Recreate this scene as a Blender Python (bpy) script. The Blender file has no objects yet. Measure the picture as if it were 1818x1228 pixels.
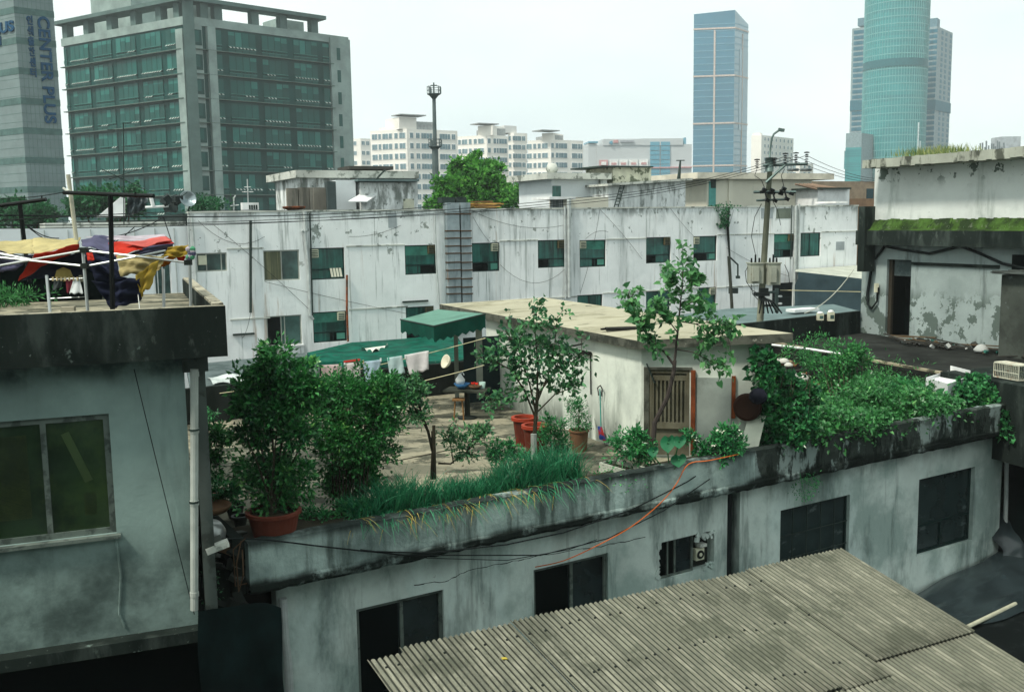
HAZE = 0.00038
import bpy, math, random
import numpy as np
from mathutils import Vector, Matrix
R_ = math.radians
scene = bpy.context.scene
COL = scene.collection
# ------------------------------------------------------------------ camera model (used to place things at real distances)
FPX, CX, CY = 1767.0, 909.0, 614.0
CAM = Vector((0, 0, 10.8))
PITCH, ROLL = math.atan(223 / FPX), R_(0.9)
_F = Vector((0, math.cos(PITCH), -math.sin(PITCH)))
_R0, _U0 = Vector((1, 0, 0)), Vector((0, math.sin(PITCH), math.cos(PITCH)))
_R = _R0 * math.cos(ROLL) - _U0 * math.sin(ROLL)
_U = _R0 * math.sin(ROLL) + _U0 * math.cos(ROLL)
def ray(x, y): return _F + _R * ((x - CX) / FPX) - _U * ((y - CY) / FPX)
def PY(x, y, Y):
    d = ray(x, y); return CAM + d * (Y / d.y)
def PZ(x, y, z):
    d = ray(x, y); return CAM + d * ((z - CAM.z) / d.z)
cam_data = bpy.data.cameras.new('camera'); cam = bpy.data.objects.new('camera', cam_data); COL.objects.link(cam)
cam.matrix_world = Matrix(((_R.x, _U.x, -_F.x, CAM.x), (_R.y, _U.y, -_F.y, CAM.y), (_R.z, _U.z, -_F.z, CAM.z), (0, 0, 0, 1)))
cam_data.sensor_width = 36; cam_data.lens = FPX * 36 / 1818; cam_data.clip_start = 0.2; cam_data.clip_end = 6000
scene.camera = cam

# ------------------------------------------------------------------ objects
WLOC = {}
def tag(o, label=None, cat=None, group=None, kind=None):
    if label: o['label'] = label
    if cat: o['category'] = cat
    if group: o['group'] = group
    if kind: o['kind'] = kind
    return o
def thing(name, label, cat, loc, group=None):
    o = bpy.data.objects.new(name, None); o.empty_display_size = .3
    COL.objects.link(o); o.location = Vector(loc); WLOC[o.name] = Vector(loc)
    return tag(o, label, cat, group)
class MB:
    def __init__(s): s.v = []; s.f = []; s.m = []; s.mi = 0
    def add(s, vs, fs, mi=None):
        n = len(s.v); s.v.extend([tuple(v) for v in vs]); mi = s.mi if mi is None else mi
        for f in fs: s.f.append(tuple(i + n for i in f)); s.m.append(mi)
    def poly(s, pts, mi=None): s.add(pts, [tuple(range(len(pts)))], mi)
    def box(s, o, a, b, c, mi=None):
        o, a, b, c = map(Vector, (o, a, b, c))
        vs = [o, o + a, o + a + b, o + b, o + c, o + a + c, o + a + b + c, o + b + c]
        fs = [(0, 3, 2, 1), (4, 5, 6, 7), (0, 1, 5, 4), (1, 2, 6, 5), (2, 3, 7, 6), (3, 0, 4, 7)]
        if a.cross(b).dot(c) < 0: fs = [f[::-1] for f in fs]
        s.add(vs, fs, mi)
    def cbox(s, c, sx, sy, sz, rot=0, mi=None, tilt=None):
        M = Matrix.Rotation(rot, 3, 'Z')
        if tilt: M = M @ Matrix.Rotation(tilt[0], 3, 'X') @ Matrix.Rotation(tilt[1], 3, 'Y')
        a, b, d = M @ Vector((sx, 0, 0)), M @ Vector((0, sy, 0)), M @ Vector((0, 0, sz))
        s.box(Vector(c) - (a + b + d) / 2, a, b, d, mi)
    def prism(s, pts, z0, z1, mi=None):
        """vertical prism over 2-D outline pts; z0 / z1 may be numbers or lists"""
        n = len(pts); Z0 = [z0] * n if not hasattr(z0, '__len__') else z0; Z1 = [z1] * n if not hasattr(z1, '__len__') else z1
        area = sum(pts[i][0] * pts[(i + 1) % n][1] - pts[(i + 1) % n][0] * pts[i][1] for i in range(n))
        if area < 0: pts = pts[::-1]; Z0 = Z0[::-1]; Z1 = Z1[::-1]
        vs = [(p[0], p[1], z) for p, z in zip(pts, Z0)] + [(p[0], p[1], z) for p, z in zip(pts, Z1)]
        fs = [tuple(range(n))[::-1], tuple(range(n, 2 * n))] + [(i, (i + 1) % n, n + (i + 1) % n, n + i) for i in range(n)]
        s.add(vs, fs, mi)
    def tube(s, pts, r, n=6, mi=None, cap=True):
        pts = [Vector(p) for p in pts]; rs = [r] * len(pts) if not hasattr(r, '__len__') else list(r)
        vs = []; up = None
        for i, p in enumerate(pts):
            d = (pts[min(i + 1, len(pts) - 1)] - pts[max(i - 1, 0)])
            if d.length < 1e-9: d = Vector((0, 0, 1))
            d.normalize()
            if up is None: up = Vector((0, 0, 1)) if abs(d.z) < .9 else Vector((1, 0, 0))
            a = d.cross(up); 
            if a.length < 1e-4: a = d.cross(Vector((.3, 1, .2)))
            a.normalize(); b = a.cross(d); up = b
            for k in range(n):
                t = 2 * math.pi * k / n; vs.append(p + (a * math.cos(t) + b * math.sin(t)) * rs[i])
        fs = []
        for i in range(len(pts) - 1):
            for k in range(n):
                fs.append((i * n + k, i * n + (k + 1) % n, (i + 1) * n + (k + 1) % n, (i + 1) * n + k))
        if cap: fs += [tuple(range(n)), tuple(range((len(pts) - 1) * n, len(pts) * n))[::-1]]
        s.add(vs, fs, mi)
    def lathe(s, c, prof, n=24, mi=None, axis=None, start=0):
        """prof: list of (radius, height)"""
        c = Vector(c); Q = Matrix.Identity(3) if axis is None else Vector((0, 0, 1)).rotation_difference(Vector(axis)).to_matrix()
        vs = [c + Q @ Vector((r * math.cos(2 * math.pi * k / n), r * math.sin(2 * math.pi * k / n), h)) for r, h in prof for k in range(n)]
        fs = [(i * n + k, i * n + (k + 1) % n, (i + 1) * n + (k + 1) % n, (i + 1) * n + k) for i in range(len(prof) - 1) for k in range(n)]
        s.add(vs, fs, mi)
    def grid(s, fn, nu, nv, mi=None, mif=None):
        vs = [fn(i / nu, j / nv) for j in range(nv + 1) for i in range(nu + 1)]
        n = len(s.v); s.v.extend([tuple(v) for v in vs])
        for j in range(nv):
            for i in range(nu):
                a = n + j * (nu + 1) + i
                s.f.append((a, a + 1, a + nu + 2, a + nu + 1)); s.m.append(mif(i / nu, j / nv) if mif else (s.mi if mi is None else mi))
    def build(s, name, mats, parent=None, smooth=False, loc=None):
        if not isinstance(mats, (list, tuple)): mats = [mats]
        V = np.array(s.v, dtype=np.float64).reshape(-1, 3)
        if parent is not None: L = WLOC[parent.name]
        elif loc is not None: L = Vector(loc)
        else:
            mn, mx = V.min(0), V.max(0); L = Vector(((mn[0] + mx[0]) / 2, (mn[1] + mx[1]) / 2, mn[2]))
        me = bpy.data.meshes.new(name); me.from_pydata((V - np.array(L)).tolist(), [], s.f)
        for m in mats: me.materials.append(m)
        if len(mats) > 1: me.polygons.foreach_set('material_index', s.m)
        if smooth: me.polygons.foreach_set('use_smooth', [True] * len(me.polygons))
        me.update()
        o = bpy.data.objects.new(name, me); COL.objects.link(o)
        if parent is not None: o.parent = parent
        else: o.location = L
        WLOC[o.name] = L.copy()
        return o
def copy_thing(o, delta, label=None, rot=None):
    c = o.copy(); COL.objects.link(c); c.location = o.location + Vector(delta)
    if label: c['label'] = label
    if rot is not None: c.rotation_euler = (0, 0, rot)
    for ch in list(o.children):
        d = ch.copy(); COL.objects.link(d); d.parent = c
        for g in list(ch.children):
            e = g.copy(); COL.objects.link(e); e.parent = d
    return c
class Fr:
    """a vertical plane: s runs along it, t points out of it towards the viewer, z up"""
    def __init__(f, o, ang):
        f.o = Vector((o[0], o[1])); a = R_(ang); f.u = Vector((math.cos(a), math.sin(a))); f.n = Vector((math.sin(a), -math.cos(a))); f.a = a
        f.u3 = Vector((f.u.x, f.u.y, 0)); f.n3 = Vector((f.n.x, f.n.y, 0))
    def pt(f, s, t, z): p = f.o + f.u * s + f.n * t; return Vector((p.x, p.y, z))
    def hit(f, x, y, t=0):
        d = ray(x, y); q = f.o + f.n * t; k = ((q.x - CAM.x) * f.n.x + (q.y - CAM.y) * f.n.y) / (d.x * f.n.x + d.y * f.n.y)
        return CAM + d * k
    def st(f, x, y, t=0):
        p = f.hit(x, y, t); return ((p.x - f.o.x) * f.u.x + (p.y - f.o.y) * f.u.y, p.z)
    def rect(f, x0, y0, x1, y1, t=0):
        xm, ym = (x0 + x1) / 2, (y0 + y1) / 2
        return (f.st(x0, ym, t)[0], f.st(x1, ym, t)[0], f.st(xm, y1, t)[1], f.st(xm, y0, t)[1])
    def box(f, mb, s0, s1, t0, t1, z0, z1, mi=None):
        mb.box(f.pt(s0, t0, z0), f.u3 * (s1 - s0), f.n3 * (t1 - t0), Vector((0, 0, z1 - z0)), mi)
    def quad(f, mb, s0, s1, z0, z1, t=0, mi=None):
        mb.poly([f.pt(s0, t, z0), f.pt(s1, t, z0), f.pt(s1, t, z1), f.pt(s0, t, z1)], mi)
def wall_sheet(mb, fr, s0, s1, z0, z1, holes, t=0, depth=.16, mi=None, sub=0):
    """front sheet with openings and their reveals; zf = top may slope with zt(s)"""
    S = sorted({s0, s1} | {max(s0, min(s1, h[0])) for h in holes} | {max(s0, min(s1, h[1])) for h in holes})
    Z = sorted({z0, z1} | {max(z0, min(z1, h[2])) for h in holes} | {max(z0, min(z1, h[3])) for h in holes})
    for a, b in zip(S, S[1:]):
        for c, d in zip(Z, Z[1:]):
            sm, zm = (a + b) / 2, (c + d) / 2
            if any(h[0] < sm < h[1] and h[2] < zm < h[3] for h in holes): continue
            fr.quad(mb, a, b, c, d, t, mi)
    for h in list(holes):
        a, b, c, d = h[:4]; P = lambda s, z, q: fr.pt(s, q, z)
        for (p, q) in (((a, c), (b, c)), ((b, c), (b, d)), ((b, d), (a, d)), ((a, d), (a, c))):
            mb.poly([P(p[0], p[1], t), P(q[0], q[1], t), P(q[0], q[1], t - depth), P(p[0], p[1], t - depth)][::-1], mi)
    for (p, q) in (((s0, z0), (s1, z0)), ((s1, z0), (s1, z1)), ((s1, z1), (s0, z1)), ((s0, z1), (s0, z0))):
        mb.poly([fr.pt(p[0], t, p[1]), fr.pt(q[0], t, q[1]), fr.pt(q[0], t - depth, q[1]), fr.pt(p[0], t - depth, p[1])], mi)
def window(parent, fr, rc, fmat, pmat, mull=(), rail=(), low=(), t=0, w=.05, rec=.05, name='window', label=None, back=None, open_=None, sill=None):
    """framed window in an opening. mull: fractions along s above the lowest rail; low: fractions below it; rail: fractions in z"""
    a, b, c, d = rc[:4]; T0, T1 = t - rec - .06, t - rec
    m = MB()
    fr.box(m, a, b, T0, T1, c, c + w); fr.box(m, a, b, T0, T1, d - w, d)
    fr.box(m, a, a + w, T0, T1, c + w, d - w); fr.box(m, b - w, b, T0, T1, c + w, d - w)
    zr = [c + (d - c) * r for r in rail]; zl = max(zr) if zr else c + w
    for z in zr: fr.box(m, a + w, b - w, T0 + .004, T1 - .004, z - w * .45, z + w * .45)
    for k in mull:
        s = a + (b - a) * k; fr.box(m, s - w * .45, s + w * .45, T0 + .008, T1 - .008, (zl + w * .45) if zr else c + w, d - w)
    for k in low:
        s = a + (b - a) * k; fr.box(m, s - w * .4, s + w * .4, T0 + .008, T1 - .008, c + w, zl - w * .45)
    o = m.build(name, fmat, parent)
    if label: o['label'] = label
    g = MB(); fr.quad(g, a + w * .5, b - w * .5, c + w * .5, d - w * .5, T0 + .02)
    g.build('pane', pmat, o)
    if sill:
        q = MB(); fr.box(q, a - .06, b + .06, t - rec, t + .07, c - .07, c - .003); q.build('sill', sill, o)
    return o

# ------------------------------------------------------------------ materials
MATS = {}
def _nt(name):
    m = bpy.data.materials.new(name); m.use_nodes = True; nt = m.node_tree; nt.nodes.clear()
    return m, nt, nt.nodes, nt.links
def c4(c): return (c[0], c[1], c[2], 1)
def M(name, col, rough=.8, layers=(), var=.12, vs=1.3, metal=0, spec=.05, bump=.0, bs=18, coord='pos', trans=0, island=0):
    if name in MATS: return MATS[name]
    m, nt, N, L = _nt(name)
    out = N.new('ShaderNodeOutputMaterial'); b = N.new('ShaderNodeBsdfPrincipled')
    b.inputs['Roughness'].default_value = rough; b.inputs['Metallic'].default_value = metal; b.inputs['Specular IOR Level'].default_value = spec
    geo = N.new('ShaderNodeNewGeometry')
    if coord == 'pos': P = geo.outputs['Position']
    else: P = N.new('ShaderNodeTexCoord').outputs['Object']
    sep = N.new('ShaderNodeSeparateXYZ'); L.new(P, sep.inputs[0])
    def noise(scale, st=(1, 1, 1), detail=5, rgh=.6, off=0, rot=None):
        mp = N.new('ShaderNodeMapping')
        if rot is not None: mp.vector_type = 'TEXTURE'; mp.inputs['Rotation'].default_value = (0, 0, rot)
        mp.inputs['Scale'].default_value = st; mp.inputs['Location'].default_value = (off, off * 1.7, off * .6)
        L.new(P, mp.inputs[0]); n = N.new('ShaderNodeTexNoise'); n.inputs['Scale'].default_value = scale; n.inputs['Detail'].default_value = detail
        n.inputs['Roughness'].default_value = rgh; L.new(mp.outputs[0], n.inputs['Vector']); return n.outputs['Fac']
    def rng(v, a, c, x=0., y=1.):
        r = N.new('ShaderNodeMapRange'); r.interpolation_type = 'SMOOTHSTEP'; r.inputs['From Min'].default_value = a; r.inputs['From Max'].default_value = c
        r.inputs['To Min'].default_value = x; r.inputs['To Max'].default_value = y; L.new(v, r.inputs[0]); return r.outputs[0]
    def mth(op, a, c):
        k = N.new('ShaderNodeMath'); k.operation = op
        for i, q in enumerate((a, c)):
            if isinstance(q, (int, float)): k.inputs[i].default_value = q
            else: L.new(q, k.inputs[i])
        return k.outputs[0]
    def mix(f, a, c):
        x = N.new('ShaderNodeMix'); x.data_type = 'RGBA'
        if isinstance(f, (int, float)): x.inputs[0].default_value = f
        else: L.new(f, x.inputs[0])
        for i, q in ((6, a), (7, c)):
            if isinstance(q, tuple): x.inputs[i].default_value = q
            else: L.new(q, x.inputs[i])
        return x.outputs[2]
    dk = tuple(x * (1 - var * 1.6) for x in col); lt = tuple(min(1, x * (1 + var)) for x in col)
    c = mix(rng(noise(vs, detail=8), .32, .68), c4(dk), c4(lt))
    if island:
        ri = mix(geo.outputs['Random Per Island'], c4(tuple(x * (1 - island) for x in col)), c4(tuple(min(1, x * (1 + island)) for x in col)))
        c = mix(.55, c, ri)
    for i, ly in enumerate(layers):
        f = rng(noise(ly.get('s', 1), ly.get('st', (1, 1, 1)), ly.get('d', 6), ly.get('r', .65), 3.1 + i * 7.7, ly.get('rot')), ly['lo'], ly['hi'])
        if 'z' in ly:
            za, zb = ly['z']; nz = noise(ly.get('zs', 1.5), (1, 1, .3), 4, .6, 11 + i)
            zz = mth('ADD', sep.outputs['Z'], mth('MULTIPLY', mth('SUBTRACT', nz, .5), ly.get('zn', .8)))
            zf = rng(zz, min(za, zb), max(za, zb), 0. if zb > za else 1., 1. if zb > za else 0.)
            f = mth('MULTIPLY', f, zf)
        f = mth('MULTIPLY', f, ly.get('k', 1.))
        c = mix(f, c, c4(ly['c']))
    L.new(c, b.inputs['Base Color'])
    if bump:
        bp = N.new('ShaderNodeBump'); bp.inputs['Strength'].default_value = bump; bp.inputs['Distance'].default_value = .02
        L.new(noise(bs, detail=6), bp.inputs['Height']); L.new(bp.outputs[0], b.inputs['Normal'])
    sh = b.outputs[0]
    if trans:
        t = N.new('ShaderNodeBsdfTranslucent'); L.new(c, t.inputs[0]); ms = N.new('ShaderNodeMixShader'); ms.inputs[0].default_value = trans
        L.new(sh, ms.inputs[1]); L.new(t.outputs[0], ms.inputs[2]); sh = ms.outputs[0]
    L.new(sh, out.inputs['Surface']); MATS[name] = m
    return m
def leafmat(name, dark, light, trans=.35, rough=.45, tip=None):
    if name in MATS: return MATS[name]
    light = tuple(x * 1.3 for x in light); tip = tip and tuple(min(.8, x * 1.2) for x in tip)
    m, nt, N, L = _nt(name); out = N.new('ShaderNodeOutputMaterial'); b = N.new('ShaderNodeBsdfPrincipled')
    b.inputs['Roughness'].default_value = rough; b.inputs['Specular IOR Level'].default_value = .35
    g = N.new('ShaderNodeNewGeometry'); n = N.new('ShaderNodeTexNoise'); n.inputs['Scale'].default_value = 1.6; L.new(g.outputs['Position'], n.inputs['Vector'])
    a = N.new('ShaderNodeMath'); a.operation = 'ADD'; L.new(g.outputs['Random Per Island'], a.inputs[0]); L.new(n.outputs['Fac'], a.inputs[1])
    r = N.new('ShaderNodeValToRGB'); r.color_ramp.elements[0].position = .3; r.color_ramp.elements[1].position = 1.3 / 1.0 if False else 1.0
    h = N.new('ShaderNodeMath'); h.operation = 'MULTIPLY'; h.inputs[1].default_value = .62; L.new(a.outputs[0], h.inputs[0]); L.new(h.outputs[0], r.inputs[0])
    r.color_ramp.elements[0].color = c4(dark); r.color_ramp.elements[1].color = c4(light)
    if tip:
        e = r.color_ramp.elements.new(.93); e.color = c4(light); r.color_ramp.elements[-1].color = c4(tip)
    L.new(r.outputs[0], b.inputs['Base Color']); t = N.new('ShaderNodeBsdfTranslucent'); L.new(r.outputs[0], t.inputs[0])
    ms = N.new('ShaderNodeMixShader'); ms.inputs[0].default_value = trans; L.new(b.outputs[0], ms.inputs[1]); L.new(t.outputs[0], ms.inputs[2])
    L.new(ms.outputs[0], out.inputs['Surface']); MATS[name] = m; return m

# ------------------------------------------------------------------ foliage
def leaves(mb, P, D, length, width, rng, heart=False, fold=.18, up=.7, mi=None):
    """P base points, D growth directions; each leaf is a small folded blade"""
    n = len(P)
    if n == 0: return
    D = D / (np.linalg.norm(D, axis=1, keepdims=True) + 1e-9)
    Nn = rng.normal(0, .55, (n, 3)); Nn[:, 2] += up
    S = np.cross(D, Nn); S /= (np.linalg.norm(S, axis=1, keepdims=True) + 1e-9); Nn = np.cross(S, D)
    Ls = (length * rng.uniform(.45, 1.3, n))[:, None]; Ws = (width * rng.uniform(.7, 1.15, n))[:, None]
    if heart:
        q = [(0, 0, 0), (-.12, .5, .6), (.35, .5, .8), (1, 0, -.2), (.35, -.5, .8), (-.12, -.5, .6)]
        V = np.stack([P + D * Ls * a + S * Ws * b + Nn * Ws * fold * c for a, b, c in q], 1).reshape(-1, 3)
        fs = [(0, 3, 2, 1), (0, 5, 4, 3)]; k = 6
    else:
        q = [(0, 0, 0), (.45, .5, 1), (1, 0, -.4), (.45, -.5, 1)]
        V = np.stack([P + D * Ls * a + S * Ws * b + Nn * Ws * fold * c for a, b, c in q], 1).reshape(-1, 3)
        fs = [(0, 2, 1), (0, 3, 2)]; k = 4
    base = len(mb.v); mb.v.extend(map(tuple, V.tolist())); mi = mb.mi if mi is None else mi
    for i in range(n):
        o = base + i * k
        for f in fs: mb.f.append(tuple(o + j for j in f)); mb.m.append(mi)
def bush(mb, c, rad, n, L, W, seed, clumps=40, cr=.28, shell=.55, heart=False, zmin=None, up=.7, mi=None, power=1.):
    rng = np.random.default_rng(seed); c = np.array(c, float); rad = np.array(rad, float)
    d = rng.normal(size=(clumps, 3)); d /= np.linalg.norm(d, axis=1, keepdims=True)
    r = shell + (1 - shell) * rng.random(clumps) ** power
    K = c + d * rad * r[:, None] * (1 + .15 * rng.normal(size=(clumps, 1)))
    cs = rng.uniform(.6, 1.35, clumps)
    idx = rng.integers(0, clumps, n)
    off = rng.normal(size=(n, 3)) * cr * cs[idx][:, None] * rad.mean() * .62
    P = K[idx] + off
    D = off / (rad.mean() * cr) + (P - c) / rad * .6 + rng.normal(0, .4, (n, 3)); D[:, 2] += .1
    if zmin is not None: k = P[:, 2] > zmin; P, D = P[k], D[k]
    leaves(mb, P, D, L, W, rng, heart, up=up, mi=mi)
    return K
def sag(a, b, d, n=14):
    a, b = Vector(a), Vector(b)
    return [a.lerp(b, i / n) - Vector((0, 0, 4 * d * (i / n) * (1 - i / n))) for i in range(n + 1)]
def twig_tree(mb_wood, mb_leaf, branches, L, W, seed, per=26, sub=7, spread=.5, heart=False, droop=-.2, twr=.006, tail=.45):
    """branches: list of (points, r0, r1). grows side twigs with leaves along the outer part of each"""
    rng = np.random.default_rng(seed)
    for pts, r0, r1 in branches:
        pts = [Vector(p) for p in pts]; n = len(pts)
        mb_wood.tube(pts, [r0 + (r1 - r0) * i / (n - 1) for i in range(n)], 6)
        for k in range(sub):
            t = tail + (1 - tail) * (k + rng.random()) / sub; x = t * (n - 1); i = min(int(x), n - 2); p = pts[i].lerp(pts[i + 1], x - i)
            ax = (pts[i + 1] - pts[i]).normalized(); d = Vector(rng.normal(size=3)); d = (d - ax * d.dot(ax)).normalized()
            d = (d + ax * .55 + Vector((0, 0, .25))).normalized(); ln = spread * rng.uniform(.5, 1.1)
            q = p + d * ln * .5 + Vector((0, 0, .03)); e = p + d * ln + Vector((0, 0, droop * ln * .3))
            mb_wood.tube([p, q, e], [max(twr, r1 * .7), twr, twr * .5], 4)
            m = max(3, int(per * rng.uniform(.6, 1.3)))
            tt = rng.random(m) ** .7; A, B = np.array(p), np.array(e)
            P = A + (B - A) * tt[:, None] + rng.normal(0, L * .5, (m, 3)); D = rng.normal(0, .7, (m, 3)) + np.array(d) * .6; D[:, 2] += droop
            leaves(mb_leaf, P, D, L, W, rng, heart)
# ------------------------------------------------------------------ world, sun, ground, haze
SUN_EL, SUN_AZ = 55, -130          # azimuth measured from +Y (ahead) towards +X (right)
w = bpy.data.worlds.new('World'); scene.world = w; w.use_nodes = True
nt = w.node_tree; nt.nodes.clear(); N, L = nt.nodes, nt.links
wo = N.new('ShaderNodeOutputWorld'); bg = N.new('ShaderNodeBackground'); bg.inputs['Strength'].default_value = .1
sky = N.new('ShaderNodeTexSky'); sky.sky_type = 'NISHITA'; sky.sun_disc = False; sky.sun_elevation = R_(SUN_EL); sky.sun_rotation = R_(SUN_AZ); sky.dust_density = 3
tc = N.new('ShaderNodeTexCoord'); mp = N.new('ShaderNodeMapping'); mp.inputs['Scale'].default_value = (1, 1, 2.5)
cn = N.new('ShaderNodeTexNoise'); cn.inputs['Scale'].default_value = 2.2; cn.inputs['Detail'].default_value = 7; cn.inputs['Roughness'].default_value = .5
L.new(tc.outputs['Generated'], mp.inputs[0]); L.new(mp.outputs[0], cn.inputs['Vector'])
cr = N.new('ShaderNodeValToRGB'); cr.color_ramp.elements[0].position = .36; cr.color_ramp.elements[1].position = .62
cr.color_ramp.elements[0].color = (7.1, 8.1, 8.2, 1); cr.color_ramp.elements[1].color = (9.3, 10.25, 9.75, 1); L.new(cn.outputs['Fac'], cr.inputs[0])
mx = N.new('ShaderNodeMix'); mx.data_type = 'RGBA'; mx.inputs[0].default_value = .93; L.new(sky.outputs[0], mx.inputs[6]); L.new(cr.outputs[0], mx.inputs[7])
L.new(mx.outputs[2], bg.inputs['Color']); L.new(bg.outputs[0], wo.inputs[0])
sun = bpy.data.lights.new('sun', 'SUN'); sun.energy = 3.3; sun.angle = R_(8); sun.color = (1, .95, .84)
so = bpy.data.objects.new('sun', sun); COL.objects.link(so)
sd = Vector((math.cos(R_(SUN_EL)) * math.sin(R_(SUN_AZ)), math.cos(R_(SUN_EL)) * math.cos(R_(SUN_AZ)), math.sin(R_(SUN_EL))))
so.rotation_euler = sd.to_track_quat('Z', 'Y').to_euler()
vs_ = scene.view_settings; vs_.view_transform = 'Standard'; vs_.look = 'None'; vs_.exposure = 0.35; vs_.gamma = 1
scene.cycles.max_bounces = 6; scene.cycles.diffuse_bounces = 3; scene.cycles.volume_bounces = 1; scene.cycles.use_adaptive_sampling = True

asphalt = M('asphalt', (.045, .05, .05), .9, vs=.4)
m = MB(); m.poly([(-1500, -200, 0), (1500, -200, 0), (1500, 1400, 0), (-1500, 1400, 0)]); tag(m.build('ground', asphalt), kind='structure')
def haze(dens, colr):
    mm = bpy.data.materials.new('haze'); mm.use_nodes = True; t = mm.node_tree; t.nodes.clear(); o = t.nodes.new('ShaderNodeOutputMaterial')
    v = t.nodes.new('ShaderNodeVolumePrincipled'); v.inputs['Density'].default_value = dens; v.inputs['Color'].default_value = c4(colr); v.inputs['Anisotropy'].default_value = .2
    t.links.new(v.outputs[0], o.inputs['Volume'])
    b = MB(); b.box((-1520, -220, -1), (3040, 0, 0), (0, 1640, 0), (0, 0, 261)); tag(b.build('haze', mm), kind='stuff')
haze(HAZE, (.93, 1.0, 1.0))

# ------------------------------------------------------------------ helpers for far blocks
def two_face(xc, yc, Y, xl, xr, angL, angR):
    c = PY(xc, yc, Y); fl, fr = Fr((c.x, c.y), angL), Fr((c.x, c.y), angR)
    return fl, fr, fl.st(xl, yc)[0], fr.st(xr, yc)[0], c
def foot(fl, fr, sl, sr, off=0):
    c = fl.o; a = c + fl.u * sl; b = c + fr.u * sr
    return [tuple(a), tuple(c), tuple(b), tuple(a + b - c)]
def many(parent, quads, mats, name='window', nmax=100):
    """quads: list of functions drawing one window; the first nmax are parts of their own"""
    rest = MB()
    for i, q in enumerate(quads):
        if i < nmax: mb = MB(); q(mb); mb.build(name, mats, parent)
        else: q(rest)
    if rest.v: o = rest.build(name + '_rows', mats, parent); o['kind'] = 'stuff'

# ---- green glass office block
g_dark = M('office_column_glass', (.003, .052, .046), .4, spec=.1, var=.2, vs=.2)
g_pane = M('office_glass', (.004, .075, .064), .3, spec=.2, var=.35, vs=.12, island=.45)
g_mull = M('office_mullion', (.05, .16, .14), .5)
g_vent = M('office_vent_glass', (.42, .5, .46), .25, spec=.8, island=.5)
stone = M('pale_granite', (.25, .32, .3), .7, vs=.3, var=.15, layers=[dict(c=(.28, .33, .31), s=.35, lo=.5, hi=.75, k=.4)])
stone_d = M('grey_granite', (.1, .155, .145), .7, vs=.3)
ledge_m = M('ledge_metal', (.1, .15, .13), .6)
fl, fr, sl, sr, c = two_face(330, 28, 170, 105, 617, -33, 43)
zt = c.z; fh = 4.0
office = thing('office_building', 'green glass office block with pale stone piers and an open beam frame on its roof', 'office building', (c.x, c.y, 0))
m = MB(); F4 = foot(fl, fr, sl, sr); cx_ = sum(p[0] for p in F4) / 4; cy_ = sum(p[1] for p in F4) / 4
m.prism([(cx_ + (p[0] - cx_) * .985, cy_ + (p[1] - cy_) * .985) for p in F4], 0, zt - .6); m.build('core', g_dark, office)
m = MB(); m.prism(F4, zt - 1.35, zt); m.build('cornice', stone, office)
NF = 11; z_f = [zt - 1.35 - fh * k for k in range(NF + 1)]
def S_(f, px, y=150): return f.st(px, y)[0]
RB_ = [(385, 398, 1), (409, 458, 4), (468, 513, 4), (524, 566, 4), (575, 587, 1)]
LB_ = [(108, 121, 2), (128, 160, 4), (168, 201, 4), (209, 244, 4), (253, 289, 4), (298, 316, 2)]
rngo = random.Random(4)
def office_bay(f, a, b, n, z1, seed):
    rr = random.Random(seed)
    def q(mb):
        z0 = z1 - fh
        for i in range(n):
            x0 = a + (b - a) * i / n + .06; x1 = a + (b - a) * (i + 1) / n - .06
            blind = rr.random()
            if blind < .45:
                zc = z1 - .35 - rr.choice((.6, .9, 1.2, 2.3)); f.quad(mb, x0, x1, zc, z1 - .35, -.1, 1); f.quad(mb, x0, x1, z0 + 1.35, zc, -.1, 0)
            else: f.quad(mb, x0, x1, z0 + 1.35, z1 - .35, -.1, 0)
            f.quad(mb, x0, x1, z0 + .1, z0 + .75, -.1, 0)
        f.box(mb, a, b, -.16, -.03, z0 + 1.22, z0 + 1.36, 2); f.box(mb, a, b, -.16, -.03, z0 + .74, z0 + .86, 2)
        nv = max(2, n * 2); mode = rr.random(); st = rr.randrange(nv)
        for i in range(nv):
            x0 = a + (b - a) * i / nv + .16; x1 = a + (b - a) * (i + 1) / nv - .16
            op = mode < .42 or (mode < .72 and abs(i - st) < 2)
            f.quad(mb, x0, x1, z0 + .86, z0 + 1.22, -.1, 4)
            if op: mb.poly([f.pt(x0, -.05, z0 + 1.2), f.pt(x0, .32, z0 + .92), f.pt(x1, .32, z0 + .92), f.pt(x1, -.05, z0 + 1.2)], 3)
            else: f.quad(mb, x0 + .1, x1 - .1, z0 + .92, z0 + 1.16, -.05, 0)
    return q
g_blind = M('office_blind', (.02, .14, .12), .4, spec=.2, island=.4)
qs = []
for k in range(NF):
    for f, B in ((fr, RB_), (fl, LB_)):
        for (x0, x1, n) in B: qs.append(office_bay(f, max(S_(f, x0), sl + .4) if f is fl else S_(f, x0), S_(f, x1), n, z_f[k], len(qs)))
many(office, qs, [g_pane, g_blind, g_mull, g_vent, g_dark], 'window')
for k in range(1, NF + 1):
    m = MB(); f = fr; f.box(m, S_(f, 345), S_(f, 592), -.2, .5, z_f[k] + .08, z_f[k] + .22); m.build('ledge', ledge_m, office)
    m = MB(); f = fl; f.box(m, sl, -1.2, -.2, .5, z_f[k] + .08, z_f[k] + .22); m.build('ledge', ledge_m, office)
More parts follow.
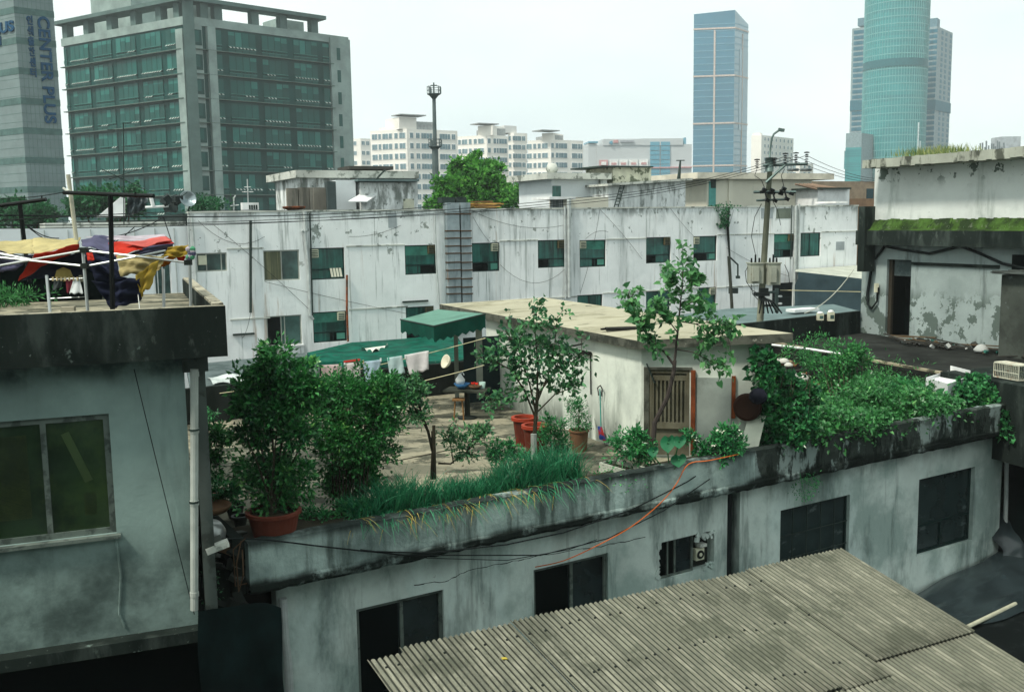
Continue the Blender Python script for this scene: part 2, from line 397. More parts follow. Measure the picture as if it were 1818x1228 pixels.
# stone piers, corner column, end wall
m = MB(); fr.box(m, S_(fr, 371), S_(fr, 385), -.4, .5, 0, z_f[0] - .003); m.build('pier', stone, office)
m = MB(); fr.box(m, S_(fr, 587.5), sr + .1, -.4, .35, 0, zt - .5)
m.build('end_wall', stone, office)
for k in range(NF): m = MB(); fr.box(m, S_(fr, 598), S_(fr, 604), .3, .38, z_f[k] - 3.1, z_f[k] - .9); m.build('end_window', g_pane, office)
m = MB(); fr.box(m, S_(fr, 345) - .1, S_(fr, 363.5), -.5, .02, 0, z_f[0] - .003); m.build('corner_wall', stone, office)
for k in range(NF):
    m = MB(); fr.box(m, S_(fr, 347), S_(fr, 362), .0, .1, z_f[k] - 3.2, z_f[k] - .7, 1); fr.box(m, S_(fr, 348), S_(fr, 357), .02, .14, z_f[k] - 2.7, z_f[k] - .9, 0)
    m.build('corner_window', [g_pane, g_dark], office)
m = MB(); m.prism([tuple(fl.o + fl.u * -.8), tuple(fl.o + fl.n * .7), tuple(fr.o + fr.u * 1.1 + fr.n * .6), tuple(fr.o + fr.u * 1.1 - fr.n)], 0, zt + 3.4)
m.build('corner_column', stone_d, office)
m = MB(); fl.box(m, S_(fl, 319.5), -.7, -.3, .4, 0, zt - 2); m.build('pier', stone, office)
# roof frame
m = MB(); zb = zt + 2.2
fr.box(m, -1, S_(fr, 575, 50), -2.5, .9, zb + .2, zb + .85); fl.box(m, sl - 1, 1, -2.5, .9, zb + .21, zb + .84); m.build('roof_beam', stone_d, office)
for f, xs in ((fr, (365, 390, 455, 505, 560)), (fl, (112, 150, 192, 235, 280, 312))):
    for x in xs:
        m = MB(); s = S_(f, x, 50); f.box(m, s - .7, s + .7, -1.6, -.2, zt - .01, zb + .22); m.build('roof_post', stone_d, office)
m = MB(); fl.box(m, sl + 1, S_(fl, 182, 20), -16, -6, zt, zt + 9.5); m.build('penthouse', stone, office)
m = MB(); fr.box(m, S_(fr, 350, 20), S_(fr, 408, 20), -12, -4, zt, zt + 3.4); m.build('penthouse', stone, office)
m = MB(); fr.box(m, S_(fr, 512, 40), S_(fr, 560, 40), -9, -4, zt, zt + 2.5); m.build('penthouse', stone, office)

# ---- tower with lettering
tile = M('tower_tile', (.18, .235, .235), .65, vs=.6, var=.06)
tile2 = M('tower_band', (.085, .15, .14), .6)
fl, fr, sl, sr, c = two_face(37, 175, 112, -140, 106, -33, 43)
tower = thing('office_tower', 'grey tiled tower with dark bands and blue lettering beside the green glass office', 'tower', (c.x, c.y, 0))
m = MB(); m.prism(foot(fl, fr, sl, sr), 0, 44); m.build('shaft', tile, tower)
zb0 = fr.st(60, 22)[1]; dz = zb0 - fr.st(60, 75)[1]
for k in range(-1, 9):
    z = zb0 - dz * k
    if z < 1: continue
    m = MB(); fr.box(m, -.02, sr + .03, -.3, .03, z - .35, z + .35); fl.box(m, sl, .03, -.3, .03, z - .35, z + .35); m.build('band', tile2, tower)
joint = M('tile_joint', (.12, .19, .18), .8)
m = MB(); z = 1
while z < 43.5:
    fr.box(m, 0, sr, -.1, .012, z, z + .05); fl.box(m, sl, 0, -.1, .012, z + .001, z + .05); z += .93
for i in range(1, 9): fr.box(m, sr * i / 9, sr * i / 9 + .05, -.1, .01, 0, 43.6)
m.build('tile_joints', joint, tower)
def lettering(parent, fr, s0, s1, z0, z1, text, mat, rot=False, t=.05, name='lettering', depth=.12, bold=.0):
    cu = bpy.data.curves.new('txt', 'FONT'); cu.body = text; cu.extrude = 0; cu.offset = bold
    o = bpy.data.objects.new('txt', cu); COL.objects.link(o); dg = bpy.context.evaluated_depsgraph_get(); dg.update()
    me = bpy.data.meshes.new_from_object(o.evaluated_get(dg)); bpy.data.objects.remove(o)
    V = [v.co.copy() for v in me.vertices]; F = [tuple(p.vertices) for p in me.polygons]
    if rot: V = [Vector((v.y, -v.x, 0)) for v in V]
    x0, x1 = min(v.x for v in V), max(v.x for v in V); y0, y1 = min(v.y for v in V), max(v.y for v in V)
    pt = lambda v, tt: fr.pt(s0 + (v.x - x0) / (x1 - x0) * (s1 - s0), tt, z0 + (v.y - y0) / (y1 - y0) * (z1 - z0))
    mb = MB(); mb.add([pt(v, t + depth) for v in V], F)
    # rims give the letters their thickness
    ed = {}
    for f in F:
        for a, b in zip(f, f[1:] + f[:1]): ed[(a, b)] = 1
    for (a, b) in ed:
        if (b, a) not in ed: mb.poly([pt(V[a], t + depth), pt(V[a], t - .05), pt(V[b], t - .05), pt(V[b], t + depth)])
    bpy.data.meshes.remove(me)
    return mb.build(name, mat, parent)
blue = M('blue_letters', (.008, .06, .13), .4)
a0, b0 = fr.st(65, 120)[0], fr.st(85, 120)[0]
s = fr.st(66, 35)[0]; z1 = fr.st(75, 30)[1]; z0 = fr.st(82, 219)[1]
lettering(tower, fr, s, s + (fr.st(92, 200)[0] - fr.st(71, 200)[0]), z0, z1, 'CENTER PLUS', blue, rot=True, bold=.025)
kor = '인쇄출판센터'
s = fr.st(47, 40)[0]; s2 = fr.st(62, 100)[0]
zk1, zk0 = fr.st(54, 28)[1], fr.st(58, 139)[1]
for i, ch in enumerate(kor):
    h = (zk1 - zk0) / 6; lettering(tower, fr, s, s2, zk1 - h * (i + .9), zk1 - h * (i + .02), ch, blue, bold=.03)
z1, z0 = fl.st(15, 38)[1], fl.st(15, 58)[1]
lettering(tower, fl, fl.st(-20, 48)[0], fl.st(26, 48)[0], z0, z1, 'PLUS', blue, bold=.03)
z1, z0 = fl.st(-2, 66)[1], fl.st(-2, 82)[1]
lettering(tower, fl, fl.st(-16, 74)[0], fl.st(3, 74)[0], z0, z1, '터', blue, bold=.03)

# ---- white apartment blocks
ap_w = M('apartment_paint', (.82, .79, .73), .8, vs=.05, var=.06); ap_sh = M('apartment_paint_cool', (.66, .66, .64), .8, vs=.05, var=.05)
ap_g = M('apartment_glass', (.16, .24, .27), .3, island=.4); ap_f = M('apartment_window_frame', (.8, .8, .78), .6)
ap_t = M('apartment_roof_grey', (.34, .36, .36), .8)
def apartment(label, xc, Y, xl, xr, ytop, steps, crown, colsL, colsR, nfl, group='white apartment blocks in the distance', angL=-24, angR=33, fh=3.0, ap=None):
    fl, fr, sl, sr, c = two_face(xc, ytop, Y, xl, xr, angL, angR)
    b = thing('apartment_block', label, 'apartment block', (c.x, c.y, 0), group)
    zt = c.z
    m = MB(); m.prism(foot(fl, fr, sl, sr), 0, zt); m.build('wall', ap or ap_w, b)
    for (x0, x1, y0, f_, dp, mt) in steps:
        f = fl if f_ == 'l' else fr; m = MB(); z = f.st((x0 + x1) / 2, y0)[1]
        f.box(m, f.st(x0, y0)[0], f.st(x1, y0)[0], -10, dp, 0 if dp > 0 else zt - .01, z); m.build('stair_tower' if dp > 0 else 'roof_block', mt, b)
    if crown:
        x0, x1, y = crown; m = MB(); s0, s1 = fr.st(x0, y)[0], fr.st(x1, y)[0]; z = fr.st(xc, y)[1]
        fr.box(m, s0, s1, -5, .6, z - .28, z); m.build('roof_canopy', ap_t, b)
    qs = []
    for k in range(nfl):
        z = zt - 2.6 - k * fh
        for f, cols in ((fl, colsL), (fr, colsR)):
            for (x, wd) in cols:
                def q(mb, f=f, x=x, wd=wd, z=z):
                    s = f.st(x, 300)[0]; wn = wd * .52
                    f.box(mb, s - wn / 2 - .15, s + wn / 2 + .15, -.2, .10, z - .15, z + 1.65, 1)
                    if wd > 2: 
                        f.box(mb, s - wn / 2, s - .05, -.2, .16, z, z + 1.5, 0); f.box(mb, s + .05, s + wn / 2, -.2, .16, z, z + 1.5, 0)
                    else: f.box(mb, s - wn / 2, s + wn / 2, -.2, .16, z, z + 1.5, 0)
                qs.append(q)
    many(b, qs, [ap_g, ap_f]); return b
apartment('widest white apartment block, behind the telecom mast', 722, 300, 657, 812, 229,
    [(711, 742, 208, 'r', -1, ap_w), (742, 772, 216, 'r', -1, ap_t), (672, 716, 226, 'l', -.5, ap_w)], (708, 755, 203),
    [(667, 3.4), (676, 1.6), (686, 3.6), (695, 2), (705, 2), (716, 3.6)], [(732, 2), (743, 2.2), (751, 1.2), (758, 3.6), (766, 1.6), (784, 1.8), (791, 3.2), (798, 1.4), (806, 2.2)], 13)
apartment('white apartment block rising behind the big poplar', 864, 330, 812, 902, 240,
    [(846, 872, 223, 'l', -1, ap_w), (874, 900, 228, 'r', -1, ap_t)], (848, 884, 219),
    [(817, 1.8), (826, 3.6), (836, 1.8), (845, 2), (855, 3.8)], [(869, 2), (879, 1.8), (884, 1.2), (891, 3.6), (898, 1.8)], 12)
apartment('white apartment block with a grey stair recess, right of the poplar', 912, 350, 902, 936, 236,
    [(898, 920, 223, 'r', -1, ap_sh)], None, [(906, 1.6)], [(913, 1.8), (919, 3.2), (924, 1.4), (930, 2.4)], 12)
apartment('white apartment block furthest right of the row, above the concrete roof shed', 978, 320, 937, 1035, 248,
    [(960, 980, 236, 'l', -1, ap_w), (983, 1003, 240, 'r', -1, ap_t)], (960, 992, 231),
    [(940, 3.4), (950, 1.8), (958, 1.8), (968, 3.6)], [(981, 1.8), (989, 2), (994, 1.2), (1000, 3.4), (1005, 1.4), (1017, 1.4), (1022, 2.6), (1028, 1.4), (1032, 1.2)], 12)
apartment('low hazy white block just right of the green glass office', 640, 420, 618, 662, 246, [], None, [(624, 2.4), (632, 2.4)], [(646, 2.6), (654, 2.6)], 10, fh=4)
apartment('tall hazy white slab with stepped gable, right of the blue glass tower', 1352, 520, 1334, 1409, 240,
    [(1336, 1350, 236, 'l', -1, ap_w)], None, [], [(1357, 2), (1363, 2), (1370, 2), (1377, 2), (1384, 2), (1391, 2), (1398, 2), (1404, 2)], 14, fh=3.4, angR=48, angL=-20)
apartment('pale hazy block behind the utility pole', 1420, 560, 1404, 1444, 290, [], None, [(1410, 3)], [(1428, 3), (1436, 3)], 8, fh=3.6)

# ---- department store
mall_w = M('mall_panel', (.5, .53, .54), .6, vs=.05, var=.05); mall_g = M('mall_glass', (.1, .3, .4), .25, spec=.6, island=.15); pink = M('mall_sign_red', (.55, .3, .3), .6); mall_l = M('mall_light', (.75, .75, .73), .6)
c = PY(1045, 320, 380); f = Fr((c.x, c.y), 6); S = lambda x: f.st(x, 300)[0]; Z = lambda x, y: f.st(x, y)[1]
mall = thing('department_store', 'big windowless grey store with blue glass stair strip and faded sign panels', 'store', (c.x, c.y, 0))
m = MB(); f.box(m, S(1060), S(1228), -40, 0, 0, Z(1100, 257)); f.box(m, S(1071), S(1138), -30, .3, Z(1100, 258), Z(1100, 247)); f.box(m, S(1138), S(1212), -30, .3, Z(1170, 258), Z(1180, 246)); m.build('wall', mall_w, mall)
m = MB(); f.box(m, S(1045), S(1060) - .02, -30, -.5, 0, Z(1050, 255)); m.build('side_wing', mall_w, mall)
m = MB(); f.box(m, S(1045), S(1062), -10, 0, Z(1050, 254), Z(1050, 251)); f.box(m, S(1216), S(1219), -3, -1, Z(1217, 268), Z(1217, 244)); m.build('roof_sign', mall_g, mall)
for a, b in ((1154, 1170.5), (1173, 1189)):
    for k in range(9):
        y = 252 + k * 8.1; m = MB(); f.box(m, S(a), S(b), -.2, .4, Z(1170, y + 7), Z(1170, y)); m.build('window', mall_g, mall)
for i, a in enumerate((1064, 1082, 1099, 1117, 1135)):
    m = MB(); f.box(m, S(a), S(a + 15), -.2, .4, Z(1100, 298), Z(1100, 284), 0); f.box(m, S(a + 3), S(a + 12), -.2, .55, Z(1100, 293), Z(1100, 289 if i else 287), 1)
    m.build('sign_panel', [pink if i == 0 else mall_l, mall_l if i == 0 else pink], mall)
m = MB(); f.box(m, S(1063), S(1079), -.2, .45, Z(1070, 306), Z(1070, 299.5)); f.box(m, S(1153), S(1228), -.2, .7, Z(1190, 298.5), Z(1190, 296.5)); m.build('red_stripe', pink, mall)
m = MB(); f.box(m, S(1082), S(1087), 0, .8, Z(1085, 255.5), Z(1085, 251.5), 0); f.box(m, S(1085), S(1086.5), 0, .9, Z(1085, 257.5), Z(1085, 250.5), 0); f.box(m, S(1089), S(1097), 0, .8, Z(1090, 254), Z(1090, 249), 1); f.box(m, S(1101), S(1125), 0, .8, Z(1110, 253), Z(1110, 249.5), 2)
m.build('emblem', [mall_g, pink, M('mall_grey_letters', (.35, .37, .4), .6)], mall)

# ---- blue glass tower
bl = M('blue_tower_glass', (.022, .165, .26), .2, spec=.6, vs=.03, var=.12, layers=[dict(c=(.02, .12, .22), s=.9, st=(.02, .02, 1), lo=.45, hi=.6, k=.5)])
bl2 = M('tower_glass_lit_side', (.2, .34, .42), .2, spec=.8, vs=.03, var=.1)  # brighter light on the tower's right face put into a paler glass colour
tan = M('tower_tan_band', (.55, .45, .4), .6); bl3 = M('tower_floor_line', (.13, .3, .4), .4)
fl, fr, sl, sr, c = two_face(1305, 18, 620, 1232, 1329, -8, 52)
bt = thing('glass_tower', 'tall rectangular blue glass tower with thin tan bands', 'tower', (c.x, c.y, 0))
zt = c.z; m = MB(); P4 = foot(fl, fr, sl, sr)
vs = [(p[0], p[1], 0) for p in P4] + [(p[0], p[1], zt - (1.5 if i == 0 else 6 if i == 2 else 3 if i == 3 else 0)) for i, p in enumerate(P4)]
m.add(vs, [(3, 2, 1, 0), (4, 5, 6, 7), (0, 1, 5, 4), (2, 3, 7, 6), (3, 0, 4, 7)], 0); m.add(vs, [(1, 2, 6, 5)], 1); m.build('glass_wall', [bl, bl2], bt)
for y in (51, 135, 219, 294):
    z = fl.st(1268, y)[1]; m = MB(); fl.box(m, sl - .2, .4, -1, .4, z - .45, z + .45); fr.box(m, .4, sr + .2, -1, .4, z - .45, z + .45); m.build('band', tan, bt)
m = MB(); z1 = fl.st(1268, 54)[1]; x = fl.st(1268, 150)[0]; fl.box(m, x - .5, x + .5, -1, .5, 0, z1); x = fr.st(1317, 150)[0]; fr.box(m, x - .3, x + .3, -1, .5, 0, fr.st(1317, 60)[1]); m.build('mullion', tan, bt)
m = MB(); z = zt - 8
while z > 4: fl.box(m, sl, 0, -.5, .12, z, z + .5); fr.box(m, 0, sr, -.5, .12, z, z + .5); z -= 3.9
m.build('floor_lines', bl3, bt)
m = MB(); fr.box(m, sr * .35, sr * .98, -.5, .3, fr.st(1320, 232)[1], fr.st(1320, 90)[1]); m.build('bright_panel', bl2, bt)

# ---- round glass tower and the towers behind it
teal = M('teal_tower_glass', (.02, .24, .25), .18, spec=.35, vs=.05, var=.15, layers=[dict(c=(.02, .15, .17), s=.8, st=(.03, .03, 1), lo=.45, hi=.62, k=.6)])
teal_d = M('teal_band', (.02, .12, .14), .4); teal_l = M('teal_mullion', (.12, .36, .36), .35, spec=.6)
c = PY(1587, 200, 520); c.z = 0; rad = 520 / FPX * 48.5 / math.cos(math.atan((1587 - 909) / FPX)) ** 1
rt = thing('round_tower', 'round teal glass tower reaching out of the top of the view', 'tower', c)
m = MB(); m.lathe(c, [(rad, 0), (rad, 150)], 72); m.lathe(c, [(0.01, 150), (rad, 150)], 72); m.build('glass_wall', teal, rt, smooth=True)
m = MB()
z = 3
while z < 148: m.lathe(c, [(rad, z), (rad + .16, z), (rad + .16, z + .45), (rad, z + .45)], 72); z += 3.6
m.build('floor_lines', teal_l, rt)
m = MB()
for k in range(72):
    a = 2 * math.pi * k / 72; m.cbox(c + Vector((math.cos(a) * (rad + .05), math.sin(a) * (rad + .05), 75)), .5, .22, 150, a)
m.build('mullions', teal_l, rt)
z = 10.8 + (383 - 121) / FPX * 505
m = MB(); m.lathe(c, [(rad, z - 2.2), (rad + .4, z - 2.2), (rad + .4, z + 1.6), (rad, z + 1.6)], 72); m.build('band', teal_d, rt)
for k in range(3):
    a = R_(-62 + k * 6); m = MB(); m.cbox(c + Vector((math.cos(a) * (rad + .2), math.sin(a) * (rad + .2), 15 + 8 - k * 3)), .8, .5, 66 - k * 12, a); m.build('fin', M('white_fin', (.6, .7, .7), .3), rt)
res_w = M('residential_concrete', (.26, .33, .35), .7); res_g = M('residential_glass', (.03, .14, .2), .3, island=.4); res_b = M('residential_band', (.03, .14, .19), .5); res_t = M('residential_roof', (.12, .22, .27), .6)
def resid(label, xc, Y, xl, xr, ytop, colsL, colsR, top, Ybase=None, angL=-35, angR=50):
    fl, fr, sl, sr, c = two_face(xc, ytop, Y, xl, xr, angL, angR); zt = c.z
    b = thing('residential_tower', label, 'tower', (c.x, c.y, 0), 'residential towers behind the round tower')
    m = MB(); m.prism(foot(fl, fr, sl, sr), 0, zt); m.build('wall', res_w, b)
    for (x0, x1, y0, y1) in top:
        f_ = fl if x0 < xc - 10 else fr; m = MB(); f_.box(m, f_.st(x0, y0, -1)[0], f_.st(min(x1, xc) if f_ is fl else x1, y0, -1)[0], -8, -1, fr.st(xc, y1)[1], fr.st(xc, y0)[1]); m.build('roof_block', res_t, b)
    z = fl.st(xc, 186)[1]; m = MB(); fl.box(m, sl, 0, -1, .5, z - 2.8, z + 2.8); fr.box(m, 0, sr, -1, .5, z - 2.8, z + 2.8); m.build('band', res_b, b)
    qs = []; k = 0
    while zt - 3.2 - k * 2.9 > 3:
        zz = zt - 3.2 - k * 2.9; k += 1
        if abs(zz + .8 - z) < 4: continue
        for f, cols in ((fl, colsL), (fr, colsR)):
            for (x, wd) in cols:
                def q(mb, f=f, x=x, wd=wd, zz=zz): s = f.st(x, 150)[0]; f.box(mb, s - wd / 2, s + wd / 2, -.3, .15, zz, zz + 1.9)
                qs.append(q)
    many(b, qs, [res_g])
resid('narrow residential tower showing left of the round glass tower', 1540, 560, 1513, 1560, 48, [(1518, 2.6), (1525, 2.6), (1534, 2.6)], [(1548, 2.4)], [(1523, 1545, 30, 44)])
resid('residential tower with a flat overhanging roof, right of the round glass tower', 1664, 560, 1618, 1692, 47, [(1640, 3.4), (1648, 3), (1656, 3)], [(1670, 3), (1677, 3), (1685, 3.4)], [(1630, 1672, 31, 50), (1675, 1688, 45, 47)])
fl, fr, sl, sr, c = two_face(1530, 236, 500, 1502, 1560, -12, 50)
an = thing('office_annex', 'grey and teal block at the foot of the round tower', 'building', (c.x, c.y, 0))
m = MB(); m.prism(foot(fl, fr, sl, sr), 0, c.z); m.build('wall', M('annex_grey', (.22, .3, .32), .6), an)
m = MB(); fl.box(m, sl, 0, -1, .3, 0, fl.st(1520, 262)[1]); fl.box(m, sl - .5, sl + 1, -1, .8, fl.st(1505, 300)[1], fl.st(1505, 268)[1]); m.build('glass_wall', teal, an)
# brown building and rooftop aerials
c = PY(1470, 350, 110); f = Fr((c.x, c.y), 27)
bb = thing('brick_building', 'low brown building with one dark window behind the white block', 'building', (c.x, c.y, 0))
m = MB(); S = lambda x: f.st(x, 350)[0]; Z = lambda x, y: f.st(x, y)[1]
f.box(m, S(1440), S(1640), -15, 0, 0, Z(1500, 322)); m.build('wall', M('brown_render', (.26, .2, .14), .8), bb)
m = MB(); f.box(m, S(1538), S(1550), -.1, .06, Z(1545, 353), Z(1545, 335)); m.build('window', M('dark_glass', (.02, .05, .06), .2), bb)
m = MB(); f.box(m, S(1440), S(1640), -1, .12, 0, Z(1500, 353)); m.build('lower_band', M('brown_render_dark', (.2, .12, .07), .8), bb)
c = PY(1767, 262, 150)
at = thing('antenna_cluster', 'cluster of thin rooftop aerials above the mossy concrete roof', 'antennas', c)
m = MB(); rr = random.Random(3)
for i in range(12):
    x = 1741 + i * 3.7 + rr.uniform(-1, 1); m.tube([PY(x, 275, 150), PY(x, 262 - rr.uniform(0, 14), 150)], .12, 4)
m.build('aerials', M('far_metal', (.2, .24, .25), .6), at)
m = MB(); m.cbox(PY(1785, 262, 152), 3, 3, 3); m.build('equipment_box', M('far_box', (.4, .44, .46), .6), at)

# ---- telecom mast
mt = M('mast_metal', (.1, .13, .13), .5, metal=.3)
b = PY(774, 345, 95); t = PY(770, 150, 95); mast = thing('telecom_mast', 'slim telecom mast with two ringed platforms rising behind the roofs', 'mast', (b.x, b.y, 0))
k = (b.z) / (t.z - b.z); base = Vector((b.x, b.y, 0)); P = lambda y: PY(770 + (y - 150) * .0205, y, 95)
m = MB(); m.tube([base, P(345), P(265), P(264), P(180), P(165)], [.36, .34, .3, .2, .17, .15], 10); m.build('pole', mt, mast)
m = MB(); m.tube([P(166), P(147)], .07, 5); m.tube([P(152) + Vector((-.3, 0, 0)), P(152) + Vector((.3, 0, 0))], .05, 4); m.build('lightning_rod', mt, mast)
for (y, r) in ((168, .62), (261, .6)):
    q = P(y); m = MB(); m.lathe(q, [(.1, -.5), (r * .7, -.1), (r, 0), (r, .08), (.1, .08)], 14)
    for zz in (.35, .68): m.lathe(q, [(r, zz), (r + .03, zz), (r + .03, zz + .04), (r, zz + .04)], 14)
    for i in range(8): a = i * math.pi / 4; m.tube([q + Vector((r * math.cos(a), r * math.sin(a), 0)), q + Vector((r * math.cos(a), r * math.sin(a), .75))], .025, 4)
    for i in range(3): a = i * 2.1; m.cbox(q + Vector((r * math.cos(a), r * math.sin(a), .35)), .14, .14, .6)
    m.build('platform', mt, mast)

# ---- background trees
bark = M('bark', (.09, .07, .05), .9, bump=.3)
lf_far = leafmat('poplar_leaves', (.015, .1, .02), (.12, .36, .06), .45, tip=(.25, .5, .12))
lf_dark = leafmat('dark_leaves', (.008, .06, .025), (.035, .16, .06), .35)
def far_tree(name, label, x, Y, crowns, n, L, mat, group=None, seed=1):
    b = PY(x, 400, Y); o = thing(name, label, 'tree', (b.x, b.y, 0), group)
    m = MB(); top = PY(crowns[0][0], crowns[0][1], Y); m.tube([(b.x, b.y, 0), (b.x, b.y, 6), top], [.35, .25, .06], 7)
    for i, (cx_, cy, rx, ry) in enumerate(crowns[1:]): e = PY(cx_, cy, Y); m.tube([(b.x, b.y, 5.5), e], [.16, .04], 5)
    m.build('trunk', bark, o); m = MB()
    for i, (cx_, cy, rx, ry) in enumerate(crowns):
        r = rx * Y / FPX; bush(m, PY(cx_, cy, Y), (r, r, ry * Y / FPX), int(n * rx * ry / 2000), L, L * .8, seed + i * 13, clumps=int(10 + rx * ry / 45), cr=.2, shell=.35)
    m.build('crown', mat, o); return o
far_tree('poplar_tree', 'tall bright green poplar rising above the white building', 840, 72, [(842, 325, 42, 52), (795, 340, 26, 40), (880, 335, 30, 42), (840, 295, 20, 30), (850, 360, 66, 26), (775, 362, 26, 16), (872, 302, 12, 18), (812, 300, 14, 24)], 3400, .34, lf_far, seed=11)
far_tree('street_tree', 'small green tree just right of the poplar', 925, 80, [(916, 345, 16, 20), (935, 355, 18, 16)], 2600, .34, lf_far, 'small trees beyond the roof', 31)
far_tree('street_tree', 'small green tree touching the left end of the concrete roof shed', 958, 80, [(958, 348, 14, 20), (968, 360, 14, 14)], 2600, .34, lf_far, 'small trees beyond the roof', 37)
far_tree('street_tree', 'wide feathery dark tree in front of the lettered tower', 190, 66, [(190, 356, 60, 24), (150, 365, 40, 18), (235, 352, 34, 14), (215, 370, 40, 14)], 2600, .3, lf_dark, 'dark trees at the foot of the office towers', 41)
far_tree('street_tree', 'dark rounded tree at the left foot of the lettered tower', 30, 66, [(20, 372, 44, 22), (70, 378, 34, 16), (45, 388, 60, 14)], 2600, .3, lf_dark, 'dark trees at the foot of the office towers', 47)
# ------------------------------------------------------------------ shared materials
grime = (.045, .06, .052)
white_p = M('white_render', (.82, .85, .84), .85, vs=.5, var=.05, bump=.15, bs=9, layers=[
    dict(c=(.5, .55, .54), s=.5, lo=.48, hi=.75, k=.45),
    dict(c=(.3, .34, .33), s=1.1, st=(1, 1, .10), lo=.52, hi=.74, k=.62),
    dict(c=(.2, .23, .22), s=2.6, st=(1, 1, .07), lo=.57, hi=.72, k=.7),
    dict(c=(.3, .17, .08), s=1.9, st=(1, 1, .06), lo=.62, hi=.7, k=.55),
    dict(c=(.12, .15, .13), s=5, st=(1, 1, .035), lo=.61, hi=.65, k=.45),
    dict(c=(.26, .29, .28), s=1.3, st=(1, 1, .25), lo=.42, hi=.66, k=.6, z=(10.3, 11.3), zn=1.2),
    dict(c=(.1, .12, .1), s=1.9, st=(1, 1, .35), lo=.5, hi=.62, k=.75, z=(10.75, 11.3), zn=.6),
    dict(c=(.22, .25, .22), s=1.25, lo=.64, hi=.652, k=.85, z=(8.2, 9.6), zn=1.5),
    dict(c=(.12, .15, .13), s=2.6, lo=.635, hi=.65, k=.8, z=(8.6, 9.8), zn=1.2)])
white_w = M('white_wash', (.68, .73, .74), .85, vs=.5, var=.05, layers=[dict(c=(.4, .45, .45), s=.9, st=(1, 1, .12), lo=.55, hi=.78, k=.5)])
cream = M('cream_render', (.62, .6, .5), .85, vs=.5, var=.05, layers=[dict(c=(.35, .36, .3), s=1.5, st=(1, 1, .2), lo=.55, hi=.75, k=.5)])
slab_w = M('weathered_slab', (.52, .54, .49), .9, vs=.8, layers=[dict(c=(.12, .14, .12), s=1.8, lo=.52, hi=.6, k=.8)], bump=.3)
mossy_c = M('blotched_cream', (.58, .58, .46), .9, layers=[dict(c=(.09, .11, .07), s=1.6, lo=.52, hi=.57, k=.9)])
dkframe = M('dark_frame', (.012, .03, .028), .4, metal=.2)
alu = M('aluminium_frame', (.38, .4, .36), .4, metal=.4)
teal_gl = M('teal_window_glass', (.012, .085, .07), .22, spec=.5, vs=.8, var=.4, layers=[dict(c=(.03, .17, .13), s=6, st=(1, 1, .05), lo=.5, hi=.6, k=.5)])
grey_gl = M('grey_window_glass', (.05, .1, .09), .2, spec=.5, vs=.8, var=.4)
curtain = M('curtained_glass', (.17, .17, .1), .3, layers=[dict(c=(.07, .08, .05), s=9, st=(1, 1, .02), lo=.45, hi=.55, k=.8)])
pipe_g = M('grey_pipe', (.42, .46, .45), .6, vs=3); pipe_d = M('dark_pipe', (.03, .045, .04), .6)
rust = M('rusty_iron', (.22, .06, .02), .8, vs=6, var=.3, layers=[dict(c=(.05, .03, .02), s=4, lo=.5, hi=.6, k=.8)])
cable = M('black_cable', (.012, .016, .016), .6); cable_y = M('pale_rope', (.5, .47, .3), .8)
duct = M('galvanised_duct', (.3, .36, .38), .45, metal=.3, vs=2, layers=[dict(c=(.2, .1, .04), s=1.5, st=(1, 1, .3), lo=.58, hi=.7, k=.7), dict(c=(.13, .17, .18), s=.8, st=(2, 2, .3), lo=.5, hi=.6, k=.6)])
greenroof = M('green_roof_coating', (.004, .09, .06), .7, vs=1.5, var=.3, layers=[dict(c=(.02, .06, .05), s=2, lo=.5, hi=.62, k=.8), dict(c=(.15, .2, .16), s=5, lo=.66, hi=.7, k=.6)])
greyroof = M('grey_roof_felt', (.1, .13, .13), .8, vs=1, layers=[dict(c=(.04, .06, .06), s=1.2, lo=.5, hi=.6, k=.7)])
greyroof2 = M('teal_grey_roof', (.12, .17, .17), .85, vs=1)
whitep = M('white_paint', (.75, .77, .76), .5); wood_y = M('yellow_timber', (.5, .3, .09), .7, vs=3, var=.3)
blacktarp = M('black_tarp', (.02, .035, .04), .45, vs=1, spec=.5)
# ------------------------------------------------------------------ long white building
o_ = PY(550, 440, 45); WB = Fr((o_.x, o_.y), 27.3)
S = lambda x, y=450, t=0: WB.st(x, y, t)[0]
ZT = 11.32
s_l, s_r = S(338), S(1521)
wb = thing('white_building', 'long two-row white apartment house with blotched paint and green-tinted windows', 'building', WB.pt((s_l + s_r) / 2, -5, 0))
up = [(349, 449, 403, 482, 'c'), (468, 444, 532, 498, 's'), (551, 440, 612, 496, 'a'), (719, 435, 775, 487, 'a'), (838, 431, 887, 482, 'a'), (955, 426, 1004, 475, 'a'),
      (1029, 426, 1076, 474, 'a'), (1147, 421, 1191, 467, 'a'), (1231, 419, 1273, 463, 'a'), (1374, 415, 1410, 457, 'a'), (1421, 413, 1457, 455, 'b')]
lo = [(474, 560, 536, 613, 'o'), (556, 553, 616, 607, 'a'), (721, 544, 771, 600, 'a'), (1025, 523, 1070, 566, 'b'), (1147, 516, 1190, 560, 'b'), (1240, 510, 1271, 553, 'a'), (1371, 502, 1408, 546, 'k')]
R1 = [(WB.rect(*q[:4]), q[4], q) for q in up + lo]
m = MB(); zs = WB.st(560, 440)[1]
wall_sheet(m, WB, s_l, s_r, 0, ZT, [r[0] for r in R1], 0, .2); m.build('wall', white_p, wb)
m = MB(); WB.box(m, s_l + .02, s_r - .02, -9, -.21, 0, ZT - .02); m.build('core', M('dark_interior', (.02, .03, .03), .9), wb)
m = MB(); WB.box(m, s_l - .02, s_r + .02, -.25, .05, ZT - .003, ZT + .07); m.build('parapet_cap', slab_w, wb)
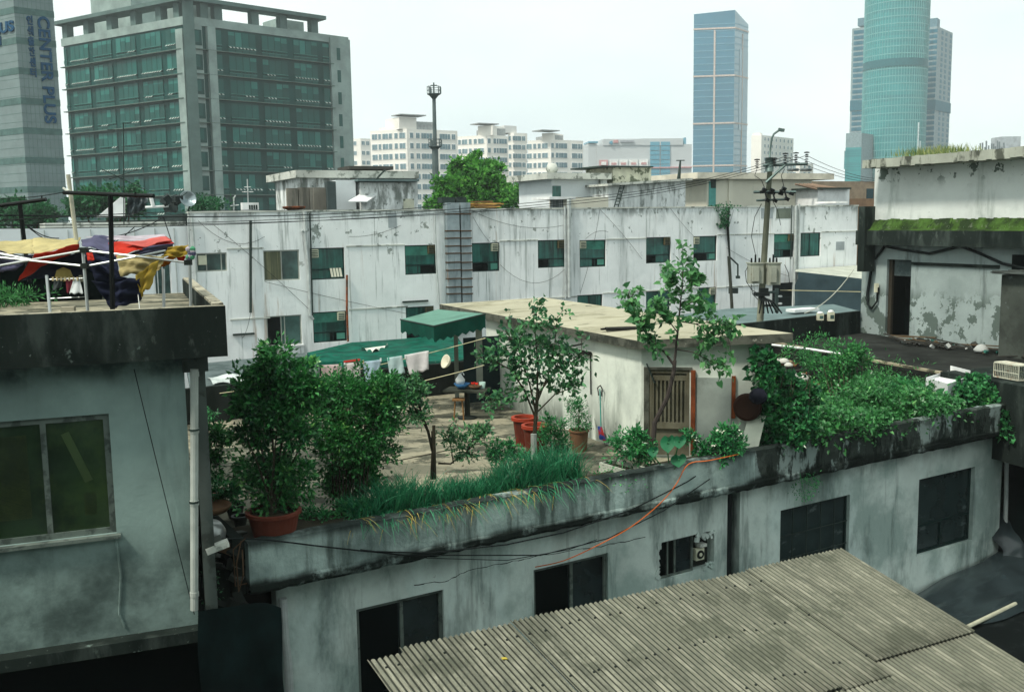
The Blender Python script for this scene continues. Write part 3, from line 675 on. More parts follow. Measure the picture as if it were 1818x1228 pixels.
for a, b, y in ((403, 468, 441), (615, 719, 436), (887, 955, 427), (1076, 1147, 424), (1273, 1374, 416), (1457, 1521, 411), (616, 721, 547), (403, 474, 566), (888, 1025, 530), (1070, 1240, 516), (1273, 1371, 508)):
    z = WB.st((a + b) / 2, y)[1]; m = MB(); WB.box(m, S(a), S(b), .0, .035, z - .03, z + .03); m.build('string_course', slab_w, wb)
fanw = M('fan_box_white', (.6, .6, .45), .6)
for i, (rc, k, q) in enumerate(R1):
    a, b, c, d = rc; W_ = b - a
    if k == 'c': o = window(wb, WB, rc, alu, grey_gl, (.33, .82), rec=.06)
    elif k == 's': o = window(wb, WB, rc, alu, grey_gl, (.5,), rec=.06); g = MB(); WB.quad(g, a + .06, a + W_ * .48, c + .06, d - .06, -.085); g.build('curtain', curtain, o)
    elif k == 'o': o = window(wb, WB, rc, alu, grey_gl, (.42, .52), rec=.06, sill=whitep)
    elif k == 'a': o = window(wb, WB, rc, dkframe, teal_gl, (), (.32,), (.42 if i % 2 else .6,), rec=.08)
    elif k == 'k': o = window(wb, WB, rc, dkframe, M('black_glass', (.008, .015, .016), .15), (), (.4,), (), rec=.08)
    else: o = window(wb, WB, rc, dkframe, teal_gl, (.5,), rec=.08)
    if k == 'o': g = MB(); WB.quad(g, a + .05, a + W_ * .4, c + .05, d - .05, -.085); g.build('opening', M('black_gap', (.002, .004, .004), .9, spec=0), o)
    if k == 'a' and i not in (11,):
        lft = i in (2, 6, 8, 11); s0 = a + .05 if lft else b - .42; g = MB()
        WB.box(g, s0, s0 + .34, -.12, .02, d - .42, d - .05, 0)
        for j in range(4): WB.box(g, s0 + .03, s0 + .31, .02, .035, d - .38 + j * .08, d - .34 + j * .08, 1)
        g.build('fan_box', [fanw if i % 2 == 0 else M('fan_box_brown', (.12, .1, .05), .6), dkframe], o)
    if k == 'a' and i not in (2,):
        zl_ = c + (d - c) * .32; x0_, x1_ = (a + .05, a + W_ * (.42 if i % 2 else .6)) if i % 3 else (a + W_ * .5, b - .05); g = MB(); WB.quad(g, x0_, x1_, c + .05, zl_ - .03, -.105); g.build('dark_pane', M('black_gap', (.002, .004, .004), .9, spec=0), o)  # dark interior behind the lower pane painted as a black overlay
        if i % 2 == 0: g = MB(); WB.quad(g, b - W_ * .3, b - .08, c + .1, zl_ - .06, -.1); g.build('lit_pane', M('pale_teal_pane', (.08, .26, .2), .4), o)  # lit look of this pane put into a paler colour
        if i % 3 == 0: g = MB(); WB.quad(g, a + .05, b - .05, zl_ + .03 + (d - zl_) * .45, d - .05, -.106); g.build('blind', M('teal_blind', (.05, .2, .15), .6, vs=2, var=.2), o)
    if k == 'c': g = MB(); WB.box(g, a + .08, a + .42, -.1, .02, d - .5, d - .1); g.build('fan_box', fanw, o)
    if i == 2:
        g = MB()
        for j in range(4): g.box(WB.pt(a + W_ * .6 + j * .14, -.04, c + .1), WB.u3 * .1, WB.n3 * .02, Vector((-.06, 0, .4)))
        g.build('papers', M('pale_paper', (.7, .68, .55), .8), o)
# small bricked-up openings
for x0, y0, x1, y1, mt_ in ((689, 379, 704, 404, M('grey_patch', (.33, .37, .38), .9)), (1484, 429, 1499, 444, M('grey_patch', (.33, .37, .38), .9)), (1351, 370, 1372, 388, M('grey_patch', (.33, .37, .38), .9)), (1378, 370, 1404, 388, M('moss_patch', (.17, .2, .16), .9))):
    m = MB(); a, b, c, d = WB.rect(x0, y0, x1, y1); WB.box(m, a, b, -.01, .012, c, d); m.build('blocked_opening', mt_, wb)
def wbpipe(name, pts, r, mat, t=.1, n=6, parent=wb):
    m = MB(); P = []
    for p in pts:
        tt = p[2] if len(p) > 2 else t; s, z = WB.st(p[0], p[1], tt); P.append(WB.pt(s, tt, z))
    m.tube(P, r, n); return m.build(name, mat, parent)
wbpipe('pipe', [(445, 391), (445, 555)], .06, pipe_d)
wbpipe('pipe', [(536, 409), (541, 412), (547, 470), (551, 560), (556, 567)], .075, pipe_g)
wbpipe('pipe', [(541, 375), (543, 410)], .09, pipe_g)
wbpipe('pipe', [(550, 378), (552, 440), (555, 560)], .035, pipe_d)
wbpipe('pipe', [(616, 488), (616, 548), (618, 606)], .05, rust)
wbpipe('pipe', [(1010, 352), (1011, 528)], .12, pipe_g); wbpipe('pipe', [(1003, 366), (1004, 530)], .05, pipe_g)
wbpipe('pipe', [(1413, 365), (1410, 540)], .09, pipe_g); wbpipe('pipe', [(1419, 362), (1415, 545)], .06, pipe_g); wbpipe('pipe', [(1406, 364), (1404, 460)], .03, pipe_d)
wbpipe('pipe', [(772, 378), (775, 470), (780, 540)], .04, pipe_g)
wbpipe('pipe', [(341, 388), (347, 470), (352, 555)], .05, pipe_g); wbpipe('pipe', [(334, 388), (340, 540)], .04, pipe_g)
rr = random.Random(8)
for i, (a, b, dd) in enumerate((((352, 392), (470, 420), 1.2), ((380, 400), (560, 560), -.2), ((470, 500), (740, 560), .1), ((840, 375), (1000, 400), .8), ((840, 385), (870, 430), .2), ((888, 470), (1003, 478), 1.6), ((1065, 372), (1055, 430), .1),
                               ((1065, 372), (1140, 460), -.2), ((1190, 370), (1232, 420), .1), ((1303, 372), (1290, 415), 0), ((1290, 440), (1400, 490), .3), ((620, 420), (712, 400), .3), ((1030, 520), (1045, 470), .1), ((430, 600), (445, 555), .4), ((1040, 424), (1080, 412), -.4))):
    A = WB.hit(a[0], a[1], .06); B = WB.hit(b[0], b[1], .06); m = MB(); m.tube(sag(A, B, dd * .5, 10), .008, 4); m.build('cable', cable, wb)
# rusty hanger brackets
for x, y, wd in ((413, 594, 38), (714, 536, 45)):
    m = MB(); a, z = WB.st(x, y); b_ = WB.st(x + wd, y - wd * .04)[0]; WB.box(m, a, b_, .02, .12, z - .04, z + .04); m.build('bracket', pipe_d, wb)
# two ventilation ducts on the wall
vd = thing('ventilation_duct', 'pair of tall square metal ducts climbing the white facade and over its edge', 'duct', WB.pt(S(815), .3, 4))
for x0, x1 in ((795, 817), (820, 837)):
    a, b_ = S(x0, 450, .35), S(x1, 450, .35); m = MB(); WB.box(m, a, b_, -.1, .35, 5.5, ZT + .35); m.build('shaft', duct, vd)
    for y in (380, 410, 423, 437, 450, 466, 480, 495, 510, 522):
        z = WB.st(x0, y, .36)[1]; m = MB(); WB.box(m, a - .03, b_ + .03, .1, .38, z - .03, z + .03); m.build('clamp', M('rusty_clamp', (.08, .05, .03), .8), vd)
    m = MB(); WB.box(m, a - .1, b_ - .1, -.5, .1, ZT + .352, ZT + .62); m.build('top_box', pipe_d, vd)
# hose with ivy on the facade
m = MB(); P = [WB.hit(x, y, .12) for x, y in ((1293, 368), (1292, 405), (1295, 450), (1297, 500))]; m.tube(P, [.09, .08, .06, .05], 6)
vn = thing('climbing_plant', 'dark stem with a clump of ivy under the roof edge of the white building', 'climbing plant', P[-1]); m.build('stem', M('black_soot', (.015, .02, .016), .9), vn)
m = MB(); bush(m, WB.hit(1287, 390, .3), (.25, .2, .45), 260, .16, .13, 5); bush(m, WB.hit(1284, 368, .2), (.8, .2, .12), 160, .14, .1, 6); m.build('leaves', lf_dark, vn)
pl = thing('wooden_pole', 'thin dark pole with a side arm standing against the white facade', 'pole', WB.pt(S(1300), 1.5, 5))
m = MB(); m.tube([WB.hit(1301, 568, 1.5), WB.hit(1294, 455, 1.5)], .09, 6); m.build('shaft', M('dark_wood', (.04, .045, .035), .8), pl)
m = MB(); m.tube([WB.hit(1294, 455, 1.5), WB.hit(1310, 470, 1.5), WB.hit(1310, 492, 1.5)], .05, 5); m.cbox(WB.hit(1310, 492, 1.5), .2, .2, .15); m.cbox(WB.hit(1302, 516, 1.3), .5, .15, .3); m.build('side_arm', pipe_d, pl)

# ------------------------------------------------------------------ roof sheds of the white building
def shedbox(mb, x0, x1, y0, y1, t0, dpt, xm=None):
    xm = xm or (x0 + x1) / 2; a, b = S(x0, 350, t0), S(x1, 350, t0); WB.box(mb, a, b, t0 - dpt, t0, WB.st(xm, y1, t0)[1], WB.st(xm, y0, t0)[1])
ra = thing('roof_shed', 'white rooftop shed with stained slab roof and a little tin awning, left of the poplar', 'roof shed', WB.pt(S(640), -6, ZT), 'sheds on the roof of the white building')
m = MB(); shedbox(m, 535, 742, 312, 378, -5, 5); m.build('wall', white_p, ra)
m = MB(); shedbox(m, 527, 745, 303, 316, -4.6, 6); m.build('roof', slab_w, ra)
m = MB(); shedbox(m, 622, 700, 295, 301, -6, 2); m.build('timber_stack', M('dark_timber', (.05, .05, .045), .9), ra)
m = MB(); shedbox(m, 597, 632, 320, 372, -4.0, .98); m.build('pier', white_w, ra)
m = MB(); shedbox(m, 640, 742, 324, 378, -3.9, 1.08); m.build('front_wall', white_p, ra)
m = MB(); shedbox(m, 636, 745, 318, 322, -3.5, 1.6); m.build('tin_roof', greyroof2, ra)
m = MB(); a = WB.hit(618, 357, -3.2); b = WB.hit(652, 357, -3.2); c_ = WB.hit(671, 345, -4); d_ = WB.hit(638, 345, -4)
m.poly([a, b, c_, d_]); m.poly([v + Vector((0, 0, -.05)) for v in (a, d_, c_, b)]); m.poly([a, a + Vector((0, 0, -.05)), b + Vector((0, 0, -.05)), b]); m.build('awning', whitep, ra)
m = MB(); shedbox(m, 716, 735, 353, 378, -3.87, .05); m.build('door', mossy_c, ra)
m = MB(); m.tube([WB.hit(560, 372, -4), WB.hit(592, 340, -4)], .05, 5); m.tube([WB.hit(668, 318, -3), WB.hit(683, 302, -3)], .05, 5); m.build('strut', pipe_d, ra)
pn = thing('panel_enclosure', 'upright weathered grey panels boxed around the left end of the roof shed', 'enclosure', WB.pt(S(550), -4, ZT))
old = M('weathered_board', (.2, .19, .16), .9, vs=1, layers=[dict(c=(.07, .07, .06), s=2, st=(1, 1, .1), lo=.45, hi=.6, k=.8)])
for x0, x1, y in ((510, 529, 334), (531, 549, 333), (550, 556, 333), (557, 580, 333)):
    m = MB(); shedbox(m, x0, x1, y, 376, -3 if x0 < 556 else -3.4, .2); m.build('panel', old, pn)
m = MB(); shedbox(m, 582, 597, 322, 372, -3.1, .5); m.build('water_tank', M('dark_tank', (.06, .08, .08), .6), pn)
m = MB(); m.lathe(WB.hit(522, 375, -1.5), [(.1, 0), (.5, .12), (.55, .2), (.5, .22), (.1, .1)], 12); tag(m.build('rusty_basin', rust), 'shallow rusty basin on the parapet beside the upright grey panels', 'basin')
rb = thing('roof_shed', 'long grey-white rooftop shed with a cream tank room and lean-to wing, centre', 'roof shed', WB.pt(S(1100), -6, ZT), 'sheds on the roof of the white building')
m = MB(); shedbox(m, 980, 1078, 316, 372, -5.5, 4); m.build('wall', white_w, rb)
m = MB(); shedbox(m, 972, 1086, 307, 318, -5, 5); m.build('roof', slab_w, rb)
m = MB(); shedbox(m, 1066, 1078, 318, 370, -5.3, .18); m.build('pillar', white_p, rb)
m = MB(); shedbox(m, 982, 996, 330, 370, -5.4, .08); m.build('window', teal_gl, rb)
m = MB(); shedbox(m, 1088, 1156, 297, 330, -5.5, 3); m.build('tank_room', mossy_c, rb)
m = MB(); shedbox(m, 1068, 1160, 294.5, 297, -5.2, 3.5); m.build('tank_room_roof', pipe_d, rb)
m = MB(); a0, b0 = S(1080, 340, -3.5), S(1217, 340, -3.5); z0, z1 = WB.st(1080, 331, -3.5)[1], WB.st(1217, 321, -3.5)[1]
pts = [WB.pt(a0, -3.5, 0).xy, WB.pt(b0, -3.5, 0).xy, WB.pt(b0, -8, 0).xy, WB.pt(a0, -8, 0).xy]
m.prism([tuple(p) for p in pts], ZT - .5, [z0, z1, z1, z0]); m.build('lean_to', white_p, rb)
m = MB(); pts = [WB.pt(a0 - .3, -3.1, 0).xy, WB.pt(b0 + .2, -3.1, 0).xy, WB.pt(b0 + .2, -8.3, 0).xy, WB.pt(a0 - .3, -8.3, 0).xy]
m.prism([tuple(p) for p in pts], [z0 + .01, z1 + .01, z1 + .01, z0 + .01], [z0 + .14, z1 + .14, z1 + .14, z0 + .14]); m.build('lean_to_roof', slab_w, rb)
m = MB(); shedbox(m, 1000, 1080, 350, 372, -2.2, 1.5); m.build('low_store', cream, rb)
m = MB(); shedbox(m, 976, 1022, 349, 354, -1.6, 2); m.build('tin_awning', whitep, rb)
m = MB(); shedbox(m, 978, 1000, 354, 372, -2, .1); m.build('plastic_curtain', M('dark_sheet', (.1, .12, .12), .5, layers=[dict(c=(.4, .42, .42), s=6, st=(1, 1, .05), lo=.5, hi=.6, k=.7)]), rb)
ld = thing('ladder', 'thin dark ladder leaning on the white lean-to of the rooftop shed', 'ladder', WB.pt(S(1095), -3, ZT))
A, B, C_, D_ = WB.hit(1090, 369, -2.8), WB.hit(1103, 323, -3.4), WB.hit(1097, 369, -2.8), WB.hit(1110, 323, -3.4)
m = MB(); m.tube([A, B], .035, 4); m.build('rail', pipe_d, ld); m = MB(); m.tube([C_, D_], .035, 4); m.build('rail', pipe_d, ld)
for i in range(1, 8): m = MB(); m.tube([A.lerp(B, i / 8), C_.lerp(D_, i / 8)], .03, 4); m.build('rung', pipe_d, ld)
m = MB(); m.lathe(WB.hit(980, 300, -6), [(0.02, -.35), (.25, -.28), (.36, 0), (.25, .28), (.02, .35)], 14); tag(m.build('water_ball', slab_w, smooth=True), 'small pale round ball on the left end of the centre rooftop shed', 'ball')
m = MB(); p0, p1 = WB.hit(1205, 318, -5), WB.hit(1208, 285, -5); m.tube([p0, p1], [.12, .05], 6); m.tube([p1 + Vector((-.25, 0, 0)), p1 + Vector((.25, 0, 0))], .03, 4); tag(m.build('vent_pole', pipe_d), 'short dark pole at the right end of the centre rooftop shed', 'pole')
rc_ = thing('roof_shed', 'cream rooftop room with teal door behind the utility pole', 'roof shed', WB.pt(S(1350), -6, ZT), 'sheds on the roof of the white building')
m = MB(); shedbox(m, 1255, 1440, 316, 372, -6, 5); m.build('wall', cream, rc_)
m = MB(); shedbox(m, 1238, 1480, 307, 318, -5.6, 6.5); m.build('roof', M('cream_slab', (.6, .57, .47), .9), rc_)
m = MB(); shedbox(m, 1259, 1271, 322, 372, -5.95, .1); m.build('door', M('teal_door', (.1, .33, .3), .5), rc_)
m = MB(); shedbox(m, 1262, 1271, 318, 334, -5.93, .1); m.build('window', pipe_d, rc_)
m = MB(); shedbox(m, 1294, 1301, 318, 366, -5.9, .12); m.build('pillar', cream, rc_)
m = MB(); shedbox(m, 1452, 1508, 336, 372, -4, 3); m.build('annex', whitep, rc_)
m = MB(); shedbox(m, 1450, 1511, 333, 336, -3.7, 3.4); m.build('annex_roof', pipe_d, rc_)
m = MB(); a = WB.hit(1412, 327, -3.5); b = WB.hit(1440, 327, -5); c_ = WB.hit(1490, 335, -5); d_ = WB.hit(1450, 336, -3.5)
for kk in range(5): m.tube([a.lerp(b, kk / 4), d_.lerp(c_, kk / 4)], .06, 4)
m.build('loose_boards', M('loose_board', (.25, .17, .12), .9), rc_)
m = MB(); 
for x in (1408, 1431): m.lathe(WB.hit(x, 304, -6), [(.1, 0), (.36, 0), (.42, .08), (.36, .16), (.1, .16)], 14)
for i, x in enumerate((1408, 1431)):
    m = MB(); m.lathe(WB.hit(x, 304, -6), [(.1, 0), (.36, 0), (.42, .08), (.36, .16), (.1, .16)], 14); tag(m.build('old_tyre', blacktarp), ('old tyre lying on the cream roof, the one nearer the utility pole', 'old tyre lying on the cream roof, the one farther from the utility pole')[i], 'tyre', 'tyres weighing down the cream roof')
m = MB(); a = WB.hit(1484, 361, -.4); m.box(a, WB.u3 * 1.0, -WB.n3 * 1.3 - WB.u3 * .4, Vector((0, 0, .12))); tag(m.build('polystyrene_sheet', M('white_foam', (.85, .85, .83), .6)), 'bright white sheet lying on the parapet near the mossy concrete building', 'sheet')
# timber pile on the parapet
tp = MB(); rr = random.Random(5)
for i in range(16):
    s = S(868) + rr.uniform(-.25, .25); L_ = rr.uniform(1.0, 1.5); z = ZT + .1 + (i // 5) * .09
    tp.box(WB.pt(s - L_ / 2 + .1, -.5 - (i % 5) * .16, z), (WB.u3 * L_ + Vector((0, 0, rr.uniform(-.05, .06)))), WB.n3 * .12, Vector((0, 0, .06)), i % 2)
tag(tp.build('timber_pile', [wood_y, M('brown_timber', (.22, .12, .05), .8)]), 'pile of yellow boards on the parapet right of the ducts', 'timber pile')
# air conditioner, dish, aerials, junk on the left part of the roof
ac = thing('air_conditioner', 'white outdoor unit on the roof edge in front of the glass office', 'air conditioner', WB.hit(445, 378, -.6))
m = MB(); a = WB.hit(431, 377, -.6); WB_ = WB; m.box(a, WB.u3 * .72, -WB.n3 * .35, Vector((0, 0, .42))); m.build('casing', whitep, ac)
m = MB()
for i in range(4): m.box(a + WB.u3 * (.28 + i * .1) + WB.n3 * .005 + Vector((0, 0, .12)), WB.u3 * .07, WB.n3 * .01, Vector((0, 0, .2)))
m.build('grille', pipe_d, ac)
ds = thing('satellite_dish', 'tilted satellite dish with a silvery reflector on the roof edge, left of the shrub', 'satellite dish', WB.hit(330, 372, -.8))
m = MB(); c_ = WB.hit(333, 354, -.8); m.lathe(c_, [(0.01, -.12), (.2, -.08), (.34, .04), (.36, .1), (.33, .06), (.01, -.08)], 18, axis=(.55, -.75, .35)); m.build('reflector', M('dish_metal', (.35, .42, .44), .3, metal=.6), ds, smooth=True)
m = MB(); m.tube([c_ + Vector((.1, .1, -.1)), c_ + Vector((-.1, .3, -.5))], .035, 5); m.tube([c_ + Vector((0, 0, .3)), c_ + Vector((-.1, -.5, .1))], .02, 4); m.build('bracket', pipe_d, ds)
jk = thing('roof_junk', 'tangle of dark scrap and white pipe beside the satellite dish', 'junk', WB.hit(305, 376, -.8)); m = MB(); rr = random.Random(9)
for i in range(16): p = WB.hit(rr.uniform(288, 325), rr.uniform(352, 372), rr.uniform(-1.4, -.6)); m.cbox(p, rr.uniform(.1, .4), rr.uniform(.05, .3), rr.uniform(.08, .35), rr.uniform(0, 3), tilt=(rr.uniform(-.6, .6), rr.uniform(-.6, .6)))
m.build('scrap', M('dark_scrap', (.03, .04, .04), .6), jk)
m = MB(); m.tube([WB.hit(268, 351, -1), WB.hit(272, 366, -1)], .08, 6); m.tube([WB.hit(258, 368, -1), WB.hit(300, 366, -1)], .06, 6); m.build('white_pipe', whitep, jk)
m = MB(); bush(m, WB.hit(372, 366, -1.5), (.9, .6, .32), 900, .14, .1, 3); b_ = bush(m, WB.hit(354, 358, -1.5), (.25, .25, .3), 140, .14, .1, 4)
o = m.build('roof_shrub', lf_dark); tag(o, 'low dark shrub growing on the roof in front of the office block', 'shrub')
def aerial(label, base, top, arms, wdt=1.0, r=.03, mat=None):
    b = thing('tv_aerial', label, 'aerial', base, 'television aerials'); m = MB(); m.tube([base, top], r, 5); m.build('mast', mat or pipe_d, b)
    m = MB()
    for (f_, L_, tilt, n) in arms:
        c = base.lerp(top, f_); d = Vector((math.cos(tilt), .3, math.sin(tilt))).normalized(); m.tube([c - d * L_ / 2, c + d * L_ / 2], r * .7, 4)
        for i in range(n): q = c + d * L_ * ((i + .5) / n - .5); m.tube([q - Vector((-.1, .3, .05)) * .6, q + Vector((-.1, .3, .05)) * .6], r * .45, 4)
    m.build('elements', mat or pipe_d, b)
aerial('tall thin aerial on a pole before the left face of the glass office', PY(220, 400, 34), PY(219, 218, 34), [(.93, 1.0, 0, 7), (.45, 1.5, -.5, 9), (.5, 1.0, .35, 3)], r=.02)
aerial('short aerial with two box amplifiers standing behind the white outdoor unit', WB.hit(441, 375, -2), WB.hit(439, 318, -2), [(.6, .5, 0, 2), (.75, .3, 0, 1)], mat=pipe_g)
m = MB(); m.tube([WB.hit(415, 378, -1), WB.hit(415, 352, -1), WB.hit(418, 347, -1)], .035, 5); m.tube([WB.hit(409, 366, -1), WB.hit(424, 364, -1)], .03, 4); tag(m.build('roof_vent_pipe', pipe_g), 'grey bent vent pipe on the roof, just left of the white outdoor unit', 'pipe')

# ------------------------------------------------------------------ lower white annex on the left
m = MB(); t_ = -.45; s0, s1 = S(-120, 430, t_), S(338, 430, t_) - .01
an2 = thing('white_annex', 'plain white lower wing with vertical joints behind the coloured canopy', 'building', WB.pt((s0 + s1) / 2, -4, 0))
hz = [WB.rect(274, 468, 305, 530, t_)]
wall_sheet(m, WB, s0, s1, 0, 10.78, hz, t_, .2); m.build('wall', white_w, an2)
m = MB(); WB.box(m, s0, s1, -8, t_ - .21, 0, 10.76); m.build('core', greyroof, an2)
m = MB(); WB.box(m, S(80, 390, t_), s1 - .02, -6, t_ - .4, 10.77, 10.98); m.build('roof_slab', slab_w, an2)
window(an2, WB, hz[0], whitep, grey_gl, (.5,), t=t_, rec=.06)
for x in (38, 80, 122, 162, 200, 240, 276, 310):
    m = MB(); s = S(x, 430, t_); WB.box(m, s - .02, s + .02, t_, t_ + .03, 7.5, 10.7); m.build('joint_strip', pipe_g, an2)
for a, b, d in (((48, 402), (240, 402), 1.0), ((48, 400), (105, 423), .15), ((170, 423), (290, 386), .2), ((290, 385), (305, 430), 0)):
    m = MB(); m.tube(sag(WB.hit(*a, t_ + .3), WB.hit(*b, t_ + .3), d, 10), .02, 4); m.build('cable', cable, an2)
# white gable with dark tarp on its roof
gb = thing('tarp_lean_to', 'white slanted gable wall with a dark tarp hung under a beam', 'lean-to', WB.hit(215, 390, -1.2))
t_ = -1.2; A = [WB.hit(*p, t_) for p in ((172, 386), (222, 386), (222, 352), (214, 350))]
m = MB(); m.add(A + [v - WB.n3 * .15 for v in A], [(0, 1, 2, 3), (7, 6, 5, 4), (0, 3, 7, 4), (2, 1, 5, 6), (3, 2, 6, 7)]); m.build('gable', whitep, gb)
m = MB(); pr = [WB.hit(*p, t_) for p in ((225, 349), (264, 351))]; q0, q1 = WB.hit(226, 386, t_), WB.hit(256, 372, t_)
m.grid(lambda u, v: pr[0].lerp(pr[1], u).lerp(q0.lerp(q1, u), v) + WB.n3 * (.12 * math.sin(u * 19 + v * 3) + .1 * math.sin(v * 9 + u * 5)), 16, 8); m.build('tarp', blacktarp, gb, smooth=True)

# ------------------------------------------------------------------ roofs between the terrace and the white building
def flat(name, label, cat, pts, z, thick, mat, wallmat=None, group=None):
    P = [PZ(x, y, z) for x, y in pts]; c = sum(P, Vector()) / len(P)
    b = thing(name, label, cat, (c.x, c.y, 0), group); m = MB(); m.prism([(p.x, p.y) for p in P], z - thick, z); m.build('roof', mat, b)
    m = MB(); m.prism([(c.x + (p.x - c.x) * .97, c.y + (p.y - c.y) * .97) for p in P], 0, z - thick - .003); m.build('wall', wallmat or greyroof2, b); return b
flat('green_roof_building', 'low building with a green coated roof under the clothes line', 'building', [(545, 626), (640, 604), (806, 590), (840, 636), (800, 641), (563, 642)], 5.3, .25, greenroof, M('dark_wall', (.05, .065, .06), .9))
gr = flat('grey_roof_building', 'low building with a flat grey roof at the foot of the white facade', 'building', [(330, 648), (540, 626), (566, 650), (545, 690), (340, 700)], 5.15, .2, greyroof)
m = MB(); m.grid(lambda u, v: PZ(378 + u * 90 - v * 10, 682 - u * 6 - v * 14, 5.22) + Vector((0, 0, .06 * math.sin(u * 9 + v * 4))), 10, 4); tag(m.build('plastic_sheet', M('pale_plastic', (.45, .5, .48), .4)), 'crumpled pale plastic sheet on the flat grey roof', 'sheet')
m = MB(); rr = random.Random(2)
m.grid(lambda u, v: PZ(640 + u * 48, 619 - u * 6 + v * 8 * math.sin(3.1 * u), 5.33) + Vector((0, 0, .12 * math.sin(u * 14) * v)), 14, 3); tag(m.build('white_rag', M('rag_white', (.6, .62, .55), .9)), 'ragged white cloth lying on the green roof', 'rag')
flat('teal_roof_building', 'low flat teal-grey roof at the foot of the utility pole', 'building', [(1195, 560), (1290, 548), (1480, 540), (1530, 553), (1400, 580), (1230, 590)], 6.3, .3, greyroof2)
ts = thing('tarp_shed', 'shed wrapped in dark tarpaulin under a pale sloping sheet, beside the mossy building', 'shed', WB.pt(S(1470, 500, 3), 3, 0))
c0, c1 = WB.hit(1411, 482, 2.5), WB.hit(1540, 496, 6); bk0, bk1 = WB.hit(1413, 478, .1), WB.hit(1530, 470, .1)
m = MB(); m.poly([c0, c1, bk1, bk0]); m.build('roof_sheet', M('pale_sheet', (.4, .42, .36), .8), ts)
m = MB(); g0, g1 = Vector((c0.x, c0.y, 4)), Vector((c1.x, c1.y, 4))
m.grid(lambda u, v: c0.lerp(c1, u).lerp(g0.lerp(g1, u), v) + WB.n3 * (.10 * math.sin(u * 26 + v * 2) * (v + .1) + (.25 if v < .12 else 0)), 40, 10); m.build('tarp_wall', M('blue_black_tarp', (.035, .06, .07), .55), ts, smooth=True)
m = MB(); a = PZ(1395, 553, 6.4); m.box(a, WB.u3 * 1.5, WB.n3 * .6, Vector((0, 0, .12))); tag(m.build('board', whitep), 'pale board lying on the teal-grey roof behind the dark parapet', 'board')
# ------------------------------------------------------------------ near materials
conc_dk = M('black_stained_concrete', (.016, .023, .02), .9, vs=1, bump=.3, layers=[dict(c=(.05, .065, .058), s=1.3, st=(1, 1, .35), lo=.5, hi=.62, k=.8), dict(c=(.1, .125, .11), s=5, st=(1, 1, .5), lo=.6, hi=.68, k=.5), dict(c=(.006, .01, .009), s=1.2, st=(1, 1, .25), lo=.45, hi=.65, k=.8), dict(c=(.14, .19, .17), s=3, lo=.64, hi=.69, k=.8, z=(9.5, 9.2), zn=.3), dict(c=(.15, .19, .17), s=14, lo=.67, hi=.7, k=.8)])
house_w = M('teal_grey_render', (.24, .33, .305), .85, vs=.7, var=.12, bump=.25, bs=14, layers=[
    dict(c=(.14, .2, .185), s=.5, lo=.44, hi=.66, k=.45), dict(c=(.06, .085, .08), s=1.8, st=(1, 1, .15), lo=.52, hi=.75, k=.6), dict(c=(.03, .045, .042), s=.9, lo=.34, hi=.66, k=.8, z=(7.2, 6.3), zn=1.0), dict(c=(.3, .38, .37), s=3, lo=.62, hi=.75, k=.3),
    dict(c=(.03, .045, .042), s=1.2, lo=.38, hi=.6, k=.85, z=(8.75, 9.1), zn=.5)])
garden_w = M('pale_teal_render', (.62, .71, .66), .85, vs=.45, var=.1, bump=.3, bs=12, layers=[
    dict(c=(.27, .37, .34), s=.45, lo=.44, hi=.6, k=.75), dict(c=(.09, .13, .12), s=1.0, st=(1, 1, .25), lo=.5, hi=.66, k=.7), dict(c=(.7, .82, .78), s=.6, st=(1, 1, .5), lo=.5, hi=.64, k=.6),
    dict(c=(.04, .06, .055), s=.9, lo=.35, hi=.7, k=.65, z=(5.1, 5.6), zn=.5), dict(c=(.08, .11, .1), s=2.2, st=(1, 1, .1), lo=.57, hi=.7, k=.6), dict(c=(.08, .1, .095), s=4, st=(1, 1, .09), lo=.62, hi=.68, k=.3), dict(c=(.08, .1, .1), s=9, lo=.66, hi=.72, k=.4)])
fascia_m = M('mouldy_fascia', (.42, .53, .495), .9, vs=.8, var=.12, bump=.6, bs=16, layers=[
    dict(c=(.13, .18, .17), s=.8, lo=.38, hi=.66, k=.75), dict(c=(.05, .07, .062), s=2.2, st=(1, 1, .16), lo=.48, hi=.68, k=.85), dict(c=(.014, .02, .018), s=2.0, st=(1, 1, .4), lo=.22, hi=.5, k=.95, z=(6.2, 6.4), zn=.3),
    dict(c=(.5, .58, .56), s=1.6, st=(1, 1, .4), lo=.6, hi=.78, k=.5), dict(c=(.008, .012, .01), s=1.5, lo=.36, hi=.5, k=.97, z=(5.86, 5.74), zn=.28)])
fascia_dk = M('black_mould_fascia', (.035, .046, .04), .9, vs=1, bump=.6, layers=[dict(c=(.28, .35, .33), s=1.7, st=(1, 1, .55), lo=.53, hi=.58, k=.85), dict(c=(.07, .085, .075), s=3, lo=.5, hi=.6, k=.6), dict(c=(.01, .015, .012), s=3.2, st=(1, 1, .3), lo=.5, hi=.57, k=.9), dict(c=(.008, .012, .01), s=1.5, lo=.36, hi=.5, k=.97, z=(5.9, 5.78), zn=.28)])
floor_c = M('terrace_concrete', (.29, .27, .195), .9, vs=.7, var=.14, bump=.25, layers=[dict(c=(.12, .12, .09), s=.45, st=(1, 1.6, 1), lo=.45, hi=.53, k=.85), dict(c=(.035, .04, .03), s=1.1, st=(1, 1.5, 1), lo=.5, hi=.56, k=.85), dict(c=(.1, .1, .075), s=6, lo=.55, hi=.62, k=.5), dict(c=(.34, .33, .26), s=3.5, lo=.58, hi=.7, k=.5)])
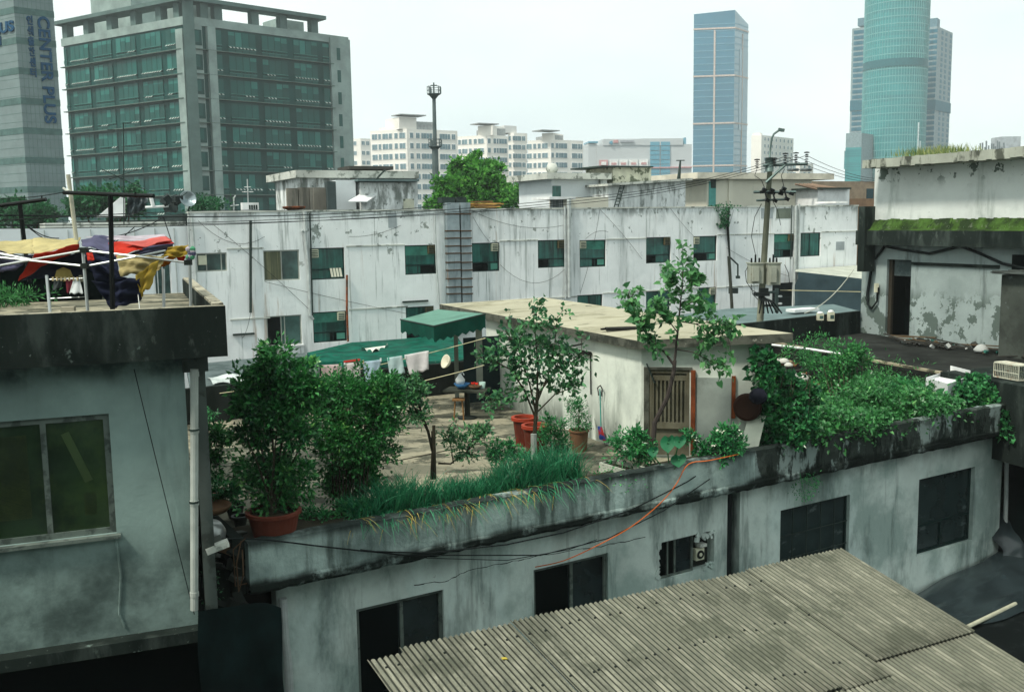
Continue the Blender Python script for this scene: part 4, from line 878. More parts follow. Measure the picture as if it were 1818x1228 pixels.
hutroof = M('cream_roof_screed', (.36, .345, .255), .9, vs=.5, var=.07, bump=.15, layers=[dict(c=(.22, .21, .14), s=.45, st=(1, 2.2, 1), lo=.5, hi=.6, k=.7), dict(c=(.12, .12, .08), s=1.1, st=(1, 2, 1), lo=.56, hi=.64, k=.65), dict(c=(.2, .18, .12), s=7, lo=.66, hi=.7, k=.5)])
hutedge = M('hut_roof_edge', (.1, .105, .085), .9, vs=2, bump=.4, layers=[dict(c=(.025, .03, .024), s=2.4, lo=.45, hi=.6, k=.8), dict(c=(.4, .4, .34), s=6, lo=.66, hi=.69, k=.6)])
hut_w = M('hut_render', (.66, .71, .63), .88, vs=.6, var=.07, bump=.25, bs=10, layers=[dict(c=(.38, .42, .38), s=.8, lo=.45, hi=.7, k=.6), dict(c=(.15, .17, .14), s=3.2, st=(1, 1, .5), lo=.55, hi=.6, k=.8, z=(7.3, 6.3), zn=.9), dict(c=(.1, .12, .1), s=1.6, st=(1, 1, .3), lo=.36, hi=.56, k=.85, z=(7.0, 6.1), zn=.8), dict(c=(.2, .23, .2), s=1.5, st=(1, 1, .2), lo=.58, hi=.72, k=.6)])
rb_w = M('peeling_grey_wall', (.3, .36, .35), .9, vs=.5, var=.08, bump=.3, layers=[dict(c=(.2, .25, .24), s=.8, lo=.45, hi=.7, k=.6), dict(c=(.09, .12, .105), s=1.7, lo=.515, hi=.53, k=.95, z=(8.5, 7.9), zn=.7), dict(c=(.05, .065, .06), s=1.5, st=(1, 1, .2), lo=.55, hi=.7, k=.6)])
rb_top = M('upper_block_render', (.62, .66, .63), .9, vs=.6, var=.06, bump=.3, layers=[dict(c=(.4, .44, .42), s=1, lo=.5, hi=.7, k=.5), dict(c=(.06, .09, .07), s=2.2, lo=.56, hi=.575, k=.9, z=(11.6, 12.1), zn=.5), dict(c=(.2, .25, .22), s=.9, st=(1, 1, .2), lo=.54, hi=.66, k=.5), dict(c=(.12, .15, .12), s=6, lo=.7, hi=.72, k=.7)])
moss = M('bright_moss', (.05, .1, .022), .95, vs=2.5, var=.3, bump=.6, layers=[dict(c=(.018, .03, .014), s=1.6, lo=.46, hi=.55, k=.9), dict(c=(.12, .14, .1), s=4, lo=.58, hi=.66, k=.6)])
soil = M('dark_soil', (.035, .032, .022), .95, vs=6, bump=.6)
terracotta = M('brown_plastic', (.13, .035, .022), .55, vs=2, var=.15); tub_red = M('orange_plastic', (.1, .026, .016), .45, vs=2, layers=[dict(c=(.2, .03, .015), s=4, st=(1, 1, .3), lo=.5, hi=.65, k=.5)]); tub_dk = M('dark_tub', (.02, .025, .022), .5)
black = M('black_gap', (.002, .004, .004), .9, spec=0)
fr_old = M('old_window_frame', (.13, .16, .14), .55, vs=3, layers=[dict(c=(.04, .05, .045), s=5, lo=.5, hi=.6, k=.7)])
gl_dark = M('near_dark_glass', (.012, .02, .022), .12, spec=.5, vs=1.5, var=.4); gl_plastic = M('cloudy_glass', (.02, .035, .035), .2, spec=.5, vs=2, layers=[dict(c=(.1, .13, .13), s=1.4, st=(1, 1, 2), lo=.56, hi=.66, k=.8)])
olive = M('olive_backing', (.05, .08, .035), .7, vs=1.2, var=.3, layers=[dict(c=(.13, .17, .055), s=.8, lo=.42, hi=.62, k=.8)])

# ------------------------------------------------------------------ unseen block behind the camera, added to shade the near walls
vb = Fr((0, -3.2), 27); m = MB(); vb.box(m, -24, 18, 0, 12, 0, 17)
tag(m.build('viewpoint_shade_block', house_w), 'unseen rendered block added behind the viewpoint to shade the near walls', 'building')

# ------------------------------------------------------------------ left house
p = PZ(400, 543, 9.77); LH = Fr((p.x, p.y), 21)
zb = LH.st(405, 632)[1]; zl = LH.st(345, 1108, -.35)[1]; wr = LH.st(338, 850, -.35)[0]
lh = thing('left_house', 'dim teal-grey house with a black stained parapet and one wide sliding window', 'house', LH.pt(-3, -3, 0))
m = MB(); LH.box(m, -9, 0, -.14, 0, zb, 9.77); LH.box(m, -.16, -.001, -7.2, -.141, zb + .01, 9.768); LH.box(m, -9, -.161, -7.2, -.141, zb + .02, 9.5); m.build('parapet', conc_dk, lh)
m = MB(); LH.box(m, -9, -.165, -7.0, -.145, 9.5, 9.512); m.build('roof_floor', floor_c, lh)
m = MB(); LH.box(m, -9, -.01, -.13, -.012, 9.771, 9.777); LH.box(m, -.15, -.012, -7.1, -.14, 9.769, 9.80); m.build('parapet_cap', M('pale_cap', (.36, .34, .26), .9, vs=3, layers=[dict(c=(.05, .05, .04), s=5, lo=.5, hi=.6, k=.8)]), lh)
rc = LH.rect(-95, 745, 200, 955, -.35); rc = (rc[0], LH.st(200, 840, -.35)[0], LH.st(100, 958, -.35)[1], LH.st(100, 741, -.35)[1])
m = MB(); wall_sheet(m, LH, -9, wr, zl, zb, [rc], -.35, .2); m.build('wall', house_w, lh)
m = MB(); LH.box(m, -9, wr - .01, -7, -.56, 0, zb); m.build('core', black, lh)
m = MB(); LH.box(m, wr + .10, wr + .26, -.8, -.36, zl - .2, zb - .001); LH.box(m, wr - .02, wr + .3, -.6, -.3, zb - .22, zb - .002); m.build('side_pillar', M('dark_grey_pillar', (.09, .11, .1), .85, vs=1, layers=[dict(c=(.03, .035, .03), s=2, lo=.5, hi=.6, k=.7)]), lh)
m = MB(); LH.box(m, -9, wr + .12, -.55, -.12, zl - .16, zl); m.build('ledge', conc_dk, lh)
m = MB(); LH.box(m, -9, wr - .1, -.9, -.6, 0, zl - .16); m.build('lower_wall', house_w, lh)
fm = (LH.st(82, 850, -.35)[0] - rc[0]) / (rc[1] - rc[0]); o = window(lh, LH, rc, fr_old, olive, (fm,), t=-.35, w=.075, rec=.04)
bd = M('stored_board', (.17, .2, .085), .8, vs=2); m = MB()
def lbox(mb, x0, y0, x1, y1, wd, t0):
    A = LH.hit(x0, y0, t0); B = LH.hit(x1, y1, t0); d = (B - A); n_ = d.normalized().cross(LH.n3) * wd; mb.box(A, d, n_, LH.n3 * .02)
lbox(m, 122, 765, 165, 850, .1, -.44); m.build('stored_board', bd, o)
m = MB(); LH.box(m, LH.st(-60, 850, -.4)[0], LH.st(52, 850, -.4)[0], -.447, -.43, LH.st(20, 925, -.4)[1], LH.st(20, 775, -.4)[1]); LH.box(m, LH.st(150, 900, -.4)[0], LH.st(172, 900, -.4)[0], -.447, -.43, LH.st(160, 915, -.4)[1], LH.st(160, 875, -.4)[1]); m.build('stored_panel', M('stored_panel', (.17, .18, .06), .8, vs=2, var=.3), o)
gm = bpy.data.materials.new('thin_glass'); gm.use_nodes = True; t_ = gm.node_tree; t_.nodes.clear(); a_ = t_.nodes.new('ShaderNodeBsdfTransparent'); a_.inputs[0].default_value = (.55, .65, .6, 1); b_ = t_.nodes.new('ShaderNodeBsdfGlossy'); b_.inputs['Roughness'].default_value = .05; x_ = t_.nodes.new('ShaderNodeMixShader'); x_.inputs[0].default_value = .06; q_ = t_.nodes.new('ShaderNodeOutputMaterial')
t_.links.new(a_.outputs[0], x_.inputs[1]); t_.links.new(b_.outputs[0], x_.inputs[2]); t_.links.new(x_.outputs[0], q_.inputs[0])
m = MB(); LH.quad(m, rc[0] + .05, rc[1] - .05, rc[2] + .05, rc[3] - .05, -.41); m.build('glass_sheet', gm, o)
m = MB(); LH.box(m, rc[0] - .1, rc[1] + .05, -.37, -.26, rc[2] - .05, rc[2] - .004); m.build('sill', fr_old, lh)
m = MB(); P = [LH.hit(345, y, -.24) for y in (655, 1082)]; m.tube(P, .052, 12)
for y in (660, 760, 888, 1050): q = LH.hit(345, y, -.24); m.tube([q, q + Vector((0, 0, -.06))], .06, 12)
m.build('downpipe', M('old_white_pipe', (.42, .46, .42), .6, vs=2, layers=[dict(c=(.12, .14, .12), s=3, st=(1, 1, .1), lo=.5, hi=.65, k=.6)]), lh)
for y in (762, 890): m = MB(); q = LH.hit(345, y, -.24); m.lathe(q, [(.062, -.012), (.07, -.012), (.07, .012), (.062, .012)], 12); m.build('pipe_clip', pipe_d, lh)
m = MB(); m.tube(sag(LH.hit(238, 655, -.3), LH.hit(345, 1090, -.25), .02, 10), .006, 4); m.build('cable', cable, lh)
m = MB(); m.tube([LH.hit(205, 950, -.345), LH.hit(215, 1020, -.345), LH.hit(212, 1090, -.345), LH.hit(222, 1112, -.345)], .018, 6); m.build('plaster_ridge', house_w, lh)
# weeds at the ledge end
m = MB(); bush(m, LH.hit(375, 1105, -.2), (.14, .12, .09), 120, .07, .035, 8, clumps=8); bush(m, LH.hit(372, 1040, -.5), (.15, .12, .3), 90, .06, .03, 9, clumps=8)
tag(m.build('ledge_weeds', leafmat('weed_leaves', (.006, .04, .02), (.03, .14, .05), .3)), 'small tuft of weeds at the end of the ledge under the downpipe', 'weeds')

# roof of the left house: store, posts, canopy, drying rack
YB = 19.2
m = MB(); LH.box(m, -9, -1.6, -7.6, -6.0, 9.3, 10.25); tag(m.build('roof_store', black), 'low black store at the back of the left roof under the coloured canopy', 'store')
m = MB(); bush(m, PY(20, 527, 16.5), (.55, .4, .07), 900, .09, .03, 31, clumps=30); tag(m.build('roof_weeds', leafmat('grass_leaves', (.01, .07, .02), (.05, .22, .06), .35)), 'patch of bright green weeds on the left roof', 'weeds')
steel = M('black_steel', (.012, .014, .014), .5, metal=.4); alu2 = M('canopy_tube', (.4, .43, .42), .35, metal=.6)
tp_ = thing('t_post', 'black steel T post standing on the parapet in front of the coloured canopy', 'post', PY(197, 548, 13.0), 'black steel T posts')
m = MB(); m.tube([PY(200, 552, 13.0), PY(196, 346, 13.0)], .033, 8); m.build('post', steel, tp_)
m = MB(); m.tube([PY(113, 342, 13.2), PY(273, 348, 12.8)], .026, 8); m.tube([PY(240, 346, 12.86), PY(240, 341, 12.86)], .012, 5); m.build('crossbar', steel, tp_)
tp2 = thing('t_post', 'tilted black steel T post cut off by the left side of the view', 'post', PY(55, 470, 15.5), 'black steel T posts')
m = MB(); m.tube([PY(52, 500, 15.5), PY(35, 363, 15.5)], .035, 8); m.build('post', steel, tp2)
m = MB(); m.tube([PY(-15, 367, 15.5), PY(82, 354, 15.5)], .03, 8); m.tube([PY(74, 355, 15.5), PY(74, 347, 15.5)], .012, 5); m.build('crossbar', steel, tp2)
m = MB(); m.tube([PY(145, 500, 14.6), PY(121, 310, 14.6)], .032, 8); o = thing('white_pole', 'leaning whitish pole with a knotted rag, behind the crossbar of the T post', 'pole', PY(145, 500, 14.6)); m.build('shaft', M('bamboo_pale', (.42, .42, .33), .7, vs=4), o)
m = MB(); rr = random.Random(3)
for i in range(7): p = PY(117 + rr.uniform(-4, 6), 342 + rr.uniform(-4, 4), 14.5); m.tube([p, p + Vector((rr.uniform(-.06, .06), 0, rr.uniform(-.06, .06)))], .016, 5)
m.build('rag', M('rag_white', (.6, .62, .55), .9), o)
m = MB(); m.tube(sag(PY(-10, 352, 15), PY(115, 341, 14.5), .03), .006, 4); m.tube(sag(PY(-10, 392, 14), PY(560, 376, 40), -.1), .008, 4); m.tube(sag(PY(-10, 382, 15), PY(800, 362, 42), .2), .012, 4)
tag(m.build('overhead_wires', cable), 'thin overhead wires running from the left roof to the white building', 'wires')
cp = thing('canopy', 'collapsed pop-up canopy with torn cream, red, navy and ochre cloth on the left roof', 'canopy', PY(150, 555, 14))
m_ = dict(cream=(.55, .48, .24), red=(.6, .05, .03), pink=(.62, .14, .12), navy=(.02, .025, .05), violet=(.12, .12, .2), pale=(.55, .5, .55), ochre=(.42, .3, .05), sand=(.5, .42, .2), orange=(.55, .2, .02), green=(.1, .35, .2))
cm = {k: M('cloth_' + k, v, .75, vs=4, var=.12, trans=.3) for k, v in m_.items()}
def panel(name, q, mat, amp=.04, nu=18, nv=12, fq=7, seed=0):
    """q: four (px, py, Y) corners; a sagging wrinkled sheet with a little thickness"""
    A, B, C_, D_ = [PY(*v) for v in q]; m = MB(); rr = random.Random(seed); ph = [rr.uniform(0, 6) for _ in range(6)]
    def fn(u, v):
        p = A.lerp(B, u).lerp(D_.lerp(C_, u), v); e = math.sin(math.pi * u) * .5 + .5
        w_ = amp * (math.sin(fq * u + 3 * v + ph[0]) + .6 * math.sin(fq * 1.9 * v - 4 * u + ph[1]) + .4 * math.sin(fq * 3.1 * (u + v) + ph[2]))
        return p + Vector((0, -w_ * e, w_ * .35 * e + .5 * amp * math.sin(u * 5 + ph[3]) * e))
    m.grid(fn, nu, nv); o = m.build(name, cm[mat], cp, smooth=True); s = o.modifiers.new('s', 'SOLIDIFY'); s.thickness = .006
    return o
for i, (q, mt_, amp) in enumerate([
    ([(-40, 433, 14.4), (60, 424, 14.8), (60, 452, 13.9), (-40, 444, 13.9)], 'cream', .03), ([(60, 424, 14.8), (145, 423, 15), (135, 436, 13.9), (55, 452, 13.9)], 'cream', .03),
    ([(-40, 443, 13.9), (62, 452, 13.95), (30, 478, 14.0), (-40, 486, 14.1)], 'violet', .05), ([(62, 451, 13.85), (143, 434, 13.75), (135, 446, 13.9), (30, 497, 14.4)], 'red', .03),
    ([(108, 455, 14.2), (144, 440, 14.2), (150, 492, 14.6), (40, 498, 14.8)], 'navy', .05), ([(143, 424, 15), (205, 420, 15), (198, 450, 14.0), (146, 437, 13.9)], 'violet', .04),
    ([(150, 421, 15.2), (292, 416, 15.0), (300, 425, 14.6), (200, 428, 14.8)], 'pale', .03), ([(193, 433, 14.0), (296, 422, 14.6), (309, 431, 14.0), (206, 457, 13.7)], 'red', .03), ([(215, 431, 13.95), (296, 421, 14.55), (305, 427, 14.1), (255, 438, 13.8)], 'pink', .02),
    ([(205, 456, 13.75), (309, 430, 13.95), (300, 447, 14.0), (232, 466, 13.8)], 'violet', .03), ([(298, 440, 13.9), (334, 434, 13.7), (333, 452, 13.7), (285, 459, 14.0)], 'ochre', .03), ([(280, 461, 13.95), (318, 450, 13.85), (300, 470, 14.0), (276, 476, 14.1)], 'orange', .02),
    ([(206, 451, 13.65), (292, 455, 13.8), (282, 480, 13.7), (213, 494, 13.5)], 'sand', .05), ([(240, 488, 13.45), (283, 462, 13.7), (266, 512, 13.5), (250, 526, 13.45)], 'ochre', .03),
    ([(150, 440, 13.8), (208, 455, 13.7), (214, 496, 13.5), (160, 480, 13.8)], 'navy', .05), ([(158, 462, 13.6), (214, 490, 13.45), (249, 500, 13.45), (178, 520, 13.7)], 'navy', .06), ([(165, 500, 13.6), (248, 497, 13.45), (250, 535, 13.45), (195, 548, 13.6)], 'navy', .07),
    ([(153, 448, 13.55), (164, 449, 13.55), (168, 462, 13.5), (156, 463, 13.5)], 'red', .008), ([(310, 452, 13.9), (331, 455, 13.85), (325, 464, 13.9), (316, 462, 13.9)], 'red', .01)]): panel('cloth_panel', q, mt_, amp, seed=i)
m = MB(); rr = random.Random(1)
for i in range(9): m.lathe(PY(337 + rr.uniform(-4, 8), 452 + rr.uniform(-10, 8), 13.65), [(0.01, -.04), (.035, -.02), (.04, .01), (.01, .04)], 7, mi=i % 3)
m.build('cloth_bundle', [cm['green'], cm['pale'], cm['violet']], cp)
for a, b in (((-10, 448, 13.6), (55, 461, 13.6)), ((-10, 456, 13.6), (147, 472, 13.4)), ((-10, 473, 13.6), (147, 445, 13.4)), ((154, 445, 13.4), (241, 455, 13.35)), ((241, 455, 13.35), (332, 466, 13.4)), ((156, 472, 13.4), (241, 456, 13.35)), ((241, 456, 13.35), (293, 445, 13.8))):
    m = MB(); m.tube([PY(*a), PY(*b)], .016, 6); m.build('scissor_bar', alu2, cp)
for a, b in (((147, 444, 13.38), (156, 556, 13.3)), ((337, 466, 13.55), (339, 548, 13.5)), ((290, 478, 14.6), (291, 548, 14.4)), ((245, 520, 13.5), (248, 550, 13.3))):
    m = MB(); m.tube([PY(*a), PY(*b)], .022 if a[0] != 245 else .006, 8); m.build('leg', alu2, cp)
for x, y in ((149, 444), (150, 472), (334, 466)): m = MB(); m.cbox(PY(x, y, 13.36), .09, .07, .07); m.build('joint_block', tub_dk, cp)
m = MB(); m.tube([PY(205, 550, 13.4), PY(205, 500, 13.6)], .05, 6); 
dr = thing('drying_rack', 'small metal drying rack with socks and a white cloth, under the canopy', 'drying rack', PY(88, 556, 13.5))
m = MB(); m.tube([PY(83, 489, 13.6), PY(89, 557, 13.4)], .022, 8); m.build('leg', alu2, dr)
m = MB(); m.tube([PY(86, 496, 13.6), PY(148, 494, 13.6)], .01, 6); m.tube([PY(88, 530, 13.6), PY(150, 527, 13.6)], .008, 6); m.build('rail', alu2, dr)
def hang(q, mat, name, parent, amp=.015, seed=0, nu=12, nv=10, thick=.006):
    A, B, C_, D_ = [PY(*v) for v in q]; m = MB(); rr = random.Random(seed); ph = rr.uniform(0, 6)
    m.grid(lambda u, v: A.lerp(B, u).lerp(D_.lerp(C_, u), v) + Vector((0, amp * math.sin(9 * u + ph + v * 2) * (v + .2), amp * .6 * math.sin(14 * u + ph) * v)), nu, nv)
    o = m.build(name, mat, parent, smooth=True); s = o.modifiers.new('s', 'SOLIDIFY'); s.thickness = thick; return o
cw = M('white_cotton', (.66, .7, .7), .9, trans=.25, vs=8, var=.06)
for i, (q, mt_, lb) in enumerate([([(131, 496, 13.58), (141, 495, 13.58), (148, 521, 13.5), (122, 521, 13.5)], cw, 'white cloth hanging on the small drying rack'), ([(116, 496, 13.6), (130, 496, 13.6), (128, 520, 13.55), (119, 520, 13.55)], M('maroon_cloth', (.12, .02, .03), .9), 'maroon cloth hanging on the small drying rack'), ([(96, 498, 13.6), (112, 497, 13.6), (110, 510, 13.6), (92, 517, 13.55)], M('dark_cloth', (.05, .06, .06), .9), 'dark socks hanging at the left of the small drying rack')]):
    o = hang(q, mt_, 'hanging_cloth', None, seed=i); tag(o, lb, 'laundry')
m = MB()
for i in range(7): q = PY(94 + i * 7.3, 495, 13.56); m.cbox(q, .02, .02, .05, i)
tag(m.build('clothes_pegs', M('yellow_peg', (.6, .5, .3), .6)), 'row of small pegs on the rail of the drying rack', 'pegs')
m = MB(); m.lathe(PY(113, 487, 14.2), [(.01, .1), (.09, .06), (.12, -.03), (.06, -.1)], 12); tag(m.build('straw_hat', M('dull_straw', (.3, .24, .08), .9)), 'dull straw hat hanging above the drying rack', 'hat')
m = MB(); m.cbox(PY(121, 549, 13.35), .17, .12, .07, .2); tag(m.build('brick_block', M('pale_block', (.4, .37, .28), .9)), 'pale block on the parapet between the rack and the canopy leg', 'block')

# ------------------------------------------------------------------ garden building (front)
p = PZ(440, 963, 6.4); FG = Fr((p.x, p.y), 31.6)
TW = -.35; zb = FG.st(445, 1058)[1]; sR = FG.st(1792, 745)[0]; sW0, sW1 = FG.st(492, 1100, TW)[0], FG.st(1778, 850, TW)[0]
def tof(p_): return (Vector((p_.x, p_.y)) - FG.o).dot(FG.n)
def sof(p_): return (Vector((p_.x, p_.y)) - FG.o).dot(FG.u)
T_back = (tof(PZ(370, 752, 6)) + tof(PZ(750, 703, 6))) / 2
gb_ = thing('garden_building', 'pale teal rendered house with a mouldy fascia carrying the roof garden', 'building', FG.pt(8, -5, 0))
wins = [((635, 790), 1063, 1240, 'slide'), ((948, 1080), 996, 1140, 'slide'), ((1170, 1234), 956, 1022, 'small'), ((1385, 1507), 892, 1018, 'bars'), ((1630, 1728), 840, 972, 'low')]
H = []
for (x0, x1), y0, y1, k in wins:
    xm = (x0 + x1) / 2; H.append((FG.st(x0, (y0 + y1) / 2, TW)[0], FG.st(x1, (y0 + y1) / 2, TW)[0], FG.st(xm, y1, TW)[1], FG.st(xm, y0, TW)[1]))
gapr = (FG.st(1291, 950, TW)[0], FG.st(1313, 950, TW)[0], 3.0, zb)
h2 = H[2]; hole = (h2[0] - .08, FG.st(1268, 980, TW)[0], FG.st(1250, 1006, TW)[1], FG.st(1250, 945, TW)[1])
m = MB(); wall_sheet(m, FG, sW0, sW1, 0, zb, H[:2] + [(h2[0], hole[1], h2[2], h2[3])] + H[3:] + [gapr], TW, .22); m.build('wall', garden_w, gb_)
m = MB(); FG.box(m, sW0 + .02, sW1 - .02, T_back, TW - .23, 0, 5.9); m.build('core', black, gb_)
sM = FG.st(1340, 850)[0]
m = MB(); N1 = 90; rr = random.Random(12)
def fascia(s0, s1, mat, n):
    m = MB(); rr = random.Random(n); zs = [zb + rr.uniform(-.014, .014) for _ in range(n + 1)]; zt_ = [6.4 + rr.uniform(-.012, .012) for _ in range(n + 1)]
    for i in range(n):
        a, b = s0 + (s1 - s0) * i / n, s0 + (s1 - s0) * (i + 1) / n
        zmid = [zb + .17, 6.33]
        prof = lambda s, zl_, zt: [FG.pt(s, -.12, zl_), FG.pt(s, -.03, zl_), FG.pt(s, .012, zl_ + .05), FG.pt(s, .015, zl_ + .13), FG.pt(s, 0, zl_ + .17), FG.pt(s, 0, zt - .03), FG.pt(s, -.03, zt), FG.pt(s, -.17, zt), FG.pt(s, -.18, 6.0)]
        A, B = prof(a, zs[i], zt_[i]), prof(b, zs[i + 1], zt_[i + 1]); m.add(A + B, [(j, 9 + j, 10 + j, j + 1) for j in range(8)])
    m.poly([FG.pt(s0, -.18, 6.0), FG.pt(s0, -.17, 6.4), FG.pt(s0, 0, 6.38), FG.pt(s0, 0, zb + .17), FG.pt(s0, -.12, zb)]); m.poly([FG.pt(s0, -.18, 6.0), FG.pt(s0, -.12, zb), FG.pt(s0, -.3, zb)])
    m.build('fascia', mat, gb_)
fascia(0, sM, fascia_m, 70); fascia(sM, sR, fascia_dk, 50)
m = MB(); FG.box(m, .01, sR, T_back, -.175, zb + .02, 5.99); m.build('slab', conc_dk, gb_)
m = MB(); FG.box(m, .02, sR - .02, T_back - .02, -.185, 5.991, 6.0); m.build('terrace_floor', floor_c, gb_)
m = MB(); FG.box(m, -.16, .0, T_back, -.2, 5.6, 6.42); m.build('side_parapet', conc_dk, gb_)
zbw = 6.88; m = MB(); FG.box(m, -.16, FG.st(862, 735, T_back)[0], T_back - .15, T_back, 5.5, zbw); m.build('back_parapet', M('dark_parapet', (.022, .028, .025), .9, vs=1, layers=[dict(c=(.01, .014, .012), s=1.5, st=(1, 1, .3), lo=.45, hi=.6, k=.8), dict(c=(.2, .22, .18), s=5, lo=.66, hi=.69, k=.5)]), gb_)
m = MB(); A_, B_ = PZ(640, 832, 6.0), PZ(862, 786, 6.0); d_ = B_ - A_; m.box(A_, d_, Vector((-d_.y, d_.x, 0)).normalized() * .035, Vector((0, 0, .012))); m.build('floor_joint', soil, gb_)
for i, (rc, wv) in enumerate(zip(H, wins)):
    k = wv[3]; a, b, c, d = rc; W_ = b - a
    if k == 'slide': o = window(gb_, FG, rc, fr_old, gl_dark, (.52,), t=TW, w=.06, rec=.05); g = MB(); FG.quad(g, a + .07, a + W_ * .48, c + .06, d - .06, TW - .083); g.build('opening', black, o)
    elif k == 'small': o = window(gb_, FG, rc, fr_old, gl_dark, (.3, .5), t=TW, w=.035, rec=.06); g = MB(); FG.quad(g, a + .03, a + W_ * .48, c + .03, d - .03, TW - .098); g.build('opening', black, o)
    elif k == 'bars':
        o = window(gb_, FG, rc, dkframe, gl_plastic, (), t=TW, w=.05, rec=.08); g = MB()
        for j in range(1, 5): FG.box(g, a + W_ * j / 5 - .008, a + W_ * j / 5 + .008, TW - .07, TW - .05, c, d)
        for j in (.3, .62): FG.box(g, a, b, TW - .072, TW - .052, c + (d - c) * j - .008, c + (d - c) * j + .008)
        g.build('security_bars', pipe_d, o)
    else: o = window(gb_, FG, rc, dkframe, gl_plastic, (), (.36,), (.48,), t=TW, w=.06, rec=.1)
# broken plaster pocket with fan unit
m = MB(); FG.quad(m, h2[0] - .02, hole[1] + .02, h2[2] - .02, h2[3] + .02, TW - .2); m.build('pocket_back', M('raw_brick', (.03, .035, .03), .9, vs=5), gb_)
m = MB(); rr = random.Random(4)
for i in range(46):
    e = rr.random(); s_ = h2[1] + .02 + (hole[1] - h2[1]) * rr.random() if e < .6 else (h2[0] - .02 + rr.uniform(-.03, .03)); z_ = (h2[3] - rr.uniform(0, .14) if rr.random() < .5 else h2[2] + rr.uniform(-.01, .10)) if e < .6 else rr.uniform(h2[2], h2[3])
    m.cbox(FG.pt(s_, TW - rr.uniform(.0, .04), z_), rr.uniform(.04, .12), .04, rr.uniform(.03, .09), FG.a, tilt=(0, rr.uniform(-.8, .8)))
m.build('broken_plaster', garden_w, gb_)['kind'] = 'stuff'
fu = thing('extractor_fan', 'small cream extractor fan in a broken hole beside the small window', 'fan', FG.hit(1244, 985, TW - .05)); s_, z_ = FG.st(1244, 984, TW - .02)
m = MB(); FG.box(m, s_ - .1, s_ + .1, TW - .15, TW - .03, z_ - .11, z_ + .11); m.build('casing', fanw, fu)
m = MB(); m.lathe(FG.pt(s_, TW - .028, z_), [(.085, 0), (.085, .012), (.02, .004), (.0, .004)], 20, axis=FG.n3); m.build('dark_ring', tub_dk, fu)
m = MB(); m.lathe(FG.pt(s_, TW - .02, z_), [(.035, 0), (.035, .012), (.0, .014)], 12, axis=FG.n3); m.build('hub', fanw, fu)
m = MB(); FG.box(m, s_ - .02, s_ + .16, TW - .16, TW - .02, z_ + .13, z_ + .19); m.build('bracket', slab_w, fu)
# pipes on the front
m = MB(); P = [FG.hit(x, y, TW + .1) for x, y in ((502, 1062), (506, 1130), (512, 1180), (516, 1260))]; m.tube(P, .06, 10); m.build('downpipe', pipe_g, gb_)
m = MB(); m.tube([FG.hit(1788, 780, TW), FG.hit(1785, 950, TW)], .05, 8); m.build('downpipe', pipe_g, gb_)
m = MB(); FG.box(m, gapr[0] + .1, gapr[0] + .2, TW - .2, TW - .08, 3, zb); m.build('soot_pipe', cable, gb_)
# long crack
m = MB(); pts = [(735, 1037), (790, 1032), (830, 1012), (900, 998), (960, 985), (1050, 972), (1100, 962), (1155, 950)]; rr = random.Random(6); P = []
for (a, b) in zip(pts, pts[1:]):
    for j in range(6): P.append(FG.hit(a[0] + (b[0] - a[0]) * j / 6, a[1] + (b[1] - a[1]) * j / 6 + rr.uniform(-1.6, 1.6), TW + .003))
for a, b in zip(P, P[1:]): r_ = rr.uniform(.003, .012); m.poly([a - Vector((0, 0, r_)), b - Vector((0, 0, r_)), b + Vector((0, 0, .004)), a + Vector((0, 0, .004))])
m.build('crack', black, gb_)
# cables sagging along the fascia
for k, (pts, r_, mt_) in enumerate([([(400, 955), (470, 957), (560, 968), (650, 978), (760, 981), (900, 966), (1000, 945), (1120, 905), (1220, 855), (1235, 845)], .012, cable), ([(640, 975), (720, 985), (850, 985), (960, 985), (1080, 955), (1180, 905), (1260, 850)], .01, cable), ([(640, 977), (760, 990), (900, 994), (1010, 975), (1060, 957)], .007, cable)]):
    m = MB(); m.tube([FG.hit(x, y, .06) for x, y in pts], r_, 5); tag(m.build('sagging_cable', mt_), ('thick black cable sagging along the fascia from the big pot to the orange cord', 'second black cable sagging just under the thick one along the fascia', 'thin black wire hanging lowest along the fascia')[k], 'cable', 'black cables sagging along the fascia')
m = MB(); P = [FG.hit(x, y, t) for x, y, t in ((950, 1006, TW + .05), (1000, 995, -.1), (1060, 968, .08), (1120, 935, .08), (1170, 895, .07), (1200, 860, .06), (1222, 824, .03))] + [PZ(x, y, 6.44) for x, y in ((1260, 817), (1312, 806))]
# smooth
Q = []
for i in range(len(P) - 1):
    p0, p1, p2, p3 = P[max(i - 1, 0)], P[i], P[i + 1], P[min(i + 2, len(P) - 1)]
    for j in range(5): t = j / 5; Q.append(.5 * ((2 * p1) + (p2 - p0) * t + (2 * p0 - 5 * p1 + 4 * p2 - p3) * t * t + (3 * p1 - p0 - 3 * p2 + p3) * t ** 3))
m.tube(Q + [P[-1]], .009, 6); tag(m.build('orange_cord', M('orange_cord', (.55, .13, .03), .5)), 'orange cord draped over the fascia and down to the second window', 'cord')
